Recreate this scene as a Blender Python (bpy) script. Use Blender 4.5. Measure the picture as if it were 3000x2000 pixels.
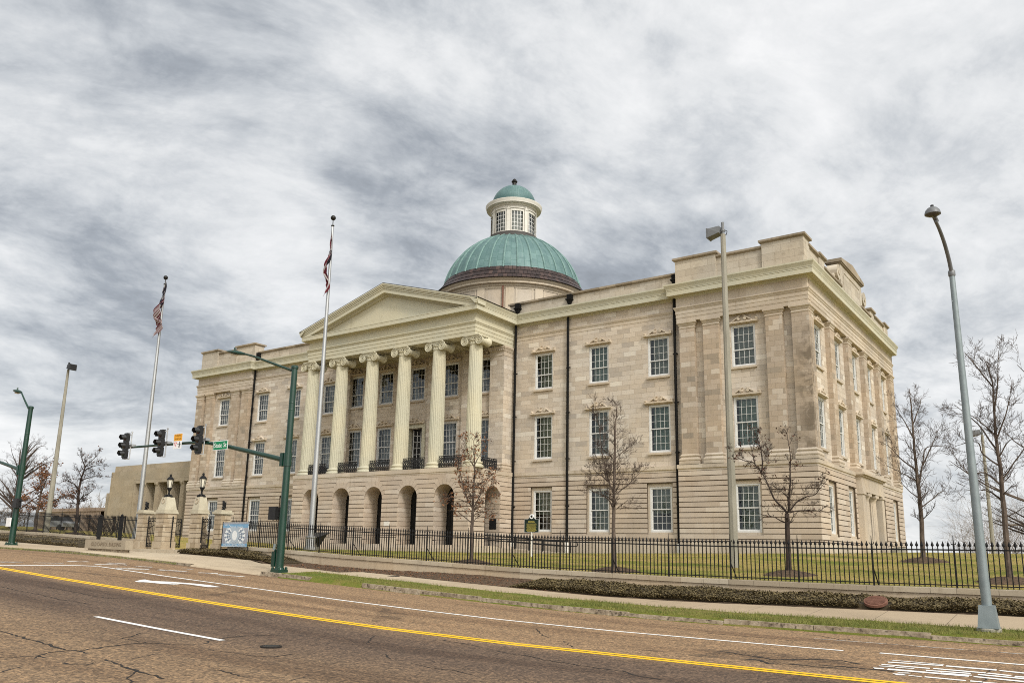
import bpy, math, random
from mathutils import Vector, Matrix
import bisect
R = math.radians
for o in list(bpy.data.objects): bpy.data.objects.remove(o)
SC = bpy.context.scene
COL = SC.collection
pi = math.pi

# ------------------------------------------------------------------ camera
YAW, PITCH, ROLL = 0.618455665, 0.21072395, 0.0207982573
_f = Vector((-math.sin(YAW)*math.cos(PITCH), math.cos(YAW)*math.cos(PITCH), math.sin(PITCH)))
_r = Vector((math.cos(YAW), math.sin(YAW), 0)); _u = _r.cross(_f)
_rr = _r*math.cos(ROLL)+_u*math.sin(ROLL); _uu = -_r*math.sin(ROLL)+_u*math.cos(ROLL)
cd = bpy.data.cameras.new('camera'); cam = bpy.data.objects.new('camera', cd); COL.objects.link(cam)
cam.matrix_world = Matrix(((_rr.x,_uu.x,-_f.x,0),(_rr.y,_uu.y,-_f.y,0),(_rr.z,_uu.z,-_f.z,1.6),(0,0,0,1)))
cd.sensor_width = 36; cd.lens = 36*2415.6/3000; cd.shift_y = 103.39/3000
cd.clip_start = .1; cd.clip_end = 4000
SC.camera = cam
try:
    SC.cycles.use_denoising = False; SC.cycles.pixel_filter_type = 'BLACKMAN_HARRIS'; SC.cycles.filter_width = 1.0; SC.cycles.max_bounces = 8
except Exception: pass

# ------------------------------------------------------------------ light, sky
SC.view_settings.view_transform = 'Standard'; SC.view_settings.look = 'None'
SC.view_settings.exposure = EXPOSURE = 0.5; SC.view_settings.gamma = 1
SUN_DIR = Vector((.74, -.40, .70)).normalized()      # towards the sun
sd = bpy.data.lights.new('sun', 'SUN'); sd.energy = 1.5; sd.angle = R(10); sd.color = (1, .95, .88)
so = bpy.data.objects.new('sun', sd); COL.objects.link(so)
so.rotation_euler = (-SUN_DIR).to_track_quat('-Z', 'Y').to_euler()

class NT:
    """small helper to write node trees"""
    def __init__(s, tree): s.t = tree; s.n = tree.nodes; s.l = tree.links
    def node(s, typ, ins=None, **kw):
        n = s.n.new(typ)
        for k, v in kw.items(): setattr(n, k, v)
        if ins:
            for k, v in ins.items():
                if isinstance(v, bpy.types.NodeSocket): s.l.new(v, n.inputs[k])
                else: n.inputs[k].default_value = v
        return n
    def math(s, op, a, b=None, c=None, clamp=False):
        n = s.n.new('ShaderNodeMath'); n.operation = op; n.use_clamp = clamp
        for i, v in enumerate((a, b, c)):
            if v is None: continue
            if isinstance(v, bpy.types.NodeSocket): s.l.new(v, n.inputs[i])
            else: n.inputs[i].default_value = v
        return n.outputs[0]
    def vmath(s, op, a, b=None):
        n = s.n.new('ShaderNodeVectorMath'); n.operation = op
        for i, v in enumerate((a, b)):
            if v is None: continue
            if isinstance(v, bpy.types.NodeSocket): s.l.new(v, n.inputs[i])
            else: n.inputs[i].default_value = v
        return n.outputs['Value'] if op in ('DOT_PRODUCT', 'LENGTH') else n.outputs[0]
    def mix(s, f, a, b, typ='MIX'):
        n = s.n.new('ShaderNodeMix'); n.data_type = 'RGBA'; n.blend_type = typ
        for k, v in ((0, f), (6, a), (7, b)):
            if isinstance(v, bpy.types.NodeSocket): s.l.new(v, n.inputs[k])
            else: n.inputs[k].default_value = v if k == 0 else (tuple(v)+(1,) if len(v) == 3 else v)
        return n.outputs[2]
    def noise(s, vec, scale, detail=4, rough=.55, dist=0.0):
        n = s.n.new('ShaderNodeTexNoise'); s.l.new(vec, n.inputs['Vector'])
        n.inputs['Scale'].default_value = scale; n.inputs['Detail'].default_value = detail
        n.inputs['Roughness'].default_value = rough; n.inputs['Distortion'].default_value = dist
        return n.outputs['Fac']
    def ramp(s, fac, stops, interp='LINEAR'):
        n = s.n.new('ShaderNodeValToRGB'); s.l.new(fac, n.inputs[0]); e = n.color_ramp.elements
        n.color_ramp.interpolation = interp
        while len(e) < len(stops): e.new(.5)
        for i, (p, c) in enumerate(stops):
            e[i].position = p; e[i].color = tuple(c)+(1,) if len(c) == 3 else c
        return n.outputs[0]
    def maprange(s, v, a, b, c=0, d=1, smooth=True):
        n = s.n.new('ShaderNodeMapRange'); n.interpolation_type = 'SMOOTHSTEP' if smooth else 'LINEAR'
        s.l.new(v, n.inputs[0])
        for i, x in enumerate((a, b, c, d)): n.inputs[i+1].default_value = x
        return n.outputs[0]
    def combine(s, x, y, z):
        n = s.n.new('ShaderNodeCombineXYZ')
        for i, v in enumerate((x, y, z)):
            if isinstance(v, bpy.types.NodeSocket): s.l.new(v, n.inputs[i])
            else: n.inputs[i].default_value = v
        return n.outputs[0]

W = bpy.data.worlds.new('World'); SC.world = W; W.use_nodes = True
t = NT(W.node_tree); W.node_tree.nodes.clear()
tc = t.node('ShaderNodeTexCoord'); D = tc.outputs['Generated']
sx = t.node('ShaderNodeSeparateXYZ', {0: D})
zz = t.math('ADD', t.math('MAXIMUM', sx.outputs[2], 0.0), .34)
uu = t.math('DIVIDE', sx.outputs[0], zz); vv = t.math('DIVIDE', sx.outputs[1], zz)
# cloud-deck axes: along the wind (a) and across it (b)
WA = R(62)
ca, cb = math.cos(WA), math.sin(WA)
a_ = t.math('ADD', t.math('MULTIPLY', uu, ca), t.math('MULTIPLY', vv, cb))
b_ = t.math('SUBTRACT', t.math('MULTIPLY', vv, ca), t.math('MULTIPLY', uu, cb))
P1 = t.vmath('MULTIPLY', t.combine(t.math('MULTIPLY', a_, .9), b_, 3.1), (1.45, 1.45, 1))
warp = t.node('ShaderNodeTexNoise', {'Vector': P1, 'Scale': .9, 'Detail': 2.0})
P2 = t.vmath('ADD', P1, t.vmath('MULTIPLY', t.vmath('SUBTRACT', warp.outputs['Color'], (.5, .5, .5)), (.42, .42, 0)))
n1 = t.noise(P2, .95, 3, .5)
n2 = t.noise(t.vmath('ADD', P2, (7.3, 2.2, 0)), 2.9, 7, .58, .18)
n3 = t.noise(t.vmath('MULTIPLY', P2, (.9, 1.5, 1)), 6.5, 7, .62, .25)
n4 = t.math('MULTIPLY', t.math('ABSOLUTE', t.math('SUBTRACT', t.noise(t.vmath('ADD', P2, (3.1, 8.7, 0)), 2.2, 6, .6, .15), .5)), 2.0)
n5 = t.math('MULTIPLY', t.math('ABSOLUTE', t.math('SUBTRACT', t.noise(t.vmath('ADD', P2, (1.7, 4.2, 0)), 6.5, 6, .65, .2), .5)), 2.0)
val = t.math('ADD', t.math('MULTIPLY', n1, .50), t.math('ADD', t.math('MULTIPLY', n2, .48), t.math('MULTIPLY', n3, .20)))
val = t.math('ADD', val, t.math('ADD', t.math('MULTIPLY', n4, .22), t.math('MULTIPLY', n5, .14)))
def skydir(px, py):
    d = _rr*((px-1500)/2415.6) + _uu*(-(py-1103.39)/2415.6) + _f
    return d.normalized()
# broad thin and thick parts of this deck (fixed places in the sky)
BLOBS = [((2450, 150), 13, .045), ((1560, 420), 6, .07), ((2250, 560), 8, .05), ((800, 250), 9, .08), ((350, 400), 9, -.08), ((250, 620), 8, -.08),
         ((900, 480), 9, -.015), ((1850, 420), 7, -.09), ((1250, 560), 6, -.05), ((2700, 950), 8, -.07), ((2850, 1300), 12, .12),
         ((150, 1000), 13, .10), ((600, 850), 8, .04), ((500, 1250), 9, -.10), ((1250, 120), 9, -.03), ((100, 150), 10, -.05), ((1650, 130), 8, .04)]
for (px, py), rad, amp in BLOBS:
    dd = t.vmath('DOT_PRODUCT', D, tuple(skydir(px, py)))
    val = t.math('ADD', val, t.math('MULTIPLY', t.maprange(dd, math.cos(R(rad*1.7)), 1.0), amp))
cloud = t.ramp(t.maprange(val, .40, .80, 0, 1, False), [(0, (.195, .211, .232)), (.24, (.285, .308, .338)), (.48, (.445, .465, .486)), (.70, (.585, .596, .604)), (1, (.70, .702, .703))])
# sky brightness added around the sun, behind the camera, to light the facade
glow = t.vmath('DOT_PRODUCT', D, tuple(SUN_DIR))
gl = t.maprange(glow, .52, 1.0, 0, 1)
cloud = t.mix(1.0, cloud, t.mix(gl, (1, 1, 1), (4.2, 4.0, 3.6)), 'MULTIPLY')
sky = t.node('ShaderNodeTexSky'); sky.sky_type = 'NISHITA'; sky.sun_disc = False
sky.sun_elevation = math.asin(SUN_DIR.z); sky.sun_rotation = math.atan2(SUN_DIR.x, SUN_DIR.y)
blue = t.mix(1.0, sky.outputs[0], (.07, .07, .07), 'MULTIPLY')
full = t.mix(.93, blue, cloud)
low = t.maprange(sx.outputs[2], -.06, .0)
full = t.mix(low, (.16, .15, .13), full)
bg = t.node('ShaderNodeBackground', {'Color': full, 'Strength': 1.0})
ow = t.node('ShaderNodeOutputWorld'); t.l.new(bg.outputs[0], ow.inputs[0])

# ------------------------------------------------------------------ object helpers
def tag(o, label=None, cat=None, group=None, kind=None):
    if label: o['label'] = label
    if cat: o['category'] = cat
    if group: o['group'] = group
    if kind: o['kind'] = kind
    return o
def empty(name, loc=(0, 0, 0), rz=0, label=None, cat=None, group=None):
    o = bpy.data.objects.new(name, None); COL.objects.link(o); o.location = loc; o.rotation_euler = (0, 0, rz)
    o.empty_display_size = .2
    return tag(o, label, cat, group)
class MB:
    """collects faces, then becomes ONE mesh object"""
    def __init__(s): s.v = []; s.f = []; s.m = []; s.mi = 0
    def poly(s, pts):
        i = len(s.v); s.v.extend([tuple(p) for p in pts]); s.f.append(tuple(range(i, i+len(pts)))); s.m.append(s.mi)
    def box(s, x0, x1, y0, y1, z0, z1, bottom=True):
        i = len(s.v)
        s.v += [(x0,y0,z0),(x1,y0,z0),(x1,y1,z0),(x0,y1,z0),(x0,y0,z1),(x1,y0,z1),(x1,y1,z1),(x0,y1,z1)]
        fs = [(4,5,6,7),(0,1,5,4),(1,2,6,5),(2,3,7,6),(3,0,4,7)]
        if bottom: fs.append((3,2,1,0))
        for f in fs: s.f.append(tuple(i+k for k in f)); s.m.append(s.mi)
    def hull8(s, c):
        i = len(s.v); s.v += [tuple(p) for p in c]
        for f in [(4,5,6,7),(0,1,5,4),(1,2,6,5),(2,3,7,6),(3,0,4,7),(3,2,1,0)]: s.f.append(tuple(i+k for k in f)); s.m.append(s.mi)
    def tube(s, pts, rad, n=8, cap=True, phase=0.0):
        """tube along points; rad is one radius or one per point"""
        pts = [Vector(p) for p in pts]; m = len(pts)
        if not hasattr(rad, '__len__'): rad = [rad]*m
        base = len(s.v); ref = None
        for k in range(m):
            d = (pts[min(k+1, m-1)]-pts[max(k-1, 0)])
            if d.length < 1e-9: d = Vector((0, 0, 1))
            d.normalize()
            if ref is None: ref = Vector((1, 0, 0)) if abs(d.x) < .9 else Vector((0, 1, 0))
            a = (ref-d*ref.dot(d)); a.normalize(); b = d.cross(a); ref = a
            for j in range(n):
                an = 2*pi*j/n+phase; p = pts[k]+(a*math.cos(an)+b*math.sin(an))*rad[k]; s.v.append((p.x, p.y, p.z))
        for k in range(m-1):
            for j in range(n):
                s.f.append((base+k*n+j, base+k*n+(j+1) % n, base+(k+1)*n+(j+1) % n, base+(k+1)*n+j)); s.m.append(s.mi)
        if cap:
            s.f.append(tuple(base+j for j in reversed(range(n)))); s.m.append(s.mi)
            s.f.append(tuple(base+(m-1)*n+j for j in range(n))); s.m.append(s.mi)
    def lathe(s, prof, c=(0, 0, 0), n=24, a0=0.0, a1=2*pi, cap=True, flute=None):
        """prof: (radius, z) pairs from bottom to top"""
        full_ = abs(a1-a0-2*pi) < 1e-6; base = len(s.v); cols = n if full_ else n+1
        for (r, z) in prof:
            for j in range(cols):
                an = a0+(a1-a0)*j/n
                rr = r*(flute(an) if flute else 1)
                s.v.append((c[0]+rr*math.cos(an), c[1]+rr*math.sin(an), c[2]+z))
        for k in range(len(prof)-1):
            for j in range(n):
                j2 = (j+1) % cols
                s.f.append((base+k*cols+j, base+k*cols+j2, base+(k+1)*cols+j2, base+(k+1)*cols+j)); s.m.append(s.mi)
        if cap and full_:
            if prof[0][0] > 1e-4: s.f.append(tuple(base+j for j in reversed(range(n)))); s.m.append(s.mi)
            if prof[-1][0] > 1e-4: s.f.append(tuple(base+(len(prof)-1)*cols+j for j in range(n))); s.m.append(s.mi)
    def prism(s, poly, fr, d0, d1, back=False):
        """extrude a 2-D polygon (u,z) between depths d0 (back) and d1 (front) of frame fr"""
        n = len(poly); i = len(s.v)
        for d in (d1, d0): s.v += [fr(u, z, d) for u, z in poly]
        s.f.append(tuple(i+k for k in range(n))); s.m.append(s.mi)
        for k in range(n): s.f.append((i+k, i+n+k, i+n+(k+1) % n, i+(k+1) % n)); s.m.append(s.mi)
        if back: s.f.append(tuple(i+n+k for k in reversed(range(n)))); s.m.append(s.mi)
    def sweep(s, prof, path, closed=False):
        """prof: (outward offset, z); path: (x,y) corners, outward = left of travel; mitred"""
        m = len(path); rows = []
        for k in range(m):
            def nrm(a, b):
                d = Vector((b[0]-a[0], b[1]-a[1])); d.normalize(); return Vector((-d.y, d.x))
            n0 = nrm(path[k-1], path[k]) if (k > 0 or closed) else None
            n1 = nrm(path[k], path[(k+1) % m]) if (k < m-1 or closed) else None
            if n0 is None: o = n1
            elif n1 is None: o = n0
            else: o = (n0+n1)/max(1e-6, 1+n0.dot(n1))
            rows.append([(path[k][0]+o.x*p, path[k][1]+o.y*p, z) for p, z in prof])
        base = len(s.v); L = len(prof)
        for r in rows: s.v += r
        for k in range(m-1 if not closed else m):
            k2 = (k+1) % m
            for j in range(L-1):
                s.f.append((base+k*L+j, base+k2*L+j, base+k2*L+j+1, base+k*L+j+1)); s.m.append(s.mi)
        if not closed:
            s.f.append(tuple(base+j for j in range(L))); s.m.append(s.mi)
            s.f.append(tuple(base+(m-1)*L+j for j in reversed(range(L)))); s.m.append(s.mi)
    def mesh(s, name, mats, smooth=False, angle=None):
        me = bpy.data.meshes.new(name); me.from_pydata(s.v, [], s.f)
        if not isinstance(mats, (list, tuple)): mats = [mats]
        for x in mats: me.materials.append(x)
        me.polygons.foreach_set('material_index', s.m)
        if smooth: me.polygons.foreach_set('use_smooth', [True]*len(s.f))
        me.update()
        if smooth and angle:
            try: me.set_sharp_from_angle(angle=angle)
            except Exception: pass
        return me
    def build(s, name, mats, parent=None, smooth=False, loc=None, rz=None, angle=R(40)):
        o = bpy.data.objects.new(name, s.mesh(name, mats, smooth, angle)); COL.objects.link(o)
        if parent is not None: o.parent = parent
        if loc: o.location = loc
        if rz: o.rotation_euler = (0, 0, rz)
        return o
def inst(name, me, parent=None, loc=(0, 0, 0), rz=0):
    o = bpy.data.objects.new(name, me); COL.objects.link(o); o.location = loc; o.rotation_euler = (0, 0, rz)
    if parent is not None: o.parent = parent
    return o
def copy_tree(o, parent=None):
    c = o.copy(); COL.objects.link(c)
    if parent is not None: c.parent = parent
    for ch in o.children: copy_tree(ch, c)
    return c
def text_mesh(name, s, size, mat, depth=.004, align='CENTER', shear=0.0, space=1.0, bold=0.0):
    cu = bpy.data.curves.new(name, 'FONT'); cu.body = s; cu.size = size; cu.extrude = depth; cu.align_x = align; cu.align_y = 'CENTER'
    cu.shear = shear; cu.offset = bold; cu.space_character = space; cu.resolution_u = 3
    to = bpy.data.objects.new(name, cu); COL.objects.link(to)
    dg = bpy.context.evaluated_depsgraph_get()
    me = bpy.data.meshes.new_from_object(to.evaluated_get(dg)); me.name = name
    me.materials.clear(); me.materials.append(mat)
    bpy.data.objects.remove(to); bpy.data.curves.remove(cu)
    return me
def text_obj(name, s, size, mat, parent, loc, width=None, depth=.004, rz=0, shear=0.0, bold=0.0):
    """upright text facing -Y in its parent's space"""
    me = text_mesh(name, s, size, mat, depth, shear=shear, bold=bold)
    xs = [v.co.x for v in me.vertices]; w = max(xs)-min(xs); k = (width/w) if width else 1
    for v in me.vertices: v.co = Vector((v.co.x*k, -v.co.z, v.co.y))
    me.update(); o = inst(name, me, parent, loc, rz); return o
# ------------------------------------------------------------------ materials
def newmat(name):
    m = bpy.data.materials.new(name); m.use_nodes = True; m.node_tree.nodes.clear(); t = NT(m.node_tree)
    out = t.node('ShaderNodeOutputMaterial'); b = t.node('ShaderNodeBsdfPrincipled'); t.l.new(b.outputs[0], out.inputs[0])
    return m, t, b
def setb(t, b, col=None, rough=None, metal=None, spec=None, h=None, bump=.3, dist=.02):
    for k, v in (('Base Color', col), ('Roughness', rough), ('Metallic', metal), ('Specular IOR Level', spec)):
        if v is None: continue
        if isinstance(v, bpy.types.NodeSocket): t.l.new(v, b.inputs[k])
        else: b.inputs[k].default_value = (tuple(v)+(1,) if hasattr(v, '__len__') and len(v) == 3 else v)
    if h is not None:
        n = t.node('ShaderNodeBump', {'Height': h, 'Strength': bump, 'Distance': dist}); t.l.new(n.outputs[0], b.inputs['Normal'])
def M_noise(name, c1, c2, scale=4.0, rough=.7, metal=0.0, bump=.15, fine=40.0, spec=.3, stretch=(1, 1, 1), local=False):
    m, t, b = newmat(name)
    v = t.node('ShaderNodeTexCoord').outputs['Object'] if local else t.node('ShaderNodeNewGeometry').outputs['Position']
    v = t.vmath('MULTIPLY', v, stretch)
    a = t.noise(v, scale, 5); f = t.noise(v, fine, 3)
    fac = t.math('ADD', t.math('MULTIPLY', a, .7), t.math('MULTIPLY', f, .3))
    setb(t, b, t.ramp(fac, [(.32, c1), (.68, c2)]), rough, metal, spec, f, bump, .01)
    return m
def M_stone(name, ramp, bw=.86, rh=.305, z0=6.87, mortar=True, soot=False, grime=.5, warm=None):
    """coursed ashlar: every block its own tint, fine joints, rain streaks and mottling"""
    m, t, b = newmat(name)
    g = t.node('ShaderNodeNewGeometry'); p = t.node('ShaderNodeSeparateXYZ', {0: g.outputs['Position']})
    n = t.node('ShaderNodeSeparateXYZ', {0: g.outputs['True Normal']})
    side = t.math('GREATER_THAN', t.math('ABSOLUTE', n.outputs[0]), .6)
    u = t.math('ADD', t.math('MULTIPLY', p.outputs[0], t.math('SUBTRACT', 1, side)), t.math('MULTIPLY', t.math('ADD', p.outputs[1], .4), side))
    zr = t.math('DIVIDE', t.math('SUBTRACT', p.outputs[2], z0), rh); row = t.math('FLOOR', zr); fz = t.math('SUBTRACT', zr, row)
    rn = t.node('ShaderNodeTexWhiteNoise', noise_dimensions='1D'); t.l.new(row, rn.inputs['W'])
    uo = t.math('ADD', t.math('DIVIDE', u, bw), t.math('ADD', t.math('MULTIPLY', t.math('MODULO', row, 2.0), .5), t.math('MULTIPLY', rn.outputs['Value'], .25)))
    col = t.math('FLOOR', uo); fu = t.math('SUBTRACT', uo, col)
    wn = t.node('ShaderNodeTexWhiteNoise', {'Vector': t.combine(col, row, side)}, noise_dimensions='3D')
    c = t.ramp(wn.outputs['Value'], ramp)
    pos = g.outputs['Position']
    big = t.noise(pos, .35, 4); mid = t.noise(pos, 2.2, 6, .65); fine = t.noise(pos, 38, 3, .7)
    strk = t.noise(t.vmath('MULTIPLY', pos, (2.6, 2.6, .22)), 1.6, 5, .6)
    c = t.mix(t.maprange(big, .38, .68), c, t.mix(1.0, c, (1.10, 1.06, 1.0), 'MULTIPLY'))
    c = t.mix(t.math('MULTIPLY', t.maprange(mid, .5, .78), .35*grime*2), c, t.mix(1.0, c, (.62, .585, .545), 'MULTIPLY'))
    c = t.mix(t.math('MULTIPLY', t.maprange(strk, .55, .8), .5*grime*2), c, t.mix(1.0, c, (.66, .63, .58), 'MULTIPLY'))
    c = t.mix(.35, c, t.mix(1.0, c, t.ramp(fine, [(.3, (.78, .78, .78)), (.7, (1.18, 1.18, 1.18))]), 'MULTIPLY'))
    h = fine
    if mortar:
        eu = t.math('MINIMUM', fu, t.math('SUBTRACT', 1, fu)); ez = t.math('MINIMUM', fz, t.math('SUBTRACT', 1, fz))
        j = t.math('MINIMUM', t.math('MULTIPLY', eu, bw), t.math('MULTIPLY', ez, rh))
        jm = t.maprange(j, .004, .012, 1, 0)
        c = t.mix(t.math('MULTIPLY', jm, .62), c, (.20, .16, .115)); h = t.math('SUBTRACT', t.math('MULTIPLY', fine, .3), jm)
    if soot:
        mk = t.math('MULTIPLY', t.maprange(p.outputs[0], -13.4, -12.3), t.maprange(p.outputs[2], 4.5, 8.5))
        mk = t.math('MULTIPLY', mk, t.maprange(p.outputs[2], 15.2, 13.0))
        mk = t.math('MULTIPLY', mk, t.maprange(p.outputs[1], 46.0, 45.4))
        sn = t.noise(pos, 1.15, 7, .68, .6)
        c = t.mix(t.math('MULTIPLY', mk, t.maprange(sn, .40, .60, .15, .82)), c, (.135, .105, .075))
    setb(t, b, c, .82, 0, .25, h, .35, .012)
    return m
TAN = [(0, (.375, .332, .285)), (.09, (.425, .37, .31)), (.16, (.455, .392, .32)), (.55, (.49, .428, .358)), (.86, (.525, .468, .40)), (1, (.60, .552, .482))]
PIL = [(0, (.27, .23, .185)), (.12, (.345, .28, .212)), (.6, (.38, .31, .24)), (.86, (.42, .35, .28)), (1, (.50, .445, .375))]
BASE = [(0, (.395, .327, .263)), (.3, (.43, .36, .292)), (.75, (.455, .385, .316)), (1, (.51, .445, .375))]
m_ash = M_stone('ashlar_limestone', TAN)
m_pil = M_stone('pilaster_limestone', PIL, bw=.62, soot=True)
m_base = M_stone('rusticated_limestone', BASE, bw=1.5, rh=.298, z0=6.49, mortar=False, grime=.45, soot=False)
m_trim = M_stone('trim_limestone', [(0, (.40, .34, .272)), (.5, (.45, .388, .312)), (1, (.50, .438, .362))], bw=1.6, rh=3, mortar=False, grime=.7)
m_copd = M_stone('weathered_coping', [(0, (.20, .165, .12)), (.5, (.27, .225, .17)), (1, (.33, .28, .215))], bw=1.2, rh=9, z0=-5, mortar=False, grime=1.0)
m_par = M_stone('parapet_limestone', [(0, (.38, .335, .272)), (.5, (.43, .383, .315)), (1, (.48, .435, .366))], bw=1.1, rh=.42, z0=17.95, grime=.95)
m_groove = M_noise('joint_shadow_stone', (.075, .052, .033), (.11, .078, .05), 3, .9)
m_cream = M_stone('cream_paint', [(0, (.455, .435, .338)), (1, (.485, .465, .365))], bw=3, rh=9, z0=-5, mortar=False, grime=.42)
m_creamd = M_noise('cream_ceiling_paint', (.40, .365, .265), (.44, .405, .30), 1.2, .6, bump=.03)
m_white = M_noise('white_window_paint', (.58, .575, .555), (.65, .645, .63), 3, .45, bump=.03)
m_lant = M_noise('weathered_white_paint', (.58, .55, .49), (.68, .66, .61), 1.8, .6, bump=.06)
m_black = M_noise('black_iron_paint', (.010, .010, .011), (.02, .02, .02), 6, .55, bump=.1, spec=.12)
m_blackdoor = M_noise('black_metal_door', (.006, .006, .006), (.012, .011, .010), 3, .5, bump=.05)
m_pipe = M_noise('black_downpipe', (.006, .006, .006), (.014, .013, .012), 5, .6, spec=.08)
m_green = M_noise('green_pole_paint', (.0015, .024, .014), (.003, .038, .022), 2.5, .32, bump=.05, spec=.6)
m_galv = M_noise('galvanised_grey', (.19, .225, .235), (.26, .30, .31), 3.5, .5, .35, .1)
m_alu = M_noise('brushed_aluminium', (.34, .345, .35), (.46, .465, .465), 2.5, .36, .7, .06, stretch=(1, 1, .3))
m_conc = M_noise('concrete_pole', (.21, .195, .155), (.33, .31, .255), 2.5, .85, bump=.3, stretch=(1, 1, .35))
m_lampgrey = M_noise('lamp_housing_grey', (.13, .135, .14), (.19, .195, .20), 4, .45, .2)
m_dark = M_noise('dark_housing', (.012, .012, .013), (.022, .022, .022), 4, .42)
m_vis = M_noise('visor_black', (.010, .010, .011), (.018, .018, .018), 6, .3, spec=.7)
m_signback = M_noise('sign_aluminium', (.5, .5, .5), (.6, .6, .6), 4, .45, .4)
m_wht = M_noise('white_enamel', (.76, .76, .76), (.84, .84, .84), 4, .4, bump=.02)
m_sgreen = M_noise('street_sign_green', (.004, .19, .075), (.006, .22, .09), 3, .4, bump=.01)
m_sorange = M_noise('sign_orange', (.72, .33, .02), (.80, .38, .03), 3, .4, bump=.01)
m_sred = M_noise('sign_red', (.55, .03, .03), (.6, .04, .04), 3, .4, bump=.01)
m_soil = M_noise('brown_mulch', (.035, .022, .014), (.13, .085, .05), 9, .95, bump=.9, fine=28)
m_walk = None
def M_copper(name, dark):
    m, t, b = newmat(name); o = t.node('ShaderNodeTexCoord').outputs['Object']
    s = t.node('ShaderNodeSeparateXYZ', {0: o}); an = t.math('ARCTAN2', s.outputs[1], s.outputs[0])
    a = t.math('MULTIPLY', an, 64/(2*pi)); ai = t.math('FLOOR', a); af = t.math('SUBTRACT', a, ai)
    r = t.math('ADD', t.math('MULTIPLY', s.outputs[2], 1.55), t.math('MULTIPLY', t.math('MODULO', ai, 2.0), .37)); ri = t.math('FLOOR', r); rf = t.math('SUBTRACT', r, ri)
    wn = t.node('ShaderNodeTexWhiteNoise', {'Vector': t.combine(ai, ri, 1.0)})
    j = t.math('MINIMUM', t.math('MULTIPLY', t.math('MINIMUM', af, t.math('SUBTRACT', 1, af)), .5), t.math('MULTIPLY', t.math('MINIMUM', rf, t.math('SUBTRACT', 1, rf)), .6))
    c = t.ramp(wn.outputs['Value'], [(0, (.088, .160, .157)), (.5, (.108, .19, .185)), (1, (.135, .226, .218))])
    big = t.noise(o, .8, 6, .65); c = t.mix(t.maprange(big, .42, .7), c, (.075, .14, .145))
    st = t.noise(t.combine(t.math('MULTIPLY', an, 9), t.math('MULTIPLY', s.outputs[2], .25), 0.0), 2.0, 5); c = t.mix(t.math('MULTIPLY', t.maprange(st, .5, .75), .5), c, (.19, .27, .25))
    if dark:
        w = t.math('ADD', s.outputs[2], t.math('MULTIPLY', t.math('SUBTRACT', big, .5), .9)); c = t.mix(t.math('MULTIPLY', t.maprange(w, .75, .1), .85), c, (.05, .105, .105))
    c = t.mix(t.maprange(j, .012, .03, .55, 0), c, (.06, .14, .125))
    setb(t, b, c, .55, .15, .4, t.maprange(j, .0, .03), .5, .02); return m
m_cop = M_copper('green_copper', False); m_cop2 = M_copper('green_copper_stained', True)
m_rib = M_noise('copper_rib', (.085, .16, .152), (.18, .28, .26), 3, .55, .1)
def M_shingle():
    m, t, b = newmat('brown_copper_shingles'); o = t.node('ShaderNodeTexCoord').outputs['Object']
    s = t.node('ShaderNodeSeparateXYZ', {0: o}); an = t.math('ARCTAN2', s.outputs[1], s.outputs[0])
    zr = t.math('DIVIDE', s.outputs[2], .42); zi = t.math('FLOOR', zr); zf = t.math('SUBTRACT', zr, zi)
    a = t.math('ADD', t.math('MULTIPLY', an, 112/(2*pi)), t.math('MULTIPLY', t.math('MODULO', zi, 2.0), .5)); ai = t.math('FLOOR', a); af = t.math('SUBTRACT', a, ai)
    wn = t.node('ShaderNodeTexWhiteNoise', {'Vector': t.combine(ai, zi, 0.0)})
    j = t.math('MINIMUM', t.math('MULTIPLY', t.math('MINIMUM', af, t.math('SUBTRACT', 1, af)), .38), t.math('MULTIPLY', t.math('MINIMUM', zf, t.math('SUBTRACT', 1, zf)), .42))
    c = t.ramp(wn.outputs['Value'], [(0, (.028, .018, .017)), (.6, (.05, .031, .028)), (1, (.085, .052, .043))])
    c = t.mix(t.maprange(j, .015, .03, .8, 0), c, (.008, .006, .006)); setb(t, b, c, .5, .3, .4, t.maprange(j, 0, .03), .6, .03); return m
m_shin = M_shingle()
def M_glass():
    m, t, b = newmat('window_glass'); m.node_tree.nodes.remove(b); out = [n for n in t.n if n.type == 'OUTPUT_MATERIAL'][0]
    tr = t.node('ShaderNodeBsdfTransparent', {'Color': (.82, .87, .85, 1)}); gl = t.node('ShaderNodeBsdfGlossy', {'Roughness': .03, 'Color': (.95, 1, 1, 1)})
    pos = t.node('ShaderNodeNewGeometry').outputs['Position']
    bp = t.node('ShaderNodeBump', {'Height': t.noise(pos, 2.2, 2), 'Strength': .12, 'Distance': .05}); t.l.new(bp.outputs[0], gl.inputs['Normal'])
    fr = t.node('ShaderNodeFresnel', {'IOR': 1.5}); f = t.math('ADD', t.math('MULTIPLY', fr.outputs[0], .9), .035, clamp=True)
    mx = t.node('ShaderNodeMixShader', {0: f, 1: tr.outputs[0], 2: gl.outputs[0]}); t.l.new(mx.outputs[0], out.inputs[0]); return m
m_glass = M_glass()
def M_blind(name, c1, c2, slat=.05, fold=True):
    m, t, b = newmat(name); o = t.node('ShaderNodeTexCoord').outputs['Object']; s = t.node('ShaderNodeSeparateXYZ', {0: o})
    pos = t.node('ShaderNodeNewGeometry').outputs['Position']
    f = t.noise(t.vmath('MULTIPLY', pos, (9, 9, .15)), 1.0, 3) if fold else t.math('FRACT', t.math('DIVIDE', s.outputs[2], slat))
    setb(t, b, t.ramp(f, [(.25, c1), (.75, c2)]), .8, 0, .2, f, .5, .03); return m
m_sheer = M_blind('grey_sheer_curtain', (.17, .17, .18), (.42, .42, .43))
m_slat = M_blind('slatted_blind', (.13, .15, .125), (.32, .345, .295), .05, False)
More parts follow.
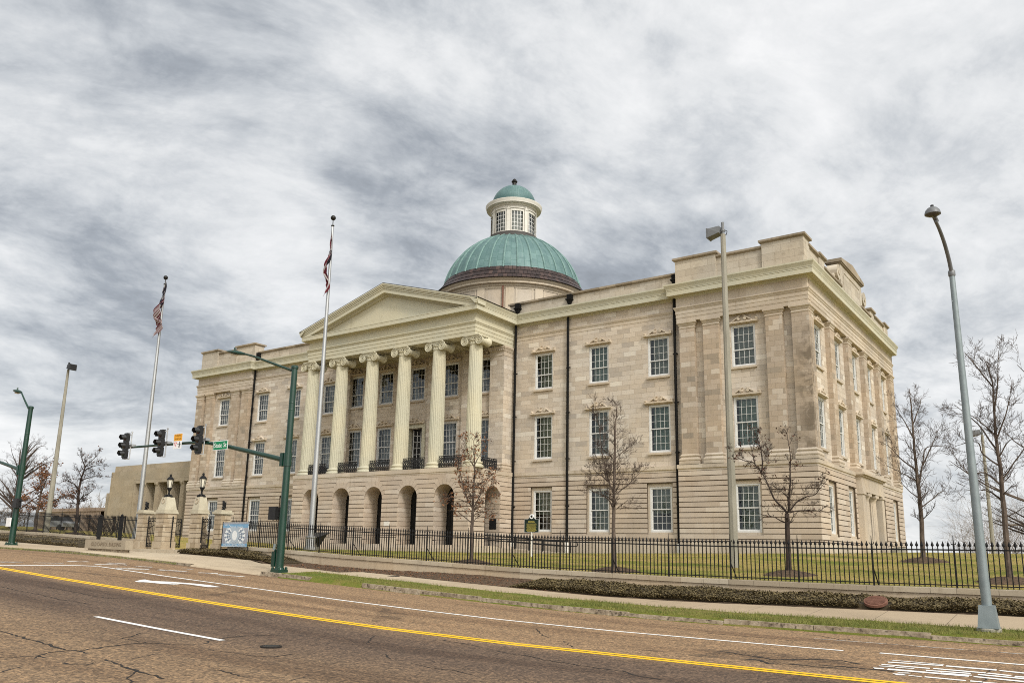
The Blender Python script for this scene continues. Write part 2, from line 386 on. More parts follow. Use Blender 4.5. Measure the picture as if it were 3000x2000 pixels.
m_greenblind = M_blind('grey_green_shade', (.14, .20, .165), (.23, .30, .255))
m_lampglass = M_noise('frosted_lamp_glass', (.55, .52, .42), (.70, .66, .55), 3, .3)
def M_road():
    m, t, b = newmat('worn_asphalt'); p = t.node('ShaderNodeNewGeometry').outputs['Position']; s = t.node('ShaderNodeSeparateXYZ', {0: p})
    yy = t.math('ADD', s.outputs[1], t.math('MULTIPLY', t.math('SUBTRACT', t.noise(t.vmath('MULTIPLY', p, (.12, .5, 0)), 1, 3), .5), 2.2))
    far = t.maprange(yy, 11.3, 12.6)
    c = t.mix(far, (.112, .077, .055), (.245, .163, .096))
    near = t.maprange(yy, 9.6, 6.6); c = t.mix(near, c, (.215, .147, .09))
    trk = t.noise(t.vmath('MULTIPLY', p, (.07, .9, 0)), 1.0, 4, .6); c = t.mix(t.math('MULTIPLY', t.maprange(trk, .44, .66), .75), c, t.mix(1.0, c, (.58, .54, .53), 'MULTIPLY'))
    pt = t.noise(p, .55, 5, .6, .5); c = t.mix(t.math('MULTIPLY', t.maprange(pt, .52, .72), .45), c, t.mix(1.0, c, (1.28, 1.24, 1.2), 'MULTIPLY'))
    st = t.noise(t.vmath('MULTIPLY', p, (1, 1.4, 0)), 1.7, 6, .7); c = t.mix(t.math('MULTIPLY', t.maprange(st, .60, .74), .55), c, (.05, .036, .028))
    vo = t.node('ShaderNodeTexVoronoi', {'Vector': p, 'Scale': 34.0}); g1 = t.noise(p, 60, 3, .7); g2 = t.noise(p, 13, 4, .65)
    c = t.mix(.8, c, t.mix(1.0, c, t.ramp(vo.outputs['Color'], [(0, (.2, .2, .21)), (.5, (.9, .9, .9)), (1, (2.2, 2.08, 1.85))]), 'MULTIPLY'))
    c = t.mix(.5, c, t.mix(1.0, c, t.ramp(g2, [(.3, (.45, .45, .47)), (.7, (1.5, 1.46, 1.4))]), 'MULTIPLY'))
    h = t.math('ADD', t.math('MULTIPLY', vo.outputs['Distance'], -1.0), t.math('MULTIPLY', g1, .5))
    setb(t, b, c, .88, 0, .25, h, .55, .012); return m
m_road = M_road()
def M_paint(name, c, wear=.5, thr=.62):
    m, t, b = newmat(name); p = t.node('ShaderNodeNewGeometry').outputs['Position']
    n = t.math('ADD', t.math('MULTIPLY', t.noise(p, 2.2, 5, .7), .6), t.math('MULTIPLY', t.noise(p, 22, 4, .7), .4))
    w = t.maprange(n, thr-.05, thr+.06, 0, wear)
    setb(t, b, t.mix(w, t.mix(t.noise(p, 60, 2), c, tuple(x*.88 for x in c)), (.17, .12, .085)), .7, 0, .3, t.noise(p, 60, 2), .3, .006); return m
m_yel = M_paint('yellow_road_paint', (.84, .50, .012), .5, .63)
m_wpaint = M_paint('white_road_paint', (.80, .79, .77), .5, .62)
m_wworn = M_paint('worn_white_road_paint', (.72, .70, .66), .95, .50)
m_crack = M_noise('crack_tar', (.012, .010, .009), (.03, .024, .02), 20, .9)
def M_walk():
    m, t, b = newmat('concrete_pavement'); p = t.node('ShaderNodeNewGeometry').outputs['Position']; s = t.node('ShaderNodeSeparateXYZ', {0: p})
    u = t.math('DIVIDE', s.outputs[0], 1.55); ui = t.math('FLOOR', u); uf = t.math('SUBTRACT', u, ui)
    wn = t.node('ShaderNodeTexWhiteNoise', noise_dimensions='1D'); t.l.new(t.math('FLOOR', t.math('DIVIDE', s.outputs[0], 4.65)), wn.inputs['W'])
    c = t.ramp(wn.outputs['Value'], [(0, (.36, .28, .19)), (1, (.48, .40, .29))])
    n = t.noise(p, 1.3, 6, .65); c = t.mix(t.math('MULTIPLY', t.maprange(n, .45, .75), .6), c, (.29, .225, .155))
    f = t.noise(p, 45, 3, .7); c = t.mix(.5, c, t.mix(1.0, c, t.ramp(f, [(.3, (.78, .78, .78)), (.7, (1.15, 1.15, 1.15))]), 'MULTIPLY'))
    j = t.math('MULTIPLY', t.math('MINIMUM', uf, t.math('SUBTRACT', 1, uf)), 1.55); jm = t.maprange(j, .006, .016, .6, 0)
    c = t.mix(jm, c, (.11, .085, .06)); setb(t, b, c, .9, 0, .2, f, .25, .01); return m
m_walk = M_walk()
def M_kerb():
    m, t, b = newmat('weathered_granite_kerb'); p = t.node('ShaderNodeNewGeometry').outputs['Position']; n = t.node('ShaderNodeSeparateXYZ', {0: t.node('ShaderNodeNewGeometry').outputs['True Normal']})
    a = t.noise(p, 5, 6, .7); c = t.ramp(a, [(.3, (.12, .09, .06)), (.55, (.33, .27, .195)), (.75, (.46, .40, .31))])
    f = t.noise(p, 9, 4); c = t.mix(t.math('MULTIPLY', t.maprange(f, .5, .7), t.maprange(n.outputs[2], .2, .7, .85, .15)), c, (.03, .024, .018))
    setb(t, b, c, .95, 0, .2, a, .8, .03); return m
m_kerb = M_kerb()
m_copestone = M_stone('wall_coping_stone', [(0, (.33, .27, .195)), (.5, (.41, .345, .255)), (1, (.47, .405, .31))], bw=1.55, rh=8, z0=-2, grime=.8)
m_wallstone = M_stone('retaining_wall_stucco', [(0, (.42, .335, .235)), (.5, (.46, .37, .265)), (1, (.49, .405, .295))], bw=1.55, rh=8, z0=-2, mortar=False, grime=.8)
def M_grass(name, lush):
    m, t, b = newmat(name); p = t.node('ShaderNodeNewGeometry').outputs['Position']
    a = t.noise(t.vmath('MULTIPLY', p, (.5, 1.3, .5)), .55, 5, .6, .6); c_ = t.noise(p, 5.5, 5, .7); f = t.noise(p, 60, 3, .8)
    v = t.math('ADD', t.math('MULTIPLY', a, .62), t.math('MULTIPLY', c_, .38))
    if lush: c = t.ramp(v, [(.34, (.24, .18, .08)), (.48, (.16, .155, .035)), (.6, (.095, .135, .018)), (.8, (.06, .115, .014))])
    else: c = t.ramp(v, [(.36, (.36, .265, .105)), (.48, (.30, .235, .075)), (.56, (.185, .18, .036)), (.66, (.085, .125, .016))])
    c = t.mix(.8, c, t.mix(1.0, c, t.ramp(f, [(.3, (.5, .5, .5)), (.7, (1.5, 1.5, 1.4))]), 'MULTIPLY'))
    setb(t, b, c, .95, 0, .15, f, .8, .04); return m
m_lawn = M_grass('lawn_grass', False); m_verge = M_grass('verge_grass', True)
m_blade = M_noise('grass_blades', (.065, .105, .014), (.24, .22, .065), 1.6, .8, bump=0, fine=8)
m_hedge = M_noise('hedge_leaf', (.06, .044, .018), (.165, .125, .055), 2.5, .7, bump=0, fine=14)
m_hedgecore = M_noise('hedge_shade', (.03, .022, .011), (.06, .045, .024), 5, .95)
m_bark = M_noise('grey_bark', (.045, .032, .025), (.15, .115, .09), 7, .95, bump=.8, fine=30, stretch=(1, 1, .4))
m_barkd = M_noise('dark_bark', (.018, .013, .011), (.07, .05, .04), 8, .95, bump=.8, fine=30, stretch=(1, 1, .4))
m_twig = M_noise('brown_twig', (.035, .025, .02), (.095, .068, .054), 5, .9, bump=.1)
m_leafb = M_noise('dead_brown_leaf', (.09, .035, .016), (.27, .12, .05), 3, .8, bump=0, fine=9)
m_leafd = M_noise('dark_dead_leaf', (.035, .016, .012), (.11, .05, .03), 3, .8, bump=0, fine=9)
m_brush = M_noise('bare_brush', (.12, .095, .075), (.25, .205, .165), 2, .95, bump=0)
m_rust = M_noise('rusty_iron', (.13, .06, .04), (.24, .12, .085), 8, .85, .2, .5)
m_roof = M_noise('dark_roof_sheet', (.05, .047, .045), (.08, .075, .07), 2, .7)
m_bronze = M_noise('dark_bronze', (.012, .011, .010), (.03, .028, .025), 6, .4, .5)
m_mem = M_stone('memorial_limestone', [(0, (.31, .26, .19)), (.5, (.335, .282, .208)), (1, (.36, .305, .228))], bw=1.2, rh=.6, z0=2, mortar=False, grime=1.0)
m_memd = M_noise('dark_opening_and_shade', (.02, .017, .014), (.04, .035, .028), 3, .8)
m_gold = M_noise('gold_lettering', (.40, .33, .07), (.5, .42, .10), 5, .5, .3)
m_markg = M_noise('marker_dark_green', (.006, .016, .012), (.012, .026, .018), 4, .4)
# ------------------------------------------------------------------ terrain

def itp(x,xs,ys):
    if x<=xs[0]: return ys[0]
    if x>=xs[-1]: return ys[-1]
    i=bisect.bisect_right(xs,x); t=(x-xs[i-1])/(xs[i]-xs[i-1]); return ys[i-1]+t*(ys[i]-ys[i-1])
ROADX=[-140,-80,-58,-44.35,-38,-32.84,-28,-24.3,-19.2,-16.5,-13.6,-11.4,-8.5,-5.4,-2,8,60]
ROADZ=[3.2,2.15,1.72,1.32,1.2,1.04,.84,.65,.42,.3,.19,.12,.065,.045,.035,.02,-.1]
BACKX=[-140,-70,-53.2,-47,-43.2,-33.3,-29.6,-27.6,-24.4,-20,-16.3,-10.2,-1.7,60]
BACKZ=[3.3,2.1,1.65,1.45,1.40,1.12,.96,.80,.66,.5,.385,.335,.40,.35]
TOPX=[-140,-75,-57.8,-51.6,-46.2,-42,-34.8,-30,-26.5,-23.7,-17.6,-11,-5.9,-1.8,60]
TOPZ=[3.9,2.8,2.39,2.24,2.05,1.93,1.73,1.55,1.40,1.31,1.10,.975,.94,.95,.95]
LAWNX=[-140,-70,-55,-47,-44,-36,-27.5,-20,-12,60]
LAWNZ=[4.2,2.5,1.95,1.7,1.6,1.59,1.61,1.74,1.87,1.87]
def roadz(X,Y=12): 
    return itp(X,ROADX,ROADZ)-.012*max(0,abs(Y-12.25)-3)*.5
def ground(X,Y):
    r=itp(X,ROADX,ROADZ)
    if Y<19.4: return r
    wf=r+ (.15 if X<-26 else .19); wb=itp(X,BACKX,BACKZ); T=itp(X,TOPX,TOPZ)
    if Y<21.0: return r+.13+(wf-r-.13)*(Y-19.4)/1.6
    if Y<23.1: return wf+(wb-wf)*(Y-21)/2.1
    base=T-.36 if X>-20 else T-.36-.12*min(1,(-20-X)/4)*(1 if X>-31 else 0)
    if Y<25: return wb+(base-wb)*(Y-23.1)/1.9
    if Y<25.36: return T-.05
    L=itp(X,LAWNX,LAWNZ); t=min(1,(Y-25.3)/14.5); t=t*t*(3-2*t)*.4+t*.6
    return (T-.05)+(L-(T-.05))*t
def lawnz(X, Y):
    z = ground(X, min(Y, 200))
    if Y > 40: z += .3*min(1, max(0, (Y-40)/16))*min(1, max(0, (X+14)/4)) if X > -14 else 0
    if Y > 58 and X > -14: z -= min(4, (Y-58)*.06)
    return z
XS = [x*1.5 for x in range(-96, 44)]
def sheet(name, ys, fz, mat, xs=XS, jit=0.0):
    m = MB(); rng = random.Random(5)
    for y in ys:
        for x in xs: m.v.append((x, y, fz(x, y)+(rng.uniform(-jit, jit) if jit else 0)))
    n = len(xs)
    for j in range(len(ys)-1):
        for i in range(n-1): m.f.append((j*n+i, j*n+i+1, (j+1)*n+i+1, (j+1)*n+i)); m.m.append(0)
    return tag(m.build(name, mat, smooth=True, angle=None), kind='structure')
KW = .17                                              # kerb width
sheet('road', [-40, -20, -8, 0, 5, 8, 10, 12.25, 14, 16, 17.5, 19.32], lambda x, y: itp(x, ROADX, ROADZ), m_road)
def kh(X): return .13 if X > -24.2 else (.02 if X > -29.2 else .10)
_g = ground
STEPZ = lambda X: 1.19-.09*(X+43)/7
def ground(X, Y):
    """ground level behind the kerb, with the dropped kerb in front of the gates"""
    r = itp(X, ROADX, ROADZ)
    if Y < 19.4: return r
    wb = itp(X, BACKX, BACKZ); T = itp(X, TOPX, TOPZ); k = kh(X)
    wf = r+k+.05
    if -29.5 < X < -23.9: wf = r+.07
    wb = max(wb, wf+.01)
    if Y < 21.0: return r+k+(wf-r-k)*(Y-19.4)/1.6
    if Y < 23.1: return wf+(wb-wf)*(Y-21)/2.1
    base = max(wb+.02, T-.36-(.12*min(1, (-20-X)/4) if -31 < X < -20 else 0))
    if -43.4 < X < -35.7: base = wb = STEPZ(X)
    if Y < 25: return wb+(base-wb)*(Y-23.1)/1.9
    g = max(0, min(1, (X+43.6)/1.2, (-34.0-X)/1.2)); T0 = T-.06+(1.42-T+.06)*g
    if Y < 25.36: return T0
    L = itp(X, LAWNX, LAWNZ); t = min(1, (Y-25.3)/14.5); t = t*t*(3-2*t)*.4+t*.6
    return T0+(L-T0)*t
XW_ = [x for x in XS if x < -22.6]; XV = [x for x in XS if x > -26]
sheet('pavement', [19.42, 19.46, 20.2, 21.0, 21.6, 22.3, 23.12], lambda x, y: ground(x, y) if y > 19.44 else itp(x, ROADX, ROADZ)-.1, m_walk, [x*.75 for x in range(-192, -30)])
sheet('pavement', [20.98, 21.6, 22.3, 23.12], lambda x, y: ground(x, max(y, 21.0)), m_walk, [x*.75 for x in range(-31, 88)])
sheet('pavement', [22.3, 23.12, 23.6, 24.4], lambda x, y: STEPZ(x)+.012, m_walk, [-43.4, -42, -40.5, -39, -37.5, -36.5, -35.8])
sheet('grass_verge', [19.27, 19.46, 19.8, 20.2, 20.6, 21.0], lambda x, y: ground(x, y)+.02 if y > 19.44 else itp(x, ROADX, ROADZ)-.015, m_verge, [x*.5 for x in range(-47, 130)], .012)
sheet('planting_bed', [23.1, 23.5, 24, 24.5, 24.995], lambda x, y: ground(x, y)-.004, m_soil, [x*.5 for x in range(-280, 130)], .02)
sheet('lawn', [25.1, 25.4, 26, 27, 28, 30, 33, 36, 40, 44, 48, 52, 56, 60, 66, 75, 90, 120, 160, 260], lambda x, y: lawnz(x, y), m_lawn)
m = MB(); m.poly([(-1500, -300, -3.2), (1500, -300, -3.2), (1500, 2500, -3.2), (-1500, 2500, -3.2)])
tag(m.build('terrain', m_lawn), kind='structure')

# granite kerb: one stone after another, a little uneven
m = MB(); rng = random.Random(3); x = 12.0
while x > -140:
    L = rng.uniform(1.7, 2.6); x0, x1 = x-L, x
    x = x0
    xc = (x0+x1)/2
    if -29.4 < xc < -24.4 or -8.6 < xc < -6.6 or -21.6 < xc < -19.3: continue
    h = kh(xc)+rng.uniform(-.03, .02); h = max(.05, h)
    if rng.random() < .14 and xc > -23: h = .095
    y0 = 19.3+rng.uniform(-.02, .02)+(0 if xc > -29 else .1)
    zz0 = [itp(q, ROADX, ROADZ) for q in (x0+.008, x1-.008)]
    a, b = x0+.008, x1-.008
    m.hull8([(a, y0, zz0[0]-.1), (b, y0, zz0[1]-.1), (b, y0+KW, zz0[1]-.1), (a, y0+KW, zz0[0]-.1), (a, y0+.025, zz0[0]+h), (b, y0+.025, zz0[1]+h), (b, y0+KW, zz0[1]+h), (a, y0+KW, zz0[0]+h)])
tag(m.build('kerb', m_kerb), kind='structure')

# ------------------------------------------------------------------ painted lines (sheets laid 4-5 mm above the asphalt)
rz_ = lambda x: itp(x, ROADX, ROADZ)
def ribbon(m, pts, w, lift=.005, rag=0.0, rng=random.Random(1), taper=False):
    """flat strip along plan points, following the road"""
    P = []
    for i in range(len(pts)-1):
        a, b = Vector(pts[i]), Vector(pts[i+1]); n = max(1, int((b-a).length/.5))
        for k in range(n): P.append(a+(b-a)*k/n)
    P.append(Vector(pts[-1])); rows = []
    for i, p in enumerate(P):
        d = P[min(i+1, len(P)-1)]-P[max(i-1, 0)]; d.normalize(); nn = Vector((-d.y, d.x))
        ww = w*(1+rng.uniform(-rag, rag))
        if taper: ww *= max(.15, min(1, 3*min(i, len(P)-1-i)/max(1, len(P)-1)+.15))
        for s in (-.5, .5):
            q = p+nn*ww*s+nn*rng.uniform(-rag, rag)*w*.15; rows.append((q.x, q.y, rz_(q.x)+lift))
    base = len(m.v); m.v += rows
    for i in range(len(P)-1): m.f.append((base+2*i, base+2*i+2, base+2*i+3, base+2*i+1)); m.m.append(m.mi)
for dy, nm in ((-.10, 'yellow_centre_line'), (.10, 'yellow_centre_line')):
    m = MB(); ribbon(m, [(-130, 12.25+dy), (30, 12.25+dy)], .135, rag=.05); tag(m.build(nm, m_yel), kind='structure')
m = MB(); ribbon(m, [(-28.68, 15.72), (-24, 15.75), (-16, 15.8), (-7, 15.86), (-3.98, 15.85)], .125, rag=.05); tag(m.build('white_lane_line', m_wpaint), kind='structure')
m = MB(); ribbon(m, [(-3.4, 15.97), (20, 16.02)], .13, rag=.06); tag(m.build('white_lane_line', m_wpaint), kind='structure')
m = MB(); ribbon(m, [(-29.1, 12.6), (-29.15, 15.2), (-28.75, 15.72)], .24, rag=.05); tag(m.build('white_stop_line', m_wpaint), kind='structure')
m = MB(); ribbon(m, [(-15.75, 8.72), (-11.8, 8.68)], .115, rag=.05); tag(m.build('white_lane_dash', m_wpaint), kind='structure')
m = MB(); ribbon(m, [(-5.0, 17.75), (-3.6, 17.8), (-.5, 17.85)], .05, rag=.5); tag(m.build('faded_edge_line', m_wworn), kind='structure')
CRACKS = [[(-14.54,6.51),(-14.03,6.48),(-13.57,6.46),(-13.07,6.42),(-12.6,6.38),(-12.14,6.34),(-12.03,6.39),(-11.99,6.53),(-12.06,6.76),(-12.16,7.12),(-12.19,7.45),(-12.17,7.6),(-11.95,7.73),(-11.73,7.92),(-11.65,8.16)],[(-11.52,8.07),(-11.87,8.53),(-12.03,8.89),(-12.09,9.27),(-12.0,9.6),(-11.87,9.91),(-11.6,10.24)],[(-11.98,5.41),(-11.88,5.52),(-11.81,5.71),(-11.87,5.85),(-12.01,6.09),(-12.04,6.32)],[(-11.97,6.44),(-11.42,6.36),(-10.81,6.26),(-10.25,6.14),(-9.86,6.06),(-9.58,6.06),(-9.22,6.01)],[(-10.79,4.9),(-10.98,5.1),(-11.18,5.37),(-11.52,5.62),(-11.87,5.85)],[(-11.81,5.82),(-11.37,5.78),(-11.06,5.78),(-10.84,5.78),(-10.74,5.88),(-10.85,6.09)],[(-12.88,7.59),(-12.48,7.58),(-12.17,7.6)],[(-12.88,7.59),(-12.93,7.77),(-13.3,8.17)],[(-11.48,8.05),(-11.02,7.89),(-10.61,7.93),(-10.22,7.97),(-10.0,8.03),(-9.86,8.15),(-9.92,8.56)],[(-10.87,6.53),(-10.97,6.82),(-11.07,7.08),(-11.26,7.42),(-11.15,7.48)],[(-9.42,6.85),(-9.09,6.82),(-8.79,6.79),(-8.48,6.83),(-8.24,6.93),(-8.12,6.99),(-8.22,7.3)],[(-21.81,10.75),(-20.98,10.7),(-20.26,10.71),(-19.38,10.63),(-18.89,10.67),(-18.77,11.01),(-18.69,11.45),(-18.72,11.98),(-18.6,12.18)],[(-22.05,9.78),(-20.99,9.7),(-20.1,9.73),(-18.94,9.6),(-18.29,9.7),(-17.67,9.71)],[(-9.86,6.08),(-9.62,5.81),(-9.2,5.59)],[(-9.07,9.59),(-8.64,9.23),(-8.37,9.21),(-7.99,9.09),(-7.58,8.99),(-7.26,9.03),(-6.89,8.93)],[(-9.67,11.67),(-9.1,11.57),(-8.51,11.4),(-7.87,11.11),(-7.43,11.07),(-7.03,10.87),(-6.47,10.78),(-6.06,10.68),(-5.58,10.65),(-5.22,10.37),(-4.89,10.34)],[(-9.82,14.83),(-9.12,13.99),(-8.73,13.63),(-8.16,13.28),(-7.64,12.68)],[(-11.53,11.01),(-11.5,11.35),(-11.47,11.85)],[(-10.11,10.26),(-10.58,10.8),(-10.91,11.28)],[(-5.58,14.05),(-5.34,14.02),(-4.98,13.83),(-4.55,13.62),(-4.26,13.79),(-4.02,14.16),(-3.62,14.32),(-3.28,14.06)],[(-4.83,13.33),(-4.65,13.38),(-4.37,13.06),(-4.07,13.25),(-3.76,13.22),(-3.45,13.31)],[(-3.73,13.48),(-3.43,13.55),(-3.01,13.53),(-2.71,13.52)],[(-1.55,13.15),(-1.56,13.76),(-1.66,14.25),(-1.59,14.83),(-1.54,15.1)],[(-5.42,18.54),(-5.08,18.48),(-4.49,17.87),(-4.39,18.38)],[(-7.05,17.05),(-6.28,17.07),(-5.57,17.07),(-5.17,16.9)]]
TEXTS = [((-3.01,14.97),(-2.52,14.99),0.06),((-2.52,14.99),(-2.26,14.97),0.05),((-3.01,14.65),(-2.25,14.84),0.1),((-3.02,14.25),(-2.35,14.3),0.1),((-3.01,14.02),(-2.8,14.09),0.06),((-2.78,14.03),(-2.53,14.09),0.06),((-3.01,13.68),(-2.88,13.73),0.11),((-2.83,13.72),(-1.77,13.79),0.14),((-2.36,14.0),(-1.79,14.12),0.1),((-2.14,13.85),(-1.75,13.9),0.08),((-2.63,13.18),(-2.51,13.25),0.13),((-2.62,13.39),(-2.49,13.48),0.06),((-2.45,13.21),(-2.28,13.19),0.05),((-2.25,13.22),(-1.74,13.23),0.09),((-2.21,14.83),(-1.53,14.86),0.13),((-2.31,14.33),(-1.62,14.35),0.1),((-1.6,14.35),(-1.3,14.29),0.1),((-1.49,14.83),(-1.13,14.77),0.11),((-1.69,14.08),(-1.08,14.06),0.12),((-1.71,13.78),(-1.06,13.72),0.1),((-1.25,14.25),(-1.09,14.25),0.12),((-1.69,13.23),(-1.55,13.25),0.1),((-1.54,13.21),(-1.37,13.25),0.08)]
XWALK = [((-30.86,13.49),(-30.82,14.2),0.3),((-31.32,16.01),(-31.18,16.73),0.3),((-30.52,14.43),(-30.3,15.37),0.2),((-29.73,16.17),(-29.42,17.2),0.28),((-27.75,15.87),(-27.27,16.81),0.45),((-30.56,17.11),(-29.98,17.52),0.25),((-27.08,17.03),(-26.25,17.61),0.35),((-27.49,18.19),(-27.2,18.48),0.2),((-25.8,17.74),(-25.39,18.24),0.35),((-25.01,17.97),(-24.07,18.34),0.25),((-28.64,17.08),(-28.26,17.52),0.25)]
ARROW = [(-22.94,13.72),(-23.38,14.16),(-23.52,14.39),(-23.21,14.33),(-22.99,14.32),(-22.68,14.67),(-21.91,15.03),(-21.44,15.14),(-20.77,15.06),(-20.85,14.69),(-21.72,14.69),(-22.43,14.3),(-21.85,14.47),(-21.82,14.25),(-22.12,14.03),(-22.49,13.93),(-22.68,13.85),(-22.71,13.7)]
m = MB()
for a, b, w in XWALK: ribbon(m, [a, b], w, rag=.25)
tag(m.build('worn_crossing_marks', m_wworn), kind='structure')
m = MB()
for a, b, w in TEXTS: ribbon(m, [(a[0], a[1]), (b[0], b[1])], w*1.25, .006, rag=.12)
tag(m.build('painted_road_lettering', m_wpaint), kind='structure')
m = MB(); m.poly([(x, y, rz_(x)+.006) for x, y in ARROW]); tag(m.build('turn_arrow', m_wpaint), kind='structure')
m = MB(); rc = random.Random(11)
for i, c in enumerate(CRACKS):
    pts = []
    for k in range(len(c)-1):
        a, b = Vector(c[k]), Vector(c[k+1]); n = max(2, int((b-a).length/.09))
        for q in range(n): pts.append(a+(b-a)*q/n+Vector((rc.uniform(-.028, .028), rc.uniform(-.028, .028))))
    pts.append(Vector(c[-1])); rows = []
    w0 = .085 if i in (19, 20, 21) else .05 if i in (0, 3) else (.04 if i in (1, 2, 4, 5, 15, 19) else .03)
    base = len(m.v)
    for k, p in enumerate(pts):
        d = pts[min(k+1, len(pts)-1)]-pts[max(k-1, 0)]
        if d.length < 1e-6: d = Vector((1, 0))
        d.normalize(); w = w0*rc.uniform(.3, 1.3); nn = Vector((-d.y, d.x))
        for s in (-.5, .5): q = p+nn*w*s; m.v.append((q.x, q.y, rz_(q.x)+.003))
    for k in range(len(pts)-1): m.f.append((base+2*k, base+2*k+2, base+2*k+3, base+2*k+1)); m.m.append(0)
tag(m.build('road_cracks', m_crack), kind='structure')

def M_stain():
    m, t, b = newmat('tyre_stain'); out = [n for n in t.n if n.type == 'OUTPUT_MATERIAL'][0]; p = t.node('ShaderNodeNewGeometry').outputs['Position']
    setb(t, b, (.06, .043, .032), .85); tr = t.node('ShaderNodeBsdfTransparent')
    n = t.math('MULTIPLY', t.maprange(t.noise(p, 1.6, 5, .7), .35, .65), t.maprange(t.noise(p, 26, 3, .7), .35, .6)); mx = t.node('ShaderNodeMixShader', {0: t.math('MULTIPLY', n, .6), 1: tr.outputs[0], 2: b.outputs[0]}); t.l.new(mx.outputs[0], out.inputs[0]); return m
m_stain = M_stain(); m = MB()
for pts, w in (((( -18.7, 12.9), (-19.0, 14.1), (-19.9, 15.3)), .55), (((-12.6, 12.9), (-13.2, 14.2), (-14.6, 15.3)), .6), (((-24, 14.2), (-26, 13.9), (-28, 13.2)), .4), (((-6.6, 13.2), (-5.0, 13.5), (-3.0, 13.3)), .8), (((-6.0, 14.0), (-4.6, 14.2), (-3.4, 13.9)), .7)): ribbon(m, pts, w, .002, rag=.3, taper=True)
tag(m.build('tyre_marks', m_stain), kind='structure')
# iron covers
def cover(x, y, z, r, mat, label, tilt=0.0, ribs=True):
    e = empty('manhole_cover', (x, y, z), 0, label, 'manhole cover')
    m = MB(); m.lathe([(r*1.13, -.06), (r*1.13, .006), (r*1.02, .012), (r*1.02, -.01)], n=28, cap=False); m.build('ring', m_rust if ribs else m_crack, e)
    m = MB(); m.lathe([(0.0, .004), (r, .004), (r, -.03)][::-1], n=28)
    if ribs:
        for k in range(-5, 6):
            yy = k*r/6; h = math.sqrt(max(0, r*r*.85-yy*yy)); m.box(-h, h, yy-.012, yy+.012, .004, .018)
    else:
        for k in range(-3, 4):
            yy = k*r/4; h = math.sqrt(max(0, r*r*.8-yy*yy)); m.box(-h, h, yy-.02, yy+.02, .002, .010)
    m.build('lid', mat, e)
    if tilt: e.rotation_euler = (tilt, 0, 0)
cover(-10.72, 8.78, rz_(-10.72)+.012, .145, m_bronze, 'dark iron manhole cover sunk in the asphalt of the near lane', 0, False)
cover(-5.0, 23.42, ground(-5.0, 23.42)+.19, .255, m_rust, 'rusty ribbed round cover tilted in the clipped ground hedge', R(24))
cover(-21.3, 22.75, ground(-21.3, 22.75)+.006, .20, m_conc, 'small round concrete-coloured cover set in the pavement', 0, False)
# ------------------------------------------------------------------ the museum
CX = -40.2
def mx(x): return 2*CX-x
museum = empty('museum_building', (CX, 56.25, 1.6), 0, 'long three-storey limestone museum with a columned portico and green copper dome', 'museum')
MOFF = Vector((CX, 56.25, 1.6))
class PB(MB):
    """builds a museum part given in world coordinates"""
    def part(s, name, mats, parent=None, smooth=False, angle=R(40)):
        s.v = [(x-MOFF.x, y-MOFF.y, z-MOFF.z) for x, y, z in s.v]
        return s.build(name, mats, parent or museum, smooth, angle=angle)
def frF(Y): return lambda u, z, d: (u, Y-d, z)           # facing the street
def frS(X): return lambda u, z, d: (X+d, u, z)           # facing right
def frN(X): return lambda u, z, d: (X-d, u, z)           # facing left
def rect(u0, u1, z0, z1): return [(u0, z0), (u1, z0), (u1, z1), (u0, z1)]
def wall(m, fr, u0, u1, z0, z1, ops=(), dep=.3):
    us = sorted({u0, u1, *[o[0] for o in ops if u0 < o[0] < u1], *[o[1] for o in ops if u0 < o[1] < u1]})
    zs = sorted({z0, z1, *[o[2] for o in ops if z0 < o[2] < z1], *[o[3] for o in ops if z0 < o[3] < z1]})
    for i in range(len(us)-1):
        for j in range(len(zs)-1):
            uc, zc = (us[i]+us[i+1])/2, (zs[j]+zs[j+1])/2
            if any(o[0] < uc < o[1] and o[2] < zc < o[3] for o in ops): continue
            m.poly([fr(u, z, 0) for u, z in rect(us[i], us[i+1], zs[j], zs[j+1])])
    for a, b, c, d in ops:
        for (p, q) in (((a, c), (b, c)), ((b, c), (b, d)), ((b, d), (a, d)), ((a, d), (a, c))):
            m.poly([fr(*p, 0), fr(*q, 0), fr(*q, -dep), fr(*p, -dep)])
RH = .298
def courses(m, fr, u0, u1, z0, z1, ops=(), th=.03, gap=.046):
    z = z1
    while z > z0+.02:
        zb = max(z0, z-RH); segs = [(zb, z)]
        cuts = sorted({zb, z, *[c for o in ops for c in (o[2], o[3]) if zb < c < z]})
        for a, b in zip(cuts, cuts[1:]):
            cur = u0; free = []
            for o in sorted(o for o in ops if o[2] < (a+b)/2 < o[3]):
                if o[0] > cur: free.append((cur, min(o[0], u1)))
                cur = max(cur, o[1])
            if cur < u1: free.append((cur, u1))
            za = a+(gap/2 if a == zb else 0); zt = b-(gap/2 if b == z else 0)
            if zt-za < .03: continue
            for p, q in free: m.prism(rect(p, q, za, zt), fr, 0, th)
        z = zb
m_hood = M_stone('hood_stone', [(0, (.47, .40, .31)), (.5, (.52, .45, .36)), (1, (.56, .49, .40))], bw=3, rh=9, z0=-5, mortar=False, grime=.5)
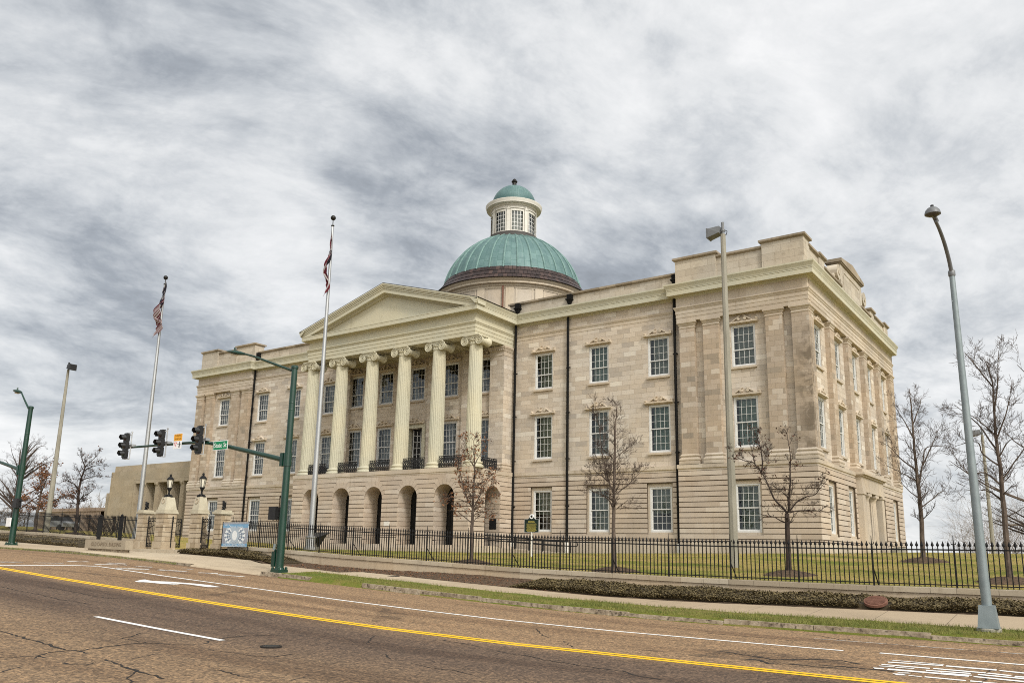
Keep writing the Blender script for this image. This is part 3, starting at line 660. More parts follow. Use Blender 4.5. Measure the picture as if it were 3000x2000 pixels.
# ---- window kit (local: x along the wall, -y outwards, z up from the frame's foot)
def frame_mesh(W, H, up, dn):
    m = MB(); c = .085
    m.box(-W/2, -W/2+c, -.02, .13, 0, H); m.box(W/2-c, W/2, -.02, .13, 0, H); m.box(-W/2+c, W/2-c, -.02, .13, H-c, H); m.box(-W/2+c, W/2-c, -.035, .13, 0, .1)
    zm = .1+(H-c-.1)*dn/(up+dn)
    for (za, zb, y0, y1, rows) in ((zm-.03, H-c, .03, .07, up), (.1, zm+.03, .072, .112, dn)):
        x0, x1 = -W/2+c, W/2-c; s = .05
        m.box(x0, x0+s, y0, y1, za, zb); m.box(x1-s, x1, y0, y1, za, zb); m.box(x0+s, x1-s, y0, y1, zb-s, zb); m.box(x0+s, x1-s, y0, y1, za, za+s+.01)
        a, b = x0+s, x1-s; mu = .018
        for k in range(1, 4): x = a+(b-a)*k/4; m.box(x-mu/2, x+mu/2, y0+.004, y1-.004, za+s, zb-s)
        for k in range(1, rows): z = za+s+(zb-za-2*s)*k/rows; m.box(a, b, y0+.006, y1-.006, z-mu/2, z+mu/2)
    return m.mesh('window', m_white)
def pane_mesh(W, H, up, dn):
    m = MB(); c = .1; zm = .1+(H-c-.1)*dn/(up+dn)
    m.poly([(-W/2+c, .05, zm), (W/2-c, .05, zm), (W/2-c, .05, H-c), (-W/2+c, .05, H-c)]); m.poly([(-W/2+c, .092, .1), (W/2-c, .092, .1), (W/2-c, .092, zm), (-W/2+c, .092, zm)])
    return m.mesh('pane', m_glass)
def curtain_mesh(W, H, mat, g0=.26, g1=.06, z0=.05, wav=.025):
    m = MB(); n = 26; xs = [-W/2+g0+(W-g0-g1)*k/n for k in range(n+1)]
    for k in range(n):
        ya, yb = .26+wav*math.sin(k*1.7), .26+wav*math.sin((k+1)*1.7)
        m.poly([(xs[k], ya, z0), (xs[k+1], yb, z0), (xs[k+1], yb, H-.06), (xs[k], ya, H-.06)])
    return m.mesh('curtain', mat)
def torn_mesh(W, H, mat):
    m = MB(); r = random.Random(4); n = 12
    for k in range(n):
        x0, x1 = -W/2+.12+(W-.24)*k/n, -W/2+.12+(W-.24)*(k+1)/n; top = H*(.42+.28*math.sin(k*.55+1)+r.uniform(-.05, .05))
        m.poly([(x0, .26, .05), (x1, .26, .05), (x1, .26, top), (x0, .26, top)])
    return m.mesh('curtain', mat)
def hood_mesh(W, H, big=False):
    m = MB(); h = W/2+.22; z = H+.05
    m.box(-h, h, -.12, .06, z, z+.045); m.box(-h-.02, h+.02, -.20, .06, z+.045, z+.13)
    fr = lambda u, zz, d: (u, -d, zz); b = z+.13
    for s in (-1, 1):
        pts = [(s*.68, b), (s*.60, b), (s*.16, b+.26), (s*.10, b+.33), (s*.17, b+.345), (s*.24, b+.30)]
        m.prism(pts if s > 0 else pts[::-1], fr, -.06, .16)
        m.prism([(s*(h-.16), b), (s*(h+.0), b), (s*(h+.01), b+.10), (s*(h-.08), b+.15), (s*(h-.15), b+.09)], fr, -.06, .13)
        for (u, zz, r) in ((s*.19, b+.14, .085), (s*(h-.075), b+.075, .05)):
            m.prism([(u+r*math.cos(a*pi/6), zz+r*math.sin(a*pi/6)) for a in range(12)], fr, -.06, .19); m.prism([(u+r*.45*math.cos(a*pi/4), zz+r*.45*math.sin(a*pi/4)) for a in range(8)], fr, .19, .22)
        for k in range(3):
            u = s*(.30+.11*k); m.prism([(u-.05, b), (u+.05, b), (u+.02, b+.15-.04*k), (u-.03, b+.13-.04*k)], fr, -.06, .06+.01*k)
    m.prism([(-.14, b), (.14, b), (.09, b+.12), (0, b+.17), (-.09, b+.12)], fr, -.06, .05)
    m.prism([(-.62, b), (.62, b), (.12, b+.28), (-.12, b+.28)], fr, -.06, .025)
    return m.mesh('window_hood', m_hood)
def sill_mesh(W, o=.06):
    m = MB(); m.box(-W/2-o, W/2+o, -.12, .12, -.13, -.002); return m.mesh('window_sill', m_trim)
def surround_mesh(W, H, o=.125, t=.19):
    m = MB(); h = W/2
    for a, b, c, d in ((-h-o, -h, -.02, H+t), (h, h+o, -.02, H+t), (-h, h, H, H+t)): m.box(a, b, -.04, .10, c, d)
    for a, b, c, d in ((-h-o, -h-o+.045, -.02, H+t), (h+o-.045, h+o, -.02, H+t), (-h-o+.045, h+o-.045, H+t-.05, H+t)): m.box(a, b, -.065, -.04, c, d)
    m.box(-h-o, h+o, -.10, .12, -.16, -.002); return m.mesh('window_surround', m_trim)
WW = 1.42;  KINDS = dict(a=(2.66, 3, 3), b=(2.92, 3, 3), c=(2.48, 3, 2))
FM = {k: frame_mesh(WW, *v) for k, v in KINDS.items()}; PM = {k: pane_mesh(WW, *v) for k, v in KINDS.items()}
HM = {k: hood_mesh(WW, KINDS[k][0]) for k in 'bc'}; SM = sill_mesh(WW); UM = surround_mesh(WW, KINDS['a'][0])
CM = {(k, n): curtain_mesh(WW, KINDS[k][0], mt, g) for k in KINDS for n, mt, g in (('sheer', m_sheer, .34), ('slat', m_slat, .24), ('green', m_greenblind, .2))}
for k in KINDS: CM[(k, 'half')] = curtain_mesh(WW, KINDS[k][0], m_slat, .12, .1, KINDS[k][0]*.42, .0)
for k in KINDS: CM[(k, 'torn')] = torn_mesh(WW, KINDS[k][0], m_sheer)
ZB = dict(a=3.0, b=7.70, c=12.39)
def window(kind, u, plane, side=False, curt='slat', rec=.07):
    """one sash window of the museum with its glass, curtain, sill and hood"""
    loc = Vector((plane-rec, u, ZB[kind])) if side else Vector((u, plane+rec, ZB[kind]))
    w = inst('window', FM[kind], museum, loc-MOFF, pi/2 if side else 0)
    inst('pane', PM[kind], w); inst('curtain', CM[(kind, curt)], w)
    if kind == 'a': inst('window_surround', UM, w)
    else: inst('window_sill', SM, w, (0, -rec, 0)); inst('window_hood', HM[kind], w, (0, -rec, 0))
    return w
def opens(kind, us):
    H = KINDS[kind][0]; z = ZB[kind]
    if kind == 'a': return [(u-.84, u+.84, 2.84, z+H+.2) for u in us]
    return [(u-WW/2-.012, u+WW/2+.012, z-.0, z+H) for u in us]
# ---- plan
PAV, WING, PORT = 45.0, 45.32, 40.95
RW = [-15.92]; WWX = [-21.31, -25.5, -29.72]; PX = [CX-6.3, CX-3.15, CX, CX+3.15, CX+6.3]
SIDE_UP = [47.72, 51.97, 56.25, 60.53, 64.78]; SIDE_LO = [47.75, 52.1, 60.4, 64.75]
for mir in (False, True):
    f = mx if mir else (lambda x: x)
    def rng2(a, b): return (min(f(a), f(b)), max(f(a), f(b)))
    # rusticated ground floor
    m = PB()
    a, b = rng2(-19.95, -12.0); o = opens('a', [f(x) for x in RW]); m.mi = 0; wall(m, frF(45.03), a, b, 1.0, 6.5, o, .16); m.mi = 1; courses(m, frF(45.03), a, b, 2.5, 6.49, o)
    m.mi = 0; m.mi = 2; m.prism(rect(a-.05 if mir else a, b if mir else b+.05, 1.0, 2.47), frF(45.03), 0, .08)
    a2, b2 = rng2(-32.05, -19.95); o = opens('a', [f(x) for x in WWX]); m.mi = 0; wall(m, frF(45.35), a2, b2, 1.0, 6.5, o, .16); m.mi = 1; courses(m, frF(45.35), a2, b2, 2.5, 6.49, o); m.mi = 2; m.prism(rect(a2, b2, 1.0, 2.47), frF(45.35), 0, .07)
    # return between pavilion and wing
    xr = f(-19.95); fr = (frN(xr) if not mir else frS(xr)); m.mi = 0; wall(m, fr, 45.03, 45.35, 1.0, 6.5); m.mi = 1; courses(m, fr, 45.03, 45.33, 2.5, 6.49, (), .02)
    if not mir:
        o = opens('a', SIDE_LO)+[(53.35, 59.15, 2.0, 5.75)]; fr = frS(-12.03); m.mi = 0; wall(m, fr, 45.03, 67.5, 1.0, 6.5, o, .16); m.mi = 1; courses(m, fr, 45.03, 67.5, 2.5, 6.49, o); m.mi = 2
        m.prism(rect(45.03, 53.3, 1.0, 2.47), fr, 0, .08); m.prism(rect(59.2, 67.5, 1.0, 2.47), fr, 0, .08)
    else: m.mi = 0; wall(m, frN(mx(-12.03)), 45.03, 67.5, 1.0, 6.5)
    m.part('rusticated_base', [m_groove, m_base, m_trim])
    # smooth upper wall
    m = PB()
    wall(m, frF(45.38), a, b, 6.4, 17.1, opens('b', [f(x) for x in RW])+opens('c', [f(x) for x in RW]), .34)
    wall(m, frF(45.45), a2, b2, 6.4, 17.1, opens('b', [f(x) for x in WWX])+opens('c', [f(x) for x in WWX]), .34)
    if not mir: wall(m, frS(-12.36), 45.38, 67.2, 6.4, 17.1, opens('b', SIDE_UP)+opens('c', SIDE_UP), .34)
    else: wall(m, frN(mx(-12.36)), 45.38, 67.2, 6.4, 17.1)
    wall(m, frF(67.4), min(a, a2), max(b, b2), 1.0, 17.1)
    m.part('upper_wall', [m_ash])
    for u in RW:
        for k in 'abc': window(k, f(u), {'a': 45.03+.10, 'b': 45.38, 'c': 45.38}[k], False, 'sheer' if mir else ('slat' if k != 'b' else 'green'))
    for i, u in enumerate(WWX):
        for k in 'abc': window(k, f(u), {'a': 45.35+.10, 'b': 45.45, 'c': 45.45}[k], False, 'sheer' if mir else {(0, 'b'): 'green', (0, 'c'): 'slat', (0, 'a'): 'half', (1, 'c'): 'green', (2, 'a'): 'half'}.get((i, k), 'slat'))
    # pilasters
    prof_b = [(.13,6.875),(.13,7.03),(.10,7.05),(.13,7.10),(.13,7.16),(.09,7.22),(.055,7.25),(.05,7.30),(.08,7.33),(.09,7.37),(.055,7.42),(.03,7.44),(0,7.48)]
    prof_c = [(0,15.04),(.028,15.06),(.028,15.10),(0,15.12),(0,15.2),(.03,15.22),(.05,15.28),(.09,15.34),(.12,15.36),(.12,15.47),(-.02,15.487)]
    def pil(path):
        m = PB(); m.mi = 0; m.sweep([(0, 7.45), (0, 15.045)], path); m.mi = 1; m.sweep(prof_b, path); m.sweep(prof_c, path); m.part('pilaster', [m_pil, m_trim])
    if not mir:
        for u0, u1 in ((-19.72, -18.77), (-18.22, -17.27), (-14.49, -13.54)): pil([(u1, 45.4), (u1, 45.06), (u0, 45.06), (u0, 45.4)])
        pil([(-12.4, 46.0), (-12.06, 46.0), (-12.06, 45.06), (-13.01, 45.06), (-13.01, 45.4)])
        for v in (49.85, 54.1, 58.4, 62.65): pil([(-12.4, v+.475), (-12.06, v+.475), (-12.06, v-.475), (-12.4, v-.475)])
        pil([(-12.4, 67.44), (-12.06, 67.44), (-12.06, 66.5), (-12.4, 66.5)])
    else:
        for u0, u1 in ((mx(-18.77), mx(-19.72)), (mx(-17.27), mx(-18.22)), (mx(-13.54), mx(-14.49))): pil([(u1, 45.4), (u1, 45.06), (u0, 45.06), (u0, 45.4)])
        pil([(mx(-13.01), 45.4), (mx(-13.01), 45.06), (mx(-12.06), 45.06), (mx(-12.06), 46.0)])
    # belt course over the ground floor
    m = PB()
    pth = [(-12.03, 67.5), (-12.03, 45.03), (-19.95, 45.03), (-19.95, 45.35), (-32.05, 45.35)]
    if mir: pth = [(mx(x), y) for x, y in pth][::-1]
    m.sweep([(.02, 6.495), (.02, 6.60), (.05, 6.62), (.075, 6.64), (.075, 6.86), (-.45, 6.875)], pth); m.part('belt_course', [m_trim])
    m = PB(); q = [(-20.0, 45.45), (-32.1, 45.45)]
    if mir: q = [(mx(x), y) for x, y in q][::-1]
    m.sweep([(0, 15.97), (.02, 15.98), (.02, 16.18), (.05, 16.22), (.09, 16.33), (.09, 16.38), (0, 16.40)], q); m.part('wall_moulding', [m_trim])
    m = PB(); q = [(-12.06, 67.44), (-12.06, 45.06), (-19.89, 45.06), (-19.89, 45.5)]
    if mir: q = [(mx(x), y) for x, y in q][::-1]
    m.sweep([(-.34, 15.49), (0, 15.49), (0, 15.72), (.02, 15.735), (.02, 15.96), (.04, 15.975), (.04, 16.18), (.07, 16.21), (.10, 16.29), (.14, 16.34), (.14, 16.39), (0, 16.41), (0, 17.1)], q); m.part('entablature', [m_trim])
    # parapets
    m = PB(); c0 = [(.10, 0), (.10, .05), (.13, .07), (.13, .16), (.0, .18)]
    def block(u0, u1, y, z1, dep=1.0):
        u0, u1 = min(f(u0), f(u1)), max(f(u0), f(u1)); m.mi = 0; m.box(u0, u1, y, y+dep, 17.8, z1-.17)
        m.mi = 1; m.sweep([(0, z1-.24), (.04, z1-.2), (.12, z1-.16), (.14, z1-.15), (.14, z1-.03), (0, z1)], [(u1, y+dep), (u1, y), (u0, y), (u0, y+dep)], True); m.poly([(u0, y, z1), (u1, y, z1), (u1, y+dep, z1), (u0, y+dep, z1)]); m.mi = 0
    block(-19.95, -17.35, 45.15, 19.62); block(-14.55, -12.15, 45.15, 19.70, 1.15); block(-17.35, -14.55, 45.32, 19.42, .6); block(-32.7, -19.95, 45.6, 18.86, .5)
    if not mir:
        block(-12.75, -12.22, 46.3, 19.38, 2.0)
        for y0, y1 in ((48.25, 49.5), (61.5, 62.75), (65.95, 67.4)): block(-13.2, -12.15, y0, 19.48, y1-y0)
        block(-12.75, -12.22, 49.5, 18.95, 3.9); block(-12.75, -12.22, 58.9, 18.95, 2.6); block(-12.75, -12.22, 62.75, 19.3, 3.2)
        # centre attic with its low gable and panel, scrolled shoulders
        fr = frS(-12.15); m.mi = 0; m.prism([(53.4, 17.8), (59.1, 17.8), (59.1, 20.45), (53.4, 20.45)], fr, -.8, 0, True)
        m.mi = 1; m.prism([(53.15, 20.45), (59.35, 20.45), (59.35, 20.66), (56.25, 21.05), (53.15, 20.66)], fr, -.9, .16, True); m.prism([(53.25, 20.37), (59.25, 20.37), (59.25, 20.45), (53.25, 20.45)], fr, -.85, .09); m.mi = 0
        for p in ([(54.0, 18.2), (54.12, 18.2), (54.12, 20.05), (54.0, 20.05)], [(58.4, 18.2), (58.52, 18.2), (58.52, 20.05), (58.4, 20.05)], [(54.12, 19.93), (58.4, 19.93), (58.4, 20.05), (54.12, 20.05)]): m.prism(p, fr, -.1, .035)
        for s, c in ((1, 53.4), (-1, 59.1)):
            pts = [(c, 18.95)]+[(c-s*2.6*q_, 18.95+1.25*(1-q_)**2.0+.05) for q_ in [k/10 for k in range(11)]]+[(c-s*2.6, 18.95)]
            m.prism(pts if s < 0 else pts[::-1], fr, -.5, -.12, True)
            m.prism([(c-s*.62+.5*math.cos(k*pi/9), 19.6+.5*math.sin(k*pi/9)) for k in range(18)], fr, -.6, .05, True); m.prism([(c-s*.62+.2*math.cos(k*pi/6), 19.6+.2*math.sin(k*pi/6)) for k in range(12)], fr, .05, .1)
    m.part('parapet', [m_par, m_copd])
m = PB(); X0, X1 = mx(-15), -15
m.poly([(X0, 48, 1), (X1, 48, 1), (X1, 48, 17), (X0, 48, 17)]); m.poly([(X1, 48, 1), (X1, 66, 1), (X1, 66, 17), (X1, 48, 17)])
for z in (1.9, 6.6, 11.6): m.poly([(mx(-12.6), 45.7, z), (-12.6, 45.7, z), (-12.6, 67, z), (mx(-12.6), 67, z)])
m.part('interior', [M_noise('dim_interior_plaster', (.10, .095, .085), (.14, .135, .12), 1, .9)])
# ---- cornice all round (painted), roof
m = PB(); half = [(-12.06, 67.44), (-12.06, 45.06), (-19.89, 45.06), (-19.89, 45.45), (-32.17, 45.45), (-32.17, 40.95)]
full_ = half+[(mx(x), y) for x, y in half][::-1]
m.sweep([(0, 16.98), (.06, 17.02), (.09, 17.09), (.43, 17.09), (.43, 17.35), (.45, 17.37), (.45, 17.42), (0, 17.44)], full_)
simaR = half[:-1]+[(-32.17, 40.35)]; sp = [(.38, 17.43), (.45, 17.44), (.47, 17.52), (.53, 17.64), (.57, 17.71), (.57, 17.79), (-.05, 17.85)]
m.sweep(sp, simaR); m.sweep(sp, [(mx(x), y) for x, y in simaR][::-1]); m.part('cornice', [m_cream])
m = PB(); m.poly([(-12.5, 45.3, 17.84), (mx(-12.5), 45.3, 17.84), (mx(-12.5), 67.4, 17.84), (-12.5, 67.4, 17.84)]); m.part('flat_roof', [m_roof])
# ---- portico entablature, pediment and roof
m = PB(); pe = [(-32.17, 45.45), (-32.17, 40.95), (mx(-32.17), 40.95), (mx(-32.17), 45.45)]
m.sweep([(-.85, 15.95), (-.85, 15.50), (0, 15.50), (0, 15.745), (.025, 15.76), (.025, 16.0), (.05, 16.015), (.05, 16.24), (.08, 16.26), (.12, 16.34), (.15, 16.37), (.15, 16.43), (0, 16.45), (0, 17.0)], pe)
m.part('portico_entablature', [m_cream])
m = PB(); m.poly([(-33.0, 41.7, 15.93), (mx(-33.0), 41.7, 15.93), (mx(-33.0), 45.4, 15.93), (-33.0, 45.4, 15.93)])
for k in range(1, 5): x = CX-7.825+3.13*k; m.box(x-.36, x+.36, 41.75, 44.5, 15.56, 15.92)
m.box(mx(-33.0), -33.0, 44.15, 44.5, 15.52, 15.9)
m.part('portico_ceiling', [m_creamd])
m = PB(); fr = frF(PORT); E_, SL = 8.57, .286
def chev(t0, t1, d, back=-.35):
    """raking band between vertical offsets t0 (upper) and t1 (lower) below the gable line"""
    zt = lambda x: 20.25-SL*abs(x)+t0; zl = lambda x: 20.25-SL*abs(x)+t1
    xe = E_ if t1 > -.39 else min(E_, (20.25+t1-17.43)/SL); xt = min(E_, (20.25+t0-17.43)/SL)
    for s in (-1, 1):
        pts = [(CX, zt(0)), (CX+s*xt, zt(xt)), (CX+s*xe, zl(xe)), (CX, zl(0))]; m.prism(pts if s > 0 else pts[::-1], fr, back, d, True)
for t0, t1, d in ((0, -.09, .60), (-.09, -.17, .565), (-.17, -.26, .52), (-.26, -.37, .475), (-.37, -.65, .43), (-.65, -.71, .16), (-.71, -.77, .10)): chev(t0, t1, d)
m.part('pediment', [m_cream])
m = PB(); xe = (20.25-.7-17.43)/SL; m.prism([(CX-xe, 17.43), (CX+xe, 17.43), (CX, 20.25-.7)], fr, -.3, -.08); m.part('tympanum', [m_cream])
m = PB()
for s in (-1, 1):
    p = [(CX, 40.36, 20.30), (CX+s*8.65, 40.36, 20.30-8.65*SL), (CX+s*8.65, 47.5, 20.30-8.65*SL), (CX, 47.5, 20.30)]
    m.poly(p); m.poly([(x, y, z-.04) for x, y, z in p])
    m.poly([p[0], p[1], (p[1][0], p[1][1], p[1][2]-.04), (p[0][0], p[0][1], p[0][2]-.04)])
m.poly([(CX-8.6, 47.4, 17.8), (CX+8.6, 47.4, 17.8), (CX, 47.4, 20.28)]); m.part('portico_roof', [m_roof])
# ---- podium with arches
POD = 40.55; SPR, AR, ATOP = 5.0, .83, 6.49
AX = [CX-6.24, CX-3.12, CX, CX+3.12, CX+6.24]; PL, PR = mx(-31.95), -31.95
def arch_z(x, c): d = abs(x-c); return SPR+math.sqrt(max(0, AR*AR-d*d)) if d <= AR else None
def arch_wall(m, fr, u0, u1, cs, zf, zt, dep):
    """flat wall with round-headed openings, and their jambs and soffits"""
    us = {u0, u1}
    for c in cs: us |= {c+AR*math.cos(k*pi/14) for k in range(15)}
    us = sorted(us)
    for a, b in zip(us, us[1:]):
        mid = (a+b)/2; c = next((c for c in cs if abs(mid-c) < AR), None)
        za, zb = (zf, zf) if c is None else (arch_z(max(a, c-AR), c), arch_z(min(b, c+AR), c))
        m.poly([fr(a, za, 0), fr(b, zb, 0), fr(b, zt, 0), fr(a, zt, 0)])
    for c in cs:
        pr = [(c+AR, zf)]+[(c+AR*math.cos(k*pi/14), SPR+AR*math.sin(k*pi/14)) for k in range(15)]+[(c-AR, zf)]
        m.mi = 1
        for p, q in zip(pr, pr[1:]): m.poly([fr(*p, 0), fr(*q, 0), fr(*q, -dep), fr(*p, -dep)])
        m.mi = 0
def voussoirs(m, fr, u0, u1, c, th=.03, g=.017):
    """stepped arch stones running out into the courses, for one bay u0..u1"""
    nz = 5; ang = [R(16.2*k) for k in range(6)]
    for s, ue in ((1, u1), (-1, u0)):
        P = []
        for k in range(nz+1):
            z = SPR+RH*k if k < nz else ATOP
            th_ = ang[k]; ri = (c+s*AR*math.cos(th_), SPR+AR*math.sin(th_)); xo = AR*math.cos(th_)+(z-SPR-AR*math.sin(th_))/max(.2, math.tan(th_ if th_ > .05 else 1.5)) if k else AR
            xo = max(xo, .2); P.append((ri, (c+s*xo, z), z))
        for k in range(nz):
            (r0, o0, z0), (r1, o1, z1) = P[k], P[k+1]; arc = [(c+s*AR*math.cos(ang[k]+(ang[k+1]-ang[k])*q/3), SPR+AR*math.sin(ang[k]+(ang[k+1]-ang[k])*q/3)) for q in range(4)]
            arc = [(x+s*.006, z+.004) for x, z in arc]
            if k == 0: pts = [(ue, z0+g), *[(p[0], max(p[1], z0+g)) for p in arc]]
            else: pts = [(ue, z0+g), (o0[0]+s*.004, z0+g), *[(p[0], p[1]) for p in ([(r0[0]+s*.0+0, r0[1]+g)]+arc[1:])]]
            pts += [(o1[0]+s*.004, z1-g), (ue, z1-g)]
            m.prism(pts if s < 0 else pts[::-1], fr, 0, th)
    kx = P[5][1][0]-c if False else abs(P[5][1][0]-c)
    m.prism([(c-AR*math.cos(ang[5])+.01, SPR+AR*math.sin(ang[5])), (c, SPR+AR), (c+AR*math.cos(ang[5])-.01, SPR+AR*math.sin(ang[5])), (c+kx-.012, ATOP-g), (c-kx+.012, ATOP-g)], fr, 0, th+.012)
m = PB(); m.mi = 0; arch_wall(m, frF(POD+.03), PL, PR, AX, 2.0, 6.5, 1.3); fs = frS(PR-.03); arch_wall(m, fs, POD+.03, 45.4, [43.05], 2.0, 6.5, 1.2); wall(m, frN(PL+.03), POD+.03, 45.4, 2.0, 6.5)
m.mi = 1; bounds = [PL]+[(a+b)/2 for a, b in zip(AX, AX[1:])]+[PR]
for i, c in enumerate(AX): voussoirs(m, frF(POD+.03), bounds[i], bounds[i+1], c)
voussoirs(m, fs, POD+.03, 45.33, 43.05)
ops = [(c-AR, c+AR, 2.0, SPR) for c in AX]; courses(m, frF(POD+.03), PL, PR, 2.47, SPR, ops); courses(m, fs, POD+.03, 45.33, 2.47, SPR, [(43.05-AR, 43.05+AR, 2.0, SPR)])
# joints carried into the jambs the street sees
for c in AX: courses(m, frS(c-AR+.002), POD+.034, POD+1.3, 2.03, SPR, (), .022)
courses(m, frF(43.05+AR-.002), -33.15, PR-.034, 2.03, SPR, (), .022)
m.mi = 2
for a, b in zip([PL]+[c+AR for c in AX], [c-AR for c in AX]+[PR+.05]): m.prism(rect(a-.0, b, 1.2, 2.45), frF(POD+.03), -.3, .07)
m.prism(rect(POD+.03, 43.05-AR, 1.2, 2.45), fs, -.3, .07); m.prism(rect(43.05+AR, 45.33, 1.2, 2.45), fs, -.3, .07)
m.part('portico_podium', [m_groove, m_base, m_trim])
m = PB(); m.sweep([(.0, 6.47), (.03, 6.50), (.03, 6.58), (.07, 6.61), (.07, 6.86), (0, 6.88), (-1.0, 6.89)], [(PR-.03, 45.36), (PR-.03, POD+.03), (PL+.03, POD+.03), (PL+.03, 45.36)]); m.poly([(PL, POD, 6.885), (PR, POD, 6.885), (PR, 45.4, 6.885), (PL, 45.4, 6.885)])
m.poly([(PL, POD+.1, 6.3), (PR, POD+.1, 6.3), (PR, 45.4, 6.3), (PL, 45.4, 6.3)]); m.part('portico_floor', [m_trim])
m = PB(); m.box(PL-.5, PR+.45, 40.0, 45.4, 1.0, 2.03); m.box(PL-.3, PR+.8, 39.55, 40.0, 1.0, 1.82); m.part('plinth_step', [m_trim])
for c in AX:
    m = PB(); m.box(c-AR-.2, c+AR+.2, POD+1.36, POD+1.44, 2.0, 6.2)
    for k in range(-1, 2): m.box(c+k*.55-.03, c+k*.55+.03, POD+1.33, POD+1.36, 2.0, 5.9)
    m.part('black_door', [m_blackdoor])
m = PB(); m.box(-33.22, -33.15, 42.0, 44.2, 2.0, 6.2); m.part('black_door', [m_blackdoor])
m = PB(); m.box(-32.78, -32.22, 43.05+AR-.035, 43.05+AR, 3.1, 3.78); m.part('wall_plaque', [m_black])
m = PB(); m.box(-39.05, -38.55, POD-.03, POD-.0, 3.22, 3.5); m.part('wall_plaque', [m_lant])
# ---- portico wall
m = PB(); ops = opens('c', PX)+opens('b', [PX[0], PX[1], PX[3], PX[4]])+[(CX-.72, CX+.72, 6.88, 10.35)]
wall(m, frF(44.5), mx(-33.2), -33.2, 6.8, 15.95, ops, .42); m.part('portico_wall', [m_ash])
for i, x in enumerate(PX):
    window('c', x, 44.5, False, 'torn')
    if i != 2: window('b', x, 44.5, False, 'sheer')
m = PB()
for k in range(4):
    x = (PX[k]+PX[k+1])/2; m.box(x-.38, x+.38, 44.34, 44.5, 6.88, 15.2); m.box(x-.46, x+.46, 44.28, 44.5, 15.2, 15.5)
    for q in range(7): m.box(x-.44+q*.132, x-.36+q*.132, 44.24, 44.30, 15.26, 15.4)
m.part('wall_pier', [m_ash])
dr = PB(); dr.box(CX-.98, CX-.72, 44.40, 44.56, 6.88, 10.62); dr.box(CX+.72, CX+.98, 44.40, 44.56, 6.88, 10.62); dr.box(CX-.72, CX+.72, 44.40, 44.56, 10.35, 10.62); dr.box(CX-.72, CX-.66, 44.56, 45.0, 6.88, 10.35)
d_ = dr.part('door', [m_cream]); hh = inst('door_hood', HM['b'], d_, (CX-MOFF.x, 44.42-MOFF.y, 10.60-2.92-.02-MOFF.z))
m = PB(); m.box(CX-.72, CX+.72, 44.95, 45.0, 6.88, 10.35); m.part('door_leaf', [m_blackdoor], d_)
m = PB()
for k in range(1, 3): m.box(CX-.5+k*.34-.02, CX-.5+k*.34+.02, 44.92, 44.95, 7.6, 10.2)
for k in range(1, 6): m.box(CX-.5, CX+.6, 44.92, 44.95, 7.6+k*.45-.015, 7.6+k*.45+.015)
m.box(CX-.56, CX-.5, 44.9, 44.95, 6.9, 10.3); m.part('door_bars', [m_white], d_)
for s in (0, 1):
    m = PB(); x0, x1 = (-33.35, -32.17) if not s else (mx(-32.17), mx(-33.35))
    p = [(x1, 45.5), (x1, 44.25), (x0, 44.25), (x0, 44.6)] if not s else [(x1, 44.6), (x1, 44.25), (x0, 44.25), (x0, 45.5)]
    m.mi = 0; m.sweep([(0, 7.4), (0, 14.785)], p); m.mi = 1; m.sweep([(z[0], z[1]) for z in prof_b], p)
    m.sweep([(0, 14.78), (.025, 14.80), (.025, 14.86), (0, 14.88), (0, 15.08), (.03, 15.10), (.06, 15.20), (.11, 15.30), (.14, 15.33), (.14, 15.46), (0, 15.49)], p)
    for q in range(8): xx = x0+.05+q*(x1-x0-.1)/7; m.box(xx-.035, xx+.035, 44.25-.12, 44.25-.03, 15.16, 15.28)
    m.part('anta', [m_ash, m_trim])
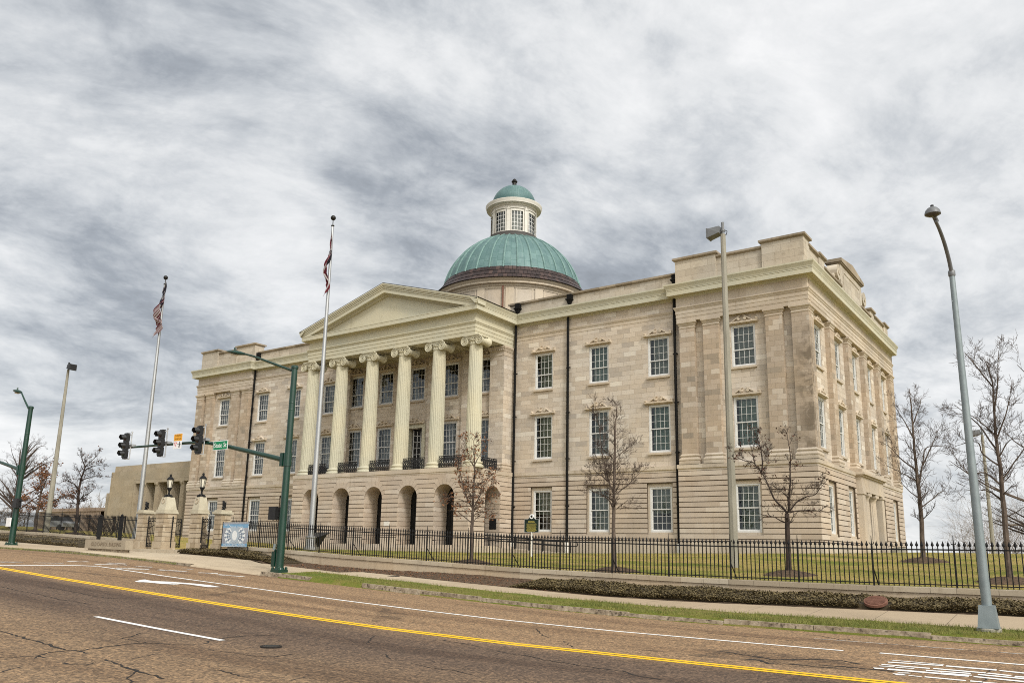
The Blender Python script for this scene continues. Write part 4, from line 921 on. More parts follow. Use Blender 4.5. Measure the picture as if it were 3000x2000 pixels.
# ---- columns
colx = [CX-7.825+3.13*k for k in range(6)]; CY = 41.38; Z0 = 6.88
def shaft():
    m = MB(); fl = lambda a: 1-.055*abs(math.sin(a*12))**.7
    pr = []
    for k in range(13): q = k/12; pr.append((.505-.075*q**1.6, .42+q*(8.02-.42)))
    m.lathe(pr, n=120, flute=fl); return m.mesh('shaft', m_cream, True, R(30))
def colbase():
    m = MB(); pr = [(.69,0),(.69,.02),(.70,.06),(.705,.10),(.69,.15),(.655,.185),(.60,.19),(.585,.22),(.585,.25),(.60,.275),(.63,.28),(.645,.31),(.635,.35),(.60,.375),(.55,.385),(.525,.41),(.51,.45)]
    m.lathe(pr, n=40); return m.mesh('column_base', m_cream, True, R(50))
def capital():
    m = MB(); m.lathe([(.435,7.98),(.455,8.0),(.455,8.04),(.43,8.06),(.43,8.18),(.47,8.20),(.50,8.25),(.52,8.30),(.50,8.34)], n=36)
    for k in range(18): a = 2*pi*k/18; m.tube([(.44*math.cos(a), .44*math.sin(a), 8.06), (.455*math.cos(a), .455*math.sin(a), 8.13), (.44*math.cos(a), .44*math.sin(a), 8.18)], [.02, .035, .02], 5)
    m.box(-.56, .56, -.52, .52, 8.50, 8.55); m.box(-.60, .60, -.56, .56, 8.55, 8.62)
    for s in (-1, 1):
        cx, cz, r = s*.585, 8.205, .295
        # bolster: waisted roll from front to back
        n = 18
        for yy in range(8):
            y0, y1 = -.48+.96*yy/8, -.48+.96*(yy+1)/8; q = lambda y: r*(1-.30*(1-(y/.48)**2))
            for k in range(n):
                a0, a1 = 2*pi*k/n, 2*pi*(k+1)/n
                m.poly([(cx+q(y0)*math.cos(a0), y0, cz+q(y0)*math.sin(a0)), (cx+q(y0)*math.cos(a1), y0, cz+q(y0)*math.sin(a1)), (cx+q(y1)*math.cos(a1), y1, cz+q(y1)*math.sin(a1)), (cx+q(y1)*math.cos(a0), y1, cz+q(y1)*math.sin(a0))])
        for f_ in (-1, 1):
            y = f_*.485
            m.poly([(cx+r*math.cos(2*pi*k/18), y, cz+r*math.sin(2*pi*k/18)) for k in range(18)])
            sp_ = []; N = 44
            for k in range(N+1): a = pi/2+s*2*pi*2.35*k/N*(-1); rr = (r-.01)*(1-k/N)**.85+.03; sp_.append((cx+rr*math.cos(a), y+f_*.02, cz+rr*math.sin(a)))
            m.tube(sp_, [.034*(1-.6*k/N) for k in range(N+1)], 6); m.lathe([(0, -.02), (.05, 0), (0, .02)], (cx, y+f_*.02, cz), 8)
    for f_ in (-1, 1):
        y = f_*.47; m.tube([(-.54+1.08*k/12, y+f_*.03, 8.49-.085*math.sin(pi*k/12)) for k in range(13)], .03, 6)
        m.prism([(-.56+1.12*k/12, 8.49-.085*math.sin(pi*k/12)) for k in range(13)]+[(.56, 8.53), (-.56, 8.53)], (lambda u, z, d, f_=f_: (u, f_*(.44+d), z)), 0, .045)
        for k in range(-2, 3): m.lathe([(0, -.06), (.045, -.02), (.05, .02), (0, .05)], (k*.16, f_*.47, 8.36), 8)
    return m.mesh('capital', m_cream, True, R(35))
sh, cb_, cp = shaft(), colbase(), capital()
for x in colx:
    e = inst('column', sh, museum, Vector((x, CY, Z0))-MOFF); inst('column_base', cb_, e); inst('capital', cp, e)
# ---- iron balcony railings between the columns
def rail(L):
    m = MB(); H = .80
    m.box(-L/2, L/2, -.03, .03, H-.045, H); m.box(-L/2, L/2, -.018, .018, .06, .09)
    n = max(2, int(L/.2)); w = L/n
    for k in range(n+1): x = -L/2+k*w; m.tube([(x, 0, .0), (x, 0, H)], .026, 4)
    for k in range(n):
        c = -L/2+(k+.5)*w
        for zc, r, s in ((.22, .075, 1), (.40, .085, -1), (.60, .075, 1)):
            m.tube([(c+s*r*.9*math.cos(a)*(1-.35*q/9), 0, zc+r*1.2*math.sin(a)*(1-.35*q/9)) for q in range(10) for a in [-.9+q*.62]], .027, 4)
        m.tube([(c-w*.4, 0, .1), (c+w*.35, 0, .42), (c-w*.3, 0, .74)], .02, 4)
    return m.mesh('balcony_railing', m_black)
rm = rail(1.85)
for a, b in zip(colx, colx[1:]): inst('balcony_railing', rm, museum, Vector(((a+b)/2, 41.0, 6.89))-MOFF)
rs = rail(2.0); inst('balcony_railing', rs, museum, Vector((-32.45, 43.05, 6.89))-MOFF, pi/2)
inst('balcony_railing', rs, museum, Vector((mx(-32.45), 43.05, 6.89))-MOFF, pi/2)
# ---- downpipes
def pipe(x, y, z0=2.5, head=True):
    m = PB(); m.tube([(x, y-.11, z0), (x, y-.11, 17.05)], .085, 10)
    for z in (4.6, 7.6, 10.6, 13.6): m.box(x-.13, x+.15, y-.14, y-.0, z, z+.06)
    m.part('downpipe', [m_pipe], smooth=True)
    m = PB(); m.lathe([(.13, 0), (.13, .75), (.105, .8)], (x, y-.12, 1.4+.15), 12); m.part('pipe_boot', [m_lant], smooth=True)
    if head:
        m = PB(); yy = y+.05
        m.hull8([(x-.07, yy-.1, 18.0), (x+.07, yy-.1, 18.0), (x+.07, yy+.1, 18.0), (x-.07, yy+.1, 18.0), (x-.17, yy-.18, 18.3), (x+.17, yy-.18, 18.3), (x+.17, yy+.15, 18.3), (x-.17, yy+.15, 18.3)])
        m.box(x-.22, x+.22, yy-.22, yy+.2, 18.3, 18.37); m.box(x-.17, x+.17, yy-.1, yy+.2, 18.37, 18.7); m.box(x-.06, x+.06, yy-.08, yy+.06, 17.8, 18.0); m.part('leader_head', [m_pipe])
for x, y in ((-31.92, 45.32), (-27.72, 45.38), (-20.12, 45.38)): pipe(x, y, 2.3); pipe(mx(x), y, 2.3)
# ---- side entrance
m = PB(); fr = frS(-12.0)
m.mi = 0
for a, b in ((53.25, 53.95), (58.55, 59.25)): m.prism(rect(a, b, 1.8, 5.55), fr, -.9, .32); m.prism(rect(a-.05, b+.05, 5.55, 5.72), fr, -.9, .38)
m.prism(rect(53.2, 59.3, 5.72, 6.05), fr, -.9, .34); m.prism(rect(53.22, 59.28, 6.05, 6.62), fr, -.9, .32); m.prism(rect(53.1, 59.4, 6.62, 6.72), fr, -.3, .42); m.prism(rect(53.0, 59.5, 6.72, 6.88), fr, -.3, .55); m.prism(rect(53.2, 59.3, 6.88, 7.1), fr, -.3, .4)
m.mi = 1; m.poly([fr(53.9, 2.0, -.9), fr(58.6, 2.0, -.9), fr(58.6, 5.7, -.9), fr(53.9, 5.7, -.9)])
en = m.part('side_entrance', [m_trim, m_memd])
for y in (55.25, 57.25):
    m = PB(); m.lathe([(.40, 2.0), (.40, 2.9)], (-12.15, y, 0), 30); m.lathe([(.40-.05*k/8, 2.9+2.35*k/8) for k in range(9)], (-12.15, y, 0), 80, flute=lambda a: 1-.06*abs(math.sin(a*10))**.7); m.lathe([(.35, 5.25), (.36, 5.32), (.46, 5.5), (.46, 5.52)], (-12.15, y, 0), 30); m.box(-12.63, -11.68, y-.48, y+.48, 5.52, 5.7)
    m.part('door_column', [m_trim], en, True)
m = PB(); m.box(-12.9, -11.3, 54.4, 58.2, 1.6, 2.0); m.box(-11.3, -10.9, 58.0, 60.2, 1.6, 2.3); m.box(-11.3, -10.95, 59.2, 61.2, 1.6, 2.5); m.part('entrance_step', [m_conc], en)
for v in SIDE_UP:
    for k in 'bc': window(k, v, -12.36, True, 'sheer')
for v in SIDE_LO: window('a', v, -12.13, True, 'sheer')
# ---- dome
DC = Vector((CX, 56.25, 0))
m_stucco = M_stone('drum_stucco', [(0, (.44, .38, .31)), (.5, (.475, .415, .34)), (1, (.51, .45, .375))], bw=2.2, rh=9, z0=10, mortar=False, grime=.9)
m_stucco2 = M_stone('drum_trim', [(0, (.48, .41, .32)), (.5, (.51, .44, .35)), (1, (.54, .47, .38))], bw=2.2, rh=9, z0=10, mortar=False, grime=.6)
def dpart(m, name, mats, z0, smooth=False, parent=None): return m.build(name, mats, parent or museum, smooth, Vector((DC.x, DC.y, z0))-MOFF)
m = MB(); m.mi = 0; m.lathe([(6.05, 0), (6.05, 4.55)], n=96, cap=False)
for k in range(16):
    a = 2*pi*(k+.5)/16; m.mi = 1
    m.lathe([(6.05, 0), (6.13, 0), (6.13, 4.5), (6.05, 4.5)], n=3, a0=a-.055, a1=a+.055, cap=False)
    for s in (-1, 1): m.lathe([(6.05, 0), (6.085, 0), (6.085, 4.35), (6.05, 4.35)], n=1, a0=a+s*.085-.008, a1=a+s*.085+.008, cap=False)
m.lathe([(6.05, 4.35), (6.10, 4.35), (6.10, 4.5)], n=96, cap=False); m.lathe([(6.1, 4.5), (6.18, 4.55), (6.22, 4.68), (6.5, 4.72), (6.5, 4.86), (6.55, 4.9), (6.68, 5.02), (6.68, 5.08), (6.0, 5.12)], n=96, cap=False)
drum = dpart(m, 'dome_drum', [m_stucco, m_stucco2], 18.0, True)
m = MB(); m.box(-.06, .06, -6.24, -6.1, 0, 4.5); ob = dpart(m, 'rusty_downpipe', m_rust, 18.0, False); ob.rotation_euler = (0, 0, math.atan2(40.2, 56.25)-.12)
m = MB(); m.lathe([(6.78, 0), (6.80, .05), (6.42, .42), (6.44, .44), (6.10, .86), (6.12, .88), (5.92, 1.24)], n=112, cap=False); dpart(m, 'shingled_skirt', m_shin, 23.06, True)
RD, zc = 6.13, 22.73-24.2
prof = [(RD*math.cos(a), zc+RD*math.sin(a)) for a in [math.asin((24.2-22.73)/RD)+k*(math.asin((28.47-22.73)/RD)-math.asin((24.2-22.73)/RD))/26 for k in range(27)]]
m = MB(); m.lathe(prof, n=128, cap=False); dome = dpart(m, 'dome_shell', m_cop, 24.2, True)
m = MB()
for k in range(32):
    a = 2*pi*(k+.5)/32; m.tube([((r+.02)*math.cos(a), (r+.02)*math.sin(a), z) for r, z in prof[::2]], .085, 6)
dpart(m, 'dome_ribs', m_rib, 24.2, True, None)
m = MB(); m.lathe([(2.45, -.12), (2.42, .05), (2.22, .10), (2.22, .26), (2.12, .30), (2.12, .36), (1.98, .38)], n=64, cap=False); dpart(m, 'lantern_ring', m_roof, 28.5, True)
lan = MB(); NB = 8
for k in range(NB):
    ac = 2*pi*k/NB; hw = R(15.5); st = R(22.5)
    lan.lathe([(1.98, 0), (1.98, 2.5)], n=3, a0=ac+hw, a1=ac+2*st-hw, cap=False)
    for s in (-1, 1):
        e = ac+s*hw; lan.lathe([(1.86, 0), (1.98, 0), (1.98, 2.5), (1.86, 2.5)], n=1, a0=e-.006, a1=e+.006, cap=False)
    lan.lathe([(1.98, 0), (1.98, .12)], n=6, a0=ac-hw, a1=ac+hw, cap=False); lan.lathe([(1.98, 1.92), (1.98, 2.5)], n=6, a0=ac-hw, a1=ac+hw, cap=False); lan.lathe([(1.86, 1.92), (1.98, 1.92)], n=6, a0=ac-hw, a1=ac+hw, cap=False)
    am = ac+st; lan.lathe([(1.98, 0), (2.06, 0), (2.06, 2.0), (2.10, 2.02), (2.10, 2.1), (1.98, 2.12)], n=2, a0=am-.075, a1=am+.075, cap=False)
    for s in (-1, 1): lan.lathe([(1.98, 0), (2.02, 0), (2.02, 2.05), (1.98, 2.05)], n=1, a0=am+s*.13-.02, a1=am+s*.13+.02, cap=False)
    lan.tube([(2.03*math.cos(am), 2.03*math.sin(am), 2.28), (2.06*math.cos(am), 2.06*math.sin(am), 2.28)], .10, 10)
lan.lathe([(2.0, 2.12), (2.06, 2.14), (2.06, 2.2), (2.0, 2.22)], n=64, cap=False)
lan.lathe([(2.0, 2.44), (2.06, 2.46), (2.1, 2.56), (2.44, 2.60), (2.46, 2.74), (2.53, 2.86), (2.53, 2.92), (1.9, 3.10)], n=64, cap=False)
lantern = dpart(lan, 'lantern', m_lant, 28.86, True)
wm = MB(); pn = MB()
hw = R(15.5)
for k in range(5): a = -hw+2*hw*k/4; wm.lathe([(1.88, .12), (1.93, .12), (1.93, 1.92), (1.88, 1.92)], n=1, a0=a-.012, a1=a+.012, cap=False)
for k in range(6): z = .12+1.8*k/5; wm.lathe([(1.88, z-.02), (1.93, z-.02), (1.93, z+.02), (1.88, z+.02)], n=6, a0=-hw, a1=hw, cap=False)
pn.lathe([(1.9, .12), (1.9, 1.92)], n=6, a0=-hw, a1=hw, cap=False)
wme = wm.mesh('lantern_window', m_white); pne = pn.mesh('pane', m_lampglass if False else m_glass)
bm_ = MB(); bm_.lathe([(1.2, 0), (1.2, 2.4)], n=24); dpart(bm_, 'lantern_core', M_noise('dim_lantern_inside', (.30, .28, .23), (.40, .37, .31), 1.5, .9), 28.86, True)
for k in range(NB): w = inst('lantern_window', wme, lantern, (0, 0, 0), 2*pi*k/NB); inst('pane', pne, w)
m = MB(); m.lathe([(2.35, -.33), (2.0, -.22), (1.97, -.1)], n=64, cap=False); m.lathe([(1.97*math.cos(a), 1.97*math.sin(a)*.99-.1) for a in [k*pi/2/16 for k in range(17)]], n=64, cap=False); dpart(m, 'lantern_dome', m_cop2, 32.02, True)
m = MB(); m.lathe([(.30, 0), (.22, .06), (.19, .12), (.19, .42), (.24, .46), (.27, .50), (.27, .56), (.20, .62), (.17, .72), (.08, .80), (0, .82)], n=20, cap=False); dpart(m, 'finial', m_bronze, 33.84, True)
# ---- access ramp beside the portico
rp = empty('access_ramp', (-29.3, 43.4, 1.6), 0, 'concrete access ramp with black pipe handrail climbing to the side arch', 'ramp')
class OB(MB):
    def part(s, name, mats, root, smooth=False, parent=None):
        L = root.location; s.v = [(x-L.x, y-L.y, z-L.z) for x, y, z in s.v]; return s.build(name, mats, parent or root, smooth)
m = OB(); m.hull8([(-33.0, 43.0, 1.3), (-26.6, 43.0, 1.3), (-26.6, 44.9, 1.3), (-33.0, 44.9, 1.3), (-33.0, 43.0, 2.02), (-26.6, 43.0, 1.66), (-26.6, 44.9, 1.66), (-33.0, 44.9, 2.02)]); m.part('ramp_slab', m_trim, rp)
m = OB()
for y in (43.06, 44.7):
    for dz in (.70, .42):
        m.tube([(-32.6, y, 2.02+dz), (-30.1, y, 1.86+dz), (-26.95, y, 1.68+dz)], .032, 8)
    m.tube([(-26.95, y, 2.38), (-26.62, y, 2.33), (-26.58, y, 2.22), (-26.62, y, 2.11), (-26.95, y, 2.10)], .032, 8)
    for x in (-32.2, -31.2, -30.2, -29.1, -28.1, -27.1): z = 1.66+(-26.6-x)*.056; m.tube([(x, y, z), (x, y, z+.7)], .03, 8)
m.part('handrail', m_black, rp, True)
# ------------------------------------------------------------------ boundary wall, fence, hedges
def Tz(x): return itp(x, TOPX, TOPZ)
def root_at(name, x, y, z, label, cat, group=None): return empty(name, (x, y, z), 0, label, cat, group)
def low_wall(x0, x1, label):
    r = root_at('retaining_wall', (x0+x1)/2, 25.17, Tz((x0+x1)/2)-.5, label, 'wall')
    a = OB(); b = OB(); n = max(1, int((x1-x0)/1.55)); L = (x1-x0)/n
    for k in range(n):
        p, q = x0+k*L, x0+(k+1)*L
        a.hull8([(p, 25.03, Tz(p)-1.2), (q, 25.03, Tz(q)-1.2), (q, 25.33, Tz(q)-1.2), (p, 25.33, Tz(p)-1.2), (p, 25.03, Tz(p)-.15), (q, 25.03, Tz(q)-.15), (q, 25.33, Tz(q)-.15), (p, 25.33, Tz(p)-.15)])
        g = .005
        b.hull8([(p+g, 24.985, Tz(p)-.147), (q-g, 24.985, Tz(q)-.147), (q-g, 25.375, Tz(q)-.147), (p+g, 25.375, Tz(p)-.147), (p+g, 24.985, Tz(p)-.012), (q-g, 24.985, Tz(q)-.012), (q-g, 25.36, Tz(q)), (p+g, 25.36, Tz(p))])
    a.part('wall', m_wallstone, r); b.part('coping', m_copestone, r); return r
low_wall(-34.25, 12, 'low pale stone wall with flat coping under the iron fence in front of the museum')
low_wall(-118, -42.3, 'low stone wall under the iron fence left of the gate pillars')
def spear(m, x, y, z, w=.04, h=.15):
    """leaf-shaped picket head"""
    pr = [(0, .4*w), (.018, .9*w), (.045, w), (.08, .62*w), (h, .04*w)]
    i = len(m.v)
    for zz, r in pr:
        for dx, dy in ((r, 0), (0, r*.6), (-r, 0), (0, -r*.6)): m.v.append((x+dx, y+dy, z+zz))
    for k in range(len(pr)-1):
        for j in range(4): m.f.append((i+4*k+j, i+4*k+(j+1) % 4, i+4*k+4+(j+1) % 4, i+4*k+4+j)); m.m.append(m.mi)
def fence(x0, n, bay, label, brace_from=0, detail=True):
    r = root_at('iron_fence', x0+n*bay/2, 25.17, Tz(x0+n*bay/2), label, 'fence'); Y = 25.17
    for k in range(n+1):
        x = x0+k*bay; z = Tz(x); m = OB()
        m.box(x-.022, x+.022, Y-.022, Y+.022, z-.02, z+1.14); m.tube([(x, Y, z+1.13), (x, Y, z+1.36)], [.018, .008], 5)
        m.box(x-.018, x+.018, Y-.018, Y+.018, z+1.10, z+1.14)
        for s in (-1, 1): m.tube([(x, Y, z+1.12), (x+s*.05, Y, z+1.135), (x+s*.066, Y, z+1.19)], [.012, .012, .006], 4)
        if (k+brace_from) % 2 == 0: m.tube([(x, Y, z+.5), (x+.02, Y+.55, z-.08)], .017, 5)
        m.part('post', m_black, r)
        if k == n: break
        m = OB(); q = x+bay; zb = Tz(q)
        for hh, t_ in ((.985, .019), (.07, .014)): m.hull8([(x, Y-.012, z+hh-t_), (q, Y-.012, zb+hh-t_), (q, Y+.012, zb+hh-t_), (x, Y+.012, z+hh-t_), (x, Y-.012, z+hh+t_), (q, Y-.012, zb+hh+t_), (q, Y+.012, zb+hh+t_), (x, Y+.012, z+hh+t_)])
        np_ = 16
        for j in range(1, np_):
            px = x+bay*j/np_; pz = z+(zb-z)*j/np_; m.box(px-.0125, px+.0125, Y-.0125, Y+.0125, pz+.01, pz+1.07); spear(m, px, Y, pz+1.07)
        m.part('picket_panel', m_black, r)
    return r
fence(-34.22, 20, 2.06, 'black iron picket fence with spear heads in front of the museum lawn')
fence(-42.3-2.06*26, 26, 2.06, 'black iron picket fence on the low wall left of the gate pillars', 1)
# clipped ground hedges and leaf scatter
def hedge(x0, x1, y0, y1, h, label, n, seed):
    rr = random.Random(seed); c = OB(); r = root_at('clipped_hedge', (x0+x1)/2, (y0+y1)/2, ground((x0+x1)/2, (y0+y1)/2), label, 'hedge')
    st = int((x1-x0)/.6)
    def hh(x, y):
        e = min(1, (x-x0)/.6, (x1-x)/.6); return h*max(.15, e)*(1+.20*math.sin(x*1.7)+.12*math.sin(x*4.1+y*3))
    for k in range(st):
        a, b = x0+(x1-x0)*k/st, x0+(x1-x0)*(k+1)/st; za, zb = ground(a, y0), ground(b, y0); wa, wb = ground(a, y1), ground(b, y1)
        c.hull8([(a, y0+.05, za-.05), (b, y0+.05, zb-.05), (b, y1, wb-.05), (a, y1, wa-.05), (a, y0+.12, za+hh(a, y0)*.8), (b, y0+.12, zb+hh(b, y0)*.8), (b, y1, wb+hh(b, y1)*.75), (a, y1, wa+hh(a, y1)*.75)])
    c.part('hedge_core', m_hedgecore, r)
    lv = OB()
    for k in range(n):
        x = rr.uniform(x0, x1)
        if rr.random() < .30: y = y0+rr.uniform(-.02, .10); z = ground(x, y0)+hh(x, y)*rr.uniform(.25, .95)
        else: y = rr.uniform(y0, y1); z = ground(x, y)+hh(x, y)*rr.uniform(.74, 1.06)
        if label.startswith('long') and (x+5.0)**2+(y-23.4)**2 < .16: continue
        s = rr.uniform(.016, .036); a = rr.uniform(0, 2*pi); d1 = Vector((math.cos(a), math.sin(a), rr.uniform(-.7, .7)))*s; d2 = Vector((-math.sin(a), math.cos(a), rr.uniform(-.8, .8)))*s*.7
        p = Vector((x, y, z)); lv.poly([p-d1, p+d2, p+d1, p-d2])
    lv.part('hedge_leaves', m_hedge, r); return r
hedge(-16.5, 6, 23.22, 24.7, .165, 'long clipped brownish ground hedge between the pavement and the fence wall', 34000, 1)
hedge(-36.0, -28.6, 23.3, 24.8, .19, 'short clipped hedge under the blue banner beside the gate', 9000, 2)
hedge(-75, -43.4, 22.6, 24.8, .2, 'clipped hedge under the left fence behind the green pole', 13000, 3)
m = MB(); rr = random.Random(9)
for k in range(4200):
    x = rr.uniform(-28, -14); y = rr.uniform(23.1, 25.0); z = ground(x, y)+.012; s = rr.uniform(.012, .035); a = rr.uniform(0, 6.28)
    d1 = Vector((math.cos(a), math.sin(a), rr.uniform(-.3, .6)))*s; d2 = Vector((-math.sin(a), math.cos(a), rr.uniform(-.4, .4)))*s*.5; p = Vector((x, y, z)); m.poly([p-d1, p+d2, p+d1, p-d2])
tag(m.build('bark_chips', m_leafb), 'loose bark chips and dead leaves scattered over the bare bed by the wall', 'bark chips', kind='stuff')
m = MB(); rr = random.Random(10)
def tuft(x, y, h, z):
    a = rr.uniform(0, 6.28); w = rr.uniform(.004, .009); l = Vector((rr.uniform(-1, 1), rr.uniform(-1, 1), 0))*h*.6; dx = Vector((math.cos(a), math.sin(a), 0))*w; p = Vector((x, y, z))
    m.v += [tuple(p-dx), tuple(p+dx), tuple(p+l+Vector((0, 0, h)))]; i = len(m.v); m.f.append((i-3, i-2, i-1)); m.m.append(0)
for k in range(30000):
    x = rr.uniform(-23.4, 4) if k % 3 else rr.uniform(-12, 1); y = rr.uniform(19.42, 21.08); 
    if rr.random() > .35+.65*(.5+.5*math.sin(x*.9+math.sin(y*3+x))): continue
    tuft(x, y, rr.uniform(.03, .10), ground(x, max(19.46, min(y, 20.98)))+.01)
for k in range(2500): x = rr.uniform(-46, -29.5); y = rr.uniform(19.24, 19.36); tuft(x, y, rr.uniform(.03, .08), itp(x, ROADX, ROADZ)+rr.uniform(0, .06))
tag(m.build('verge_grass_blades', m_blade), 'short green grass growing along the kerb strip', 'grass', kind='stuff')
m = MB()
for k in range(26000):
    y = 25.4+22*rr.random()**1.6; x = rr.uniform(-34, 3); s = .06
    if y > 44.6 and x < -11.6: continue
    if y > 39 and -49.5 < x < -31: continue
    tuft(x, y, rr.uniform(.03, .075), lawnz(x, y)-.005)
tag(m.build('lawn_grass_blades', m_blade), 'patchy yellow and green grass on the lawn behind the fence', 'grass', kind='stuff')

# ------------------------------------------------------------------ gate pillars, gates, steps
def pillar(x, w, z0, z1, cap, label, lamp, group):
    r = root_at('gate_pillar', x, 25.0+w/2, z0, label, 'pillar', group); y0, y1 = 25.0, 25.0+w*1.02
    a = OB(); a.mi = 0; a.box(x-w/2+.025, x+w/2-.025, y0+.025, y1-.025, z0-.3, z1); a.mi = 1
    a.box(x-w/2-.05, x+w/2+.05, y0-.05, y1+.05, z0-.4, z0+.34)
    n = 6; h = (z1-z0-.34)/n
    for k in range(n): a.box(x-w/2, x+w/2, y0, y1, z0+.34+k*h+.012, z0+.34+(k+1)*h-.012)
    a.part('shaft', [m_groove, m_pilst], r)
    b = OB()
    if lamp:
        b.box(x-w/2-.05, x+w/2+.05, y0-.05, y1+.05, z1, z1+.09); b.box(x-w/2-.02, x+w/2+.02, y0-.02, y1+.02, z1+.09, z1+.20)
        t0, t1 = w/2-.02, w*.31; cy = (y0+y1)/2; b.hull8([(x-t0, cy-t0, z1+.20), (x+t0, cy-t0, z1+.20), (x+t0, cy+t0, z1+.20), (x-t0, cy+t0, z1+.20), (x-t1, cy-t1, cap), (x+t1, cy-t1, cap), (x+t1, cy+t1, cap), (x-t1, cy+t1, cap)])
        wr = OB(); wr.tube([(x+.11*math.cos(k*pi/8), cy-t1-.045+.02*math.sin(k*pi/8), cap-.20+.12*math.sin(k*pi/8)) for k in range(17)], .03, 6); wr.part('carved_wreath', m_copestone, r, True)
    else:
        b.box(x-w/2-.03, x+w/2+.03, y0-.03, y1+.03, z1, z1+.05); b.box(x-w/2-.09, x+w/2+.09, y0-.09, y1+.09, z1+.05, z1+.15); b.box(x-w/2-.02, x+w/2+.02, y0-.02, y1+.02, z1+.15, cap)
    b.part('capstone', m_capst, r); return (y0+y1)/2
m_pilst = M_stone('gate_pillar_stone', [(0, (.30, .235, .155)), (.4, (.37, .295, .205)), (1, (.46, .385, .285))], bw=.42, rh=.29, z0=1.8, mortar=False, grime=.9)
m_capst = M_noise('pale_cap_stone', (.36, .315, .23), (.54, .50, .39), 1.6, .85, bump=.3)
cyA = pillar(-41.92, .53, 1.55, 3.24, 3.47, 'small stone gate pillar with an iron bird, leftmost of the four pillars', False, 'stone gate pillars')
cyB = pillar(-40.11, .72, 1.51, 3.27, 4.12, 'tall stone gate pillar with a lantern, left of the open gateway', True, 'stone gate pillars')
cyC = pillar(-37.15, .60, 1.45, 3.22, 4.06, 'tall stone gate pillar with a lantern, right of the open gateway', True, 'stone gate pillars')
cyD = pillar(-35.2, .54, 1.41, 3.14, 3.38, 'small stone gate pillar with an iron bird beside the blue banner', False, 'stone gate pillars')
def lantern_(x, y, z, label):
    r = root_at('gate_lantern', x, y, z, label, 'lantern', 'lanterns on the gate pillars'); a = OB()
    for s, q in ((1, 0), (-1, 0), (0, 1), (0, -1)): a.tube([(x, y, z+.10), (x+s*.12, y+q*.12, z+.13), (x+s*.2, y+q*.2, z+.07), (x+s*.22, y+q*.22, z+.02)], .028, 6); a.lathe([(0, 0), (.045, .02), (.05, .05), (0, .09)], (x+s*.22, y+q*.22, z), 8)
    a.lathe([(.12, .04), (.10, .12), (.05, .16), (.04, .28), (.055, .34), (.10, .42), (.14, .48), (.14, .5)], (x, y, z), 12); a.part('stand', m_black, r, True)
    a = OB()
    for k in range(6): an = 2*pi*k/6; a.tube([(x+.105*math.cos(an), y+.105*math.sin(an), z+.5), (x+.165*math.cos(an), y+.165*math.sin(an), z+.92)], .014, 4)
    a.lathe([(.18, .92), (.19, .94), (.165, .97), (.10, 1.06), (.05, 1.08), (.05, 1.12), (.07, 1.15), (.04, 1.2), (0, 1.24)], (x, y, z), 12); a.part('lamp_frame', m_black, r, True)
    a = OB(); a.lathe([(.092, .5), (.152, .92)], (x, y, z), 6); a.part('lamp_glass', m_lampglass, r)
lantern_(-40.11, cyB, 4.12, 'black iron lantern on the tall pillar left of the open gateway')
lantern_(-37.15, cyC, 4.06, 'black iron lantern on the tall pillar right of the open gateway')
def bird(x, y, z, label):
    r = OB(); r.lathe([(.10, 0), (.10, .05), (.05, .08), (.09, .14), (.06, .2)], (x, y, z), 10)
    e = root_at('iron_bird', x, y, z, label, 'statue', 'iron birds on the small pillars'); r.part('ball_base', m_black, e, True)
    r = OB(); r.tube([(x, y+.03, z+.18), (x, y+.02, z+.27), (x-.01, y, z+.36), (x-.02, y-.02, z+.42), (x-.03, y-.07, z+.445)], [.05, .085, .075, .05, .012], 8)
    for s in (-1, 1): r.hull8([(x+s*.05, y-.03, z+.24), (x+s*.12, y, z+.22), (x+s*.11, y+.06, z+.22), (x+s*.05, y+.05, z+.24), (x+s*.05, y-.03, z+.38), (x+s*.13, y, z+.40), (x+s*.12, y+.05, z+.40), (x+s*.05, y+.04, z+.38)])
    r.tube([(x, y+.05, z+.22), (x+.03, y+.12, z+.10)], [.05, .03], 6); r.part('bird', m_black, e, True)
bird(-41.92, cyA, 3.47, 'small black iron bird on the leftmost gate pillar')
bird(-35.2, cyD, 3.38, 'small black iron bird on the pillar beside the blue banner')
def gate(x0, y0, x1, y1, z, label):
    """one open leaf of the iron gate from hinge (x0,y0) to free edge (x1,y1)"""
    r = root_at('gate_leaf', x0, y0, z, label, 'gate', 'open iron gate leaves'); a = OB(); P = lambda q, zz: (x0+(x1-x0)*q, y0+(y1-y0)*q, z+zz)
    for q, hh, w in ((0, 1.62, .03), (1, 1.5, .035)): a.tube([P(q, .02), P(q, hh)], w, 6)
    for zz in (.05, .22, .72, 1.34, 1.5): a.tube([P(0, zz), P(1, zz)], .018, 5)
    a.tube([P(0, .95), P(1, 1.33)], .014, 5)
    for k in range(1, 7): q = k/7; a.tube([P(q, .05), P(q, 1.5 if k in (2, 3) else (1.34 if k % 2 else .86))], .012, 5); spear(a, *P(q, 1.5 if k in (2, 3) else (1.36 if k % 2 else .86)), .03, .16)
    for k in range(4):
        for zz in (.135, 1.42):
            c = (k+.5)/4; a.tube([P(c+.09*math.cos(t_*.7), zz+.06*math.sin(t_*.7)) for t_ in range(10)], .012, 5)
    a.part('bars', m_black, r)
gate(-39.7, 25.5, -40.3, 26.4, 1.52, 'black iron gate leaf standing open behind the left lantern pillar')
gate(-36.84, 25.3, -36.0, 25.15, 1.47, 'iron gate leaf between the right lantern pillar and the bannerside pillar')
gate(-41.6, 25.3, -40.5, 25.25, 1.53, 'black iron gate leaf between the two left pillars')
r = root_at('gate_steps', -39.2, 24.6, 1.1, 'two low worn stone steps leading up to the gate pillars', 'steps')
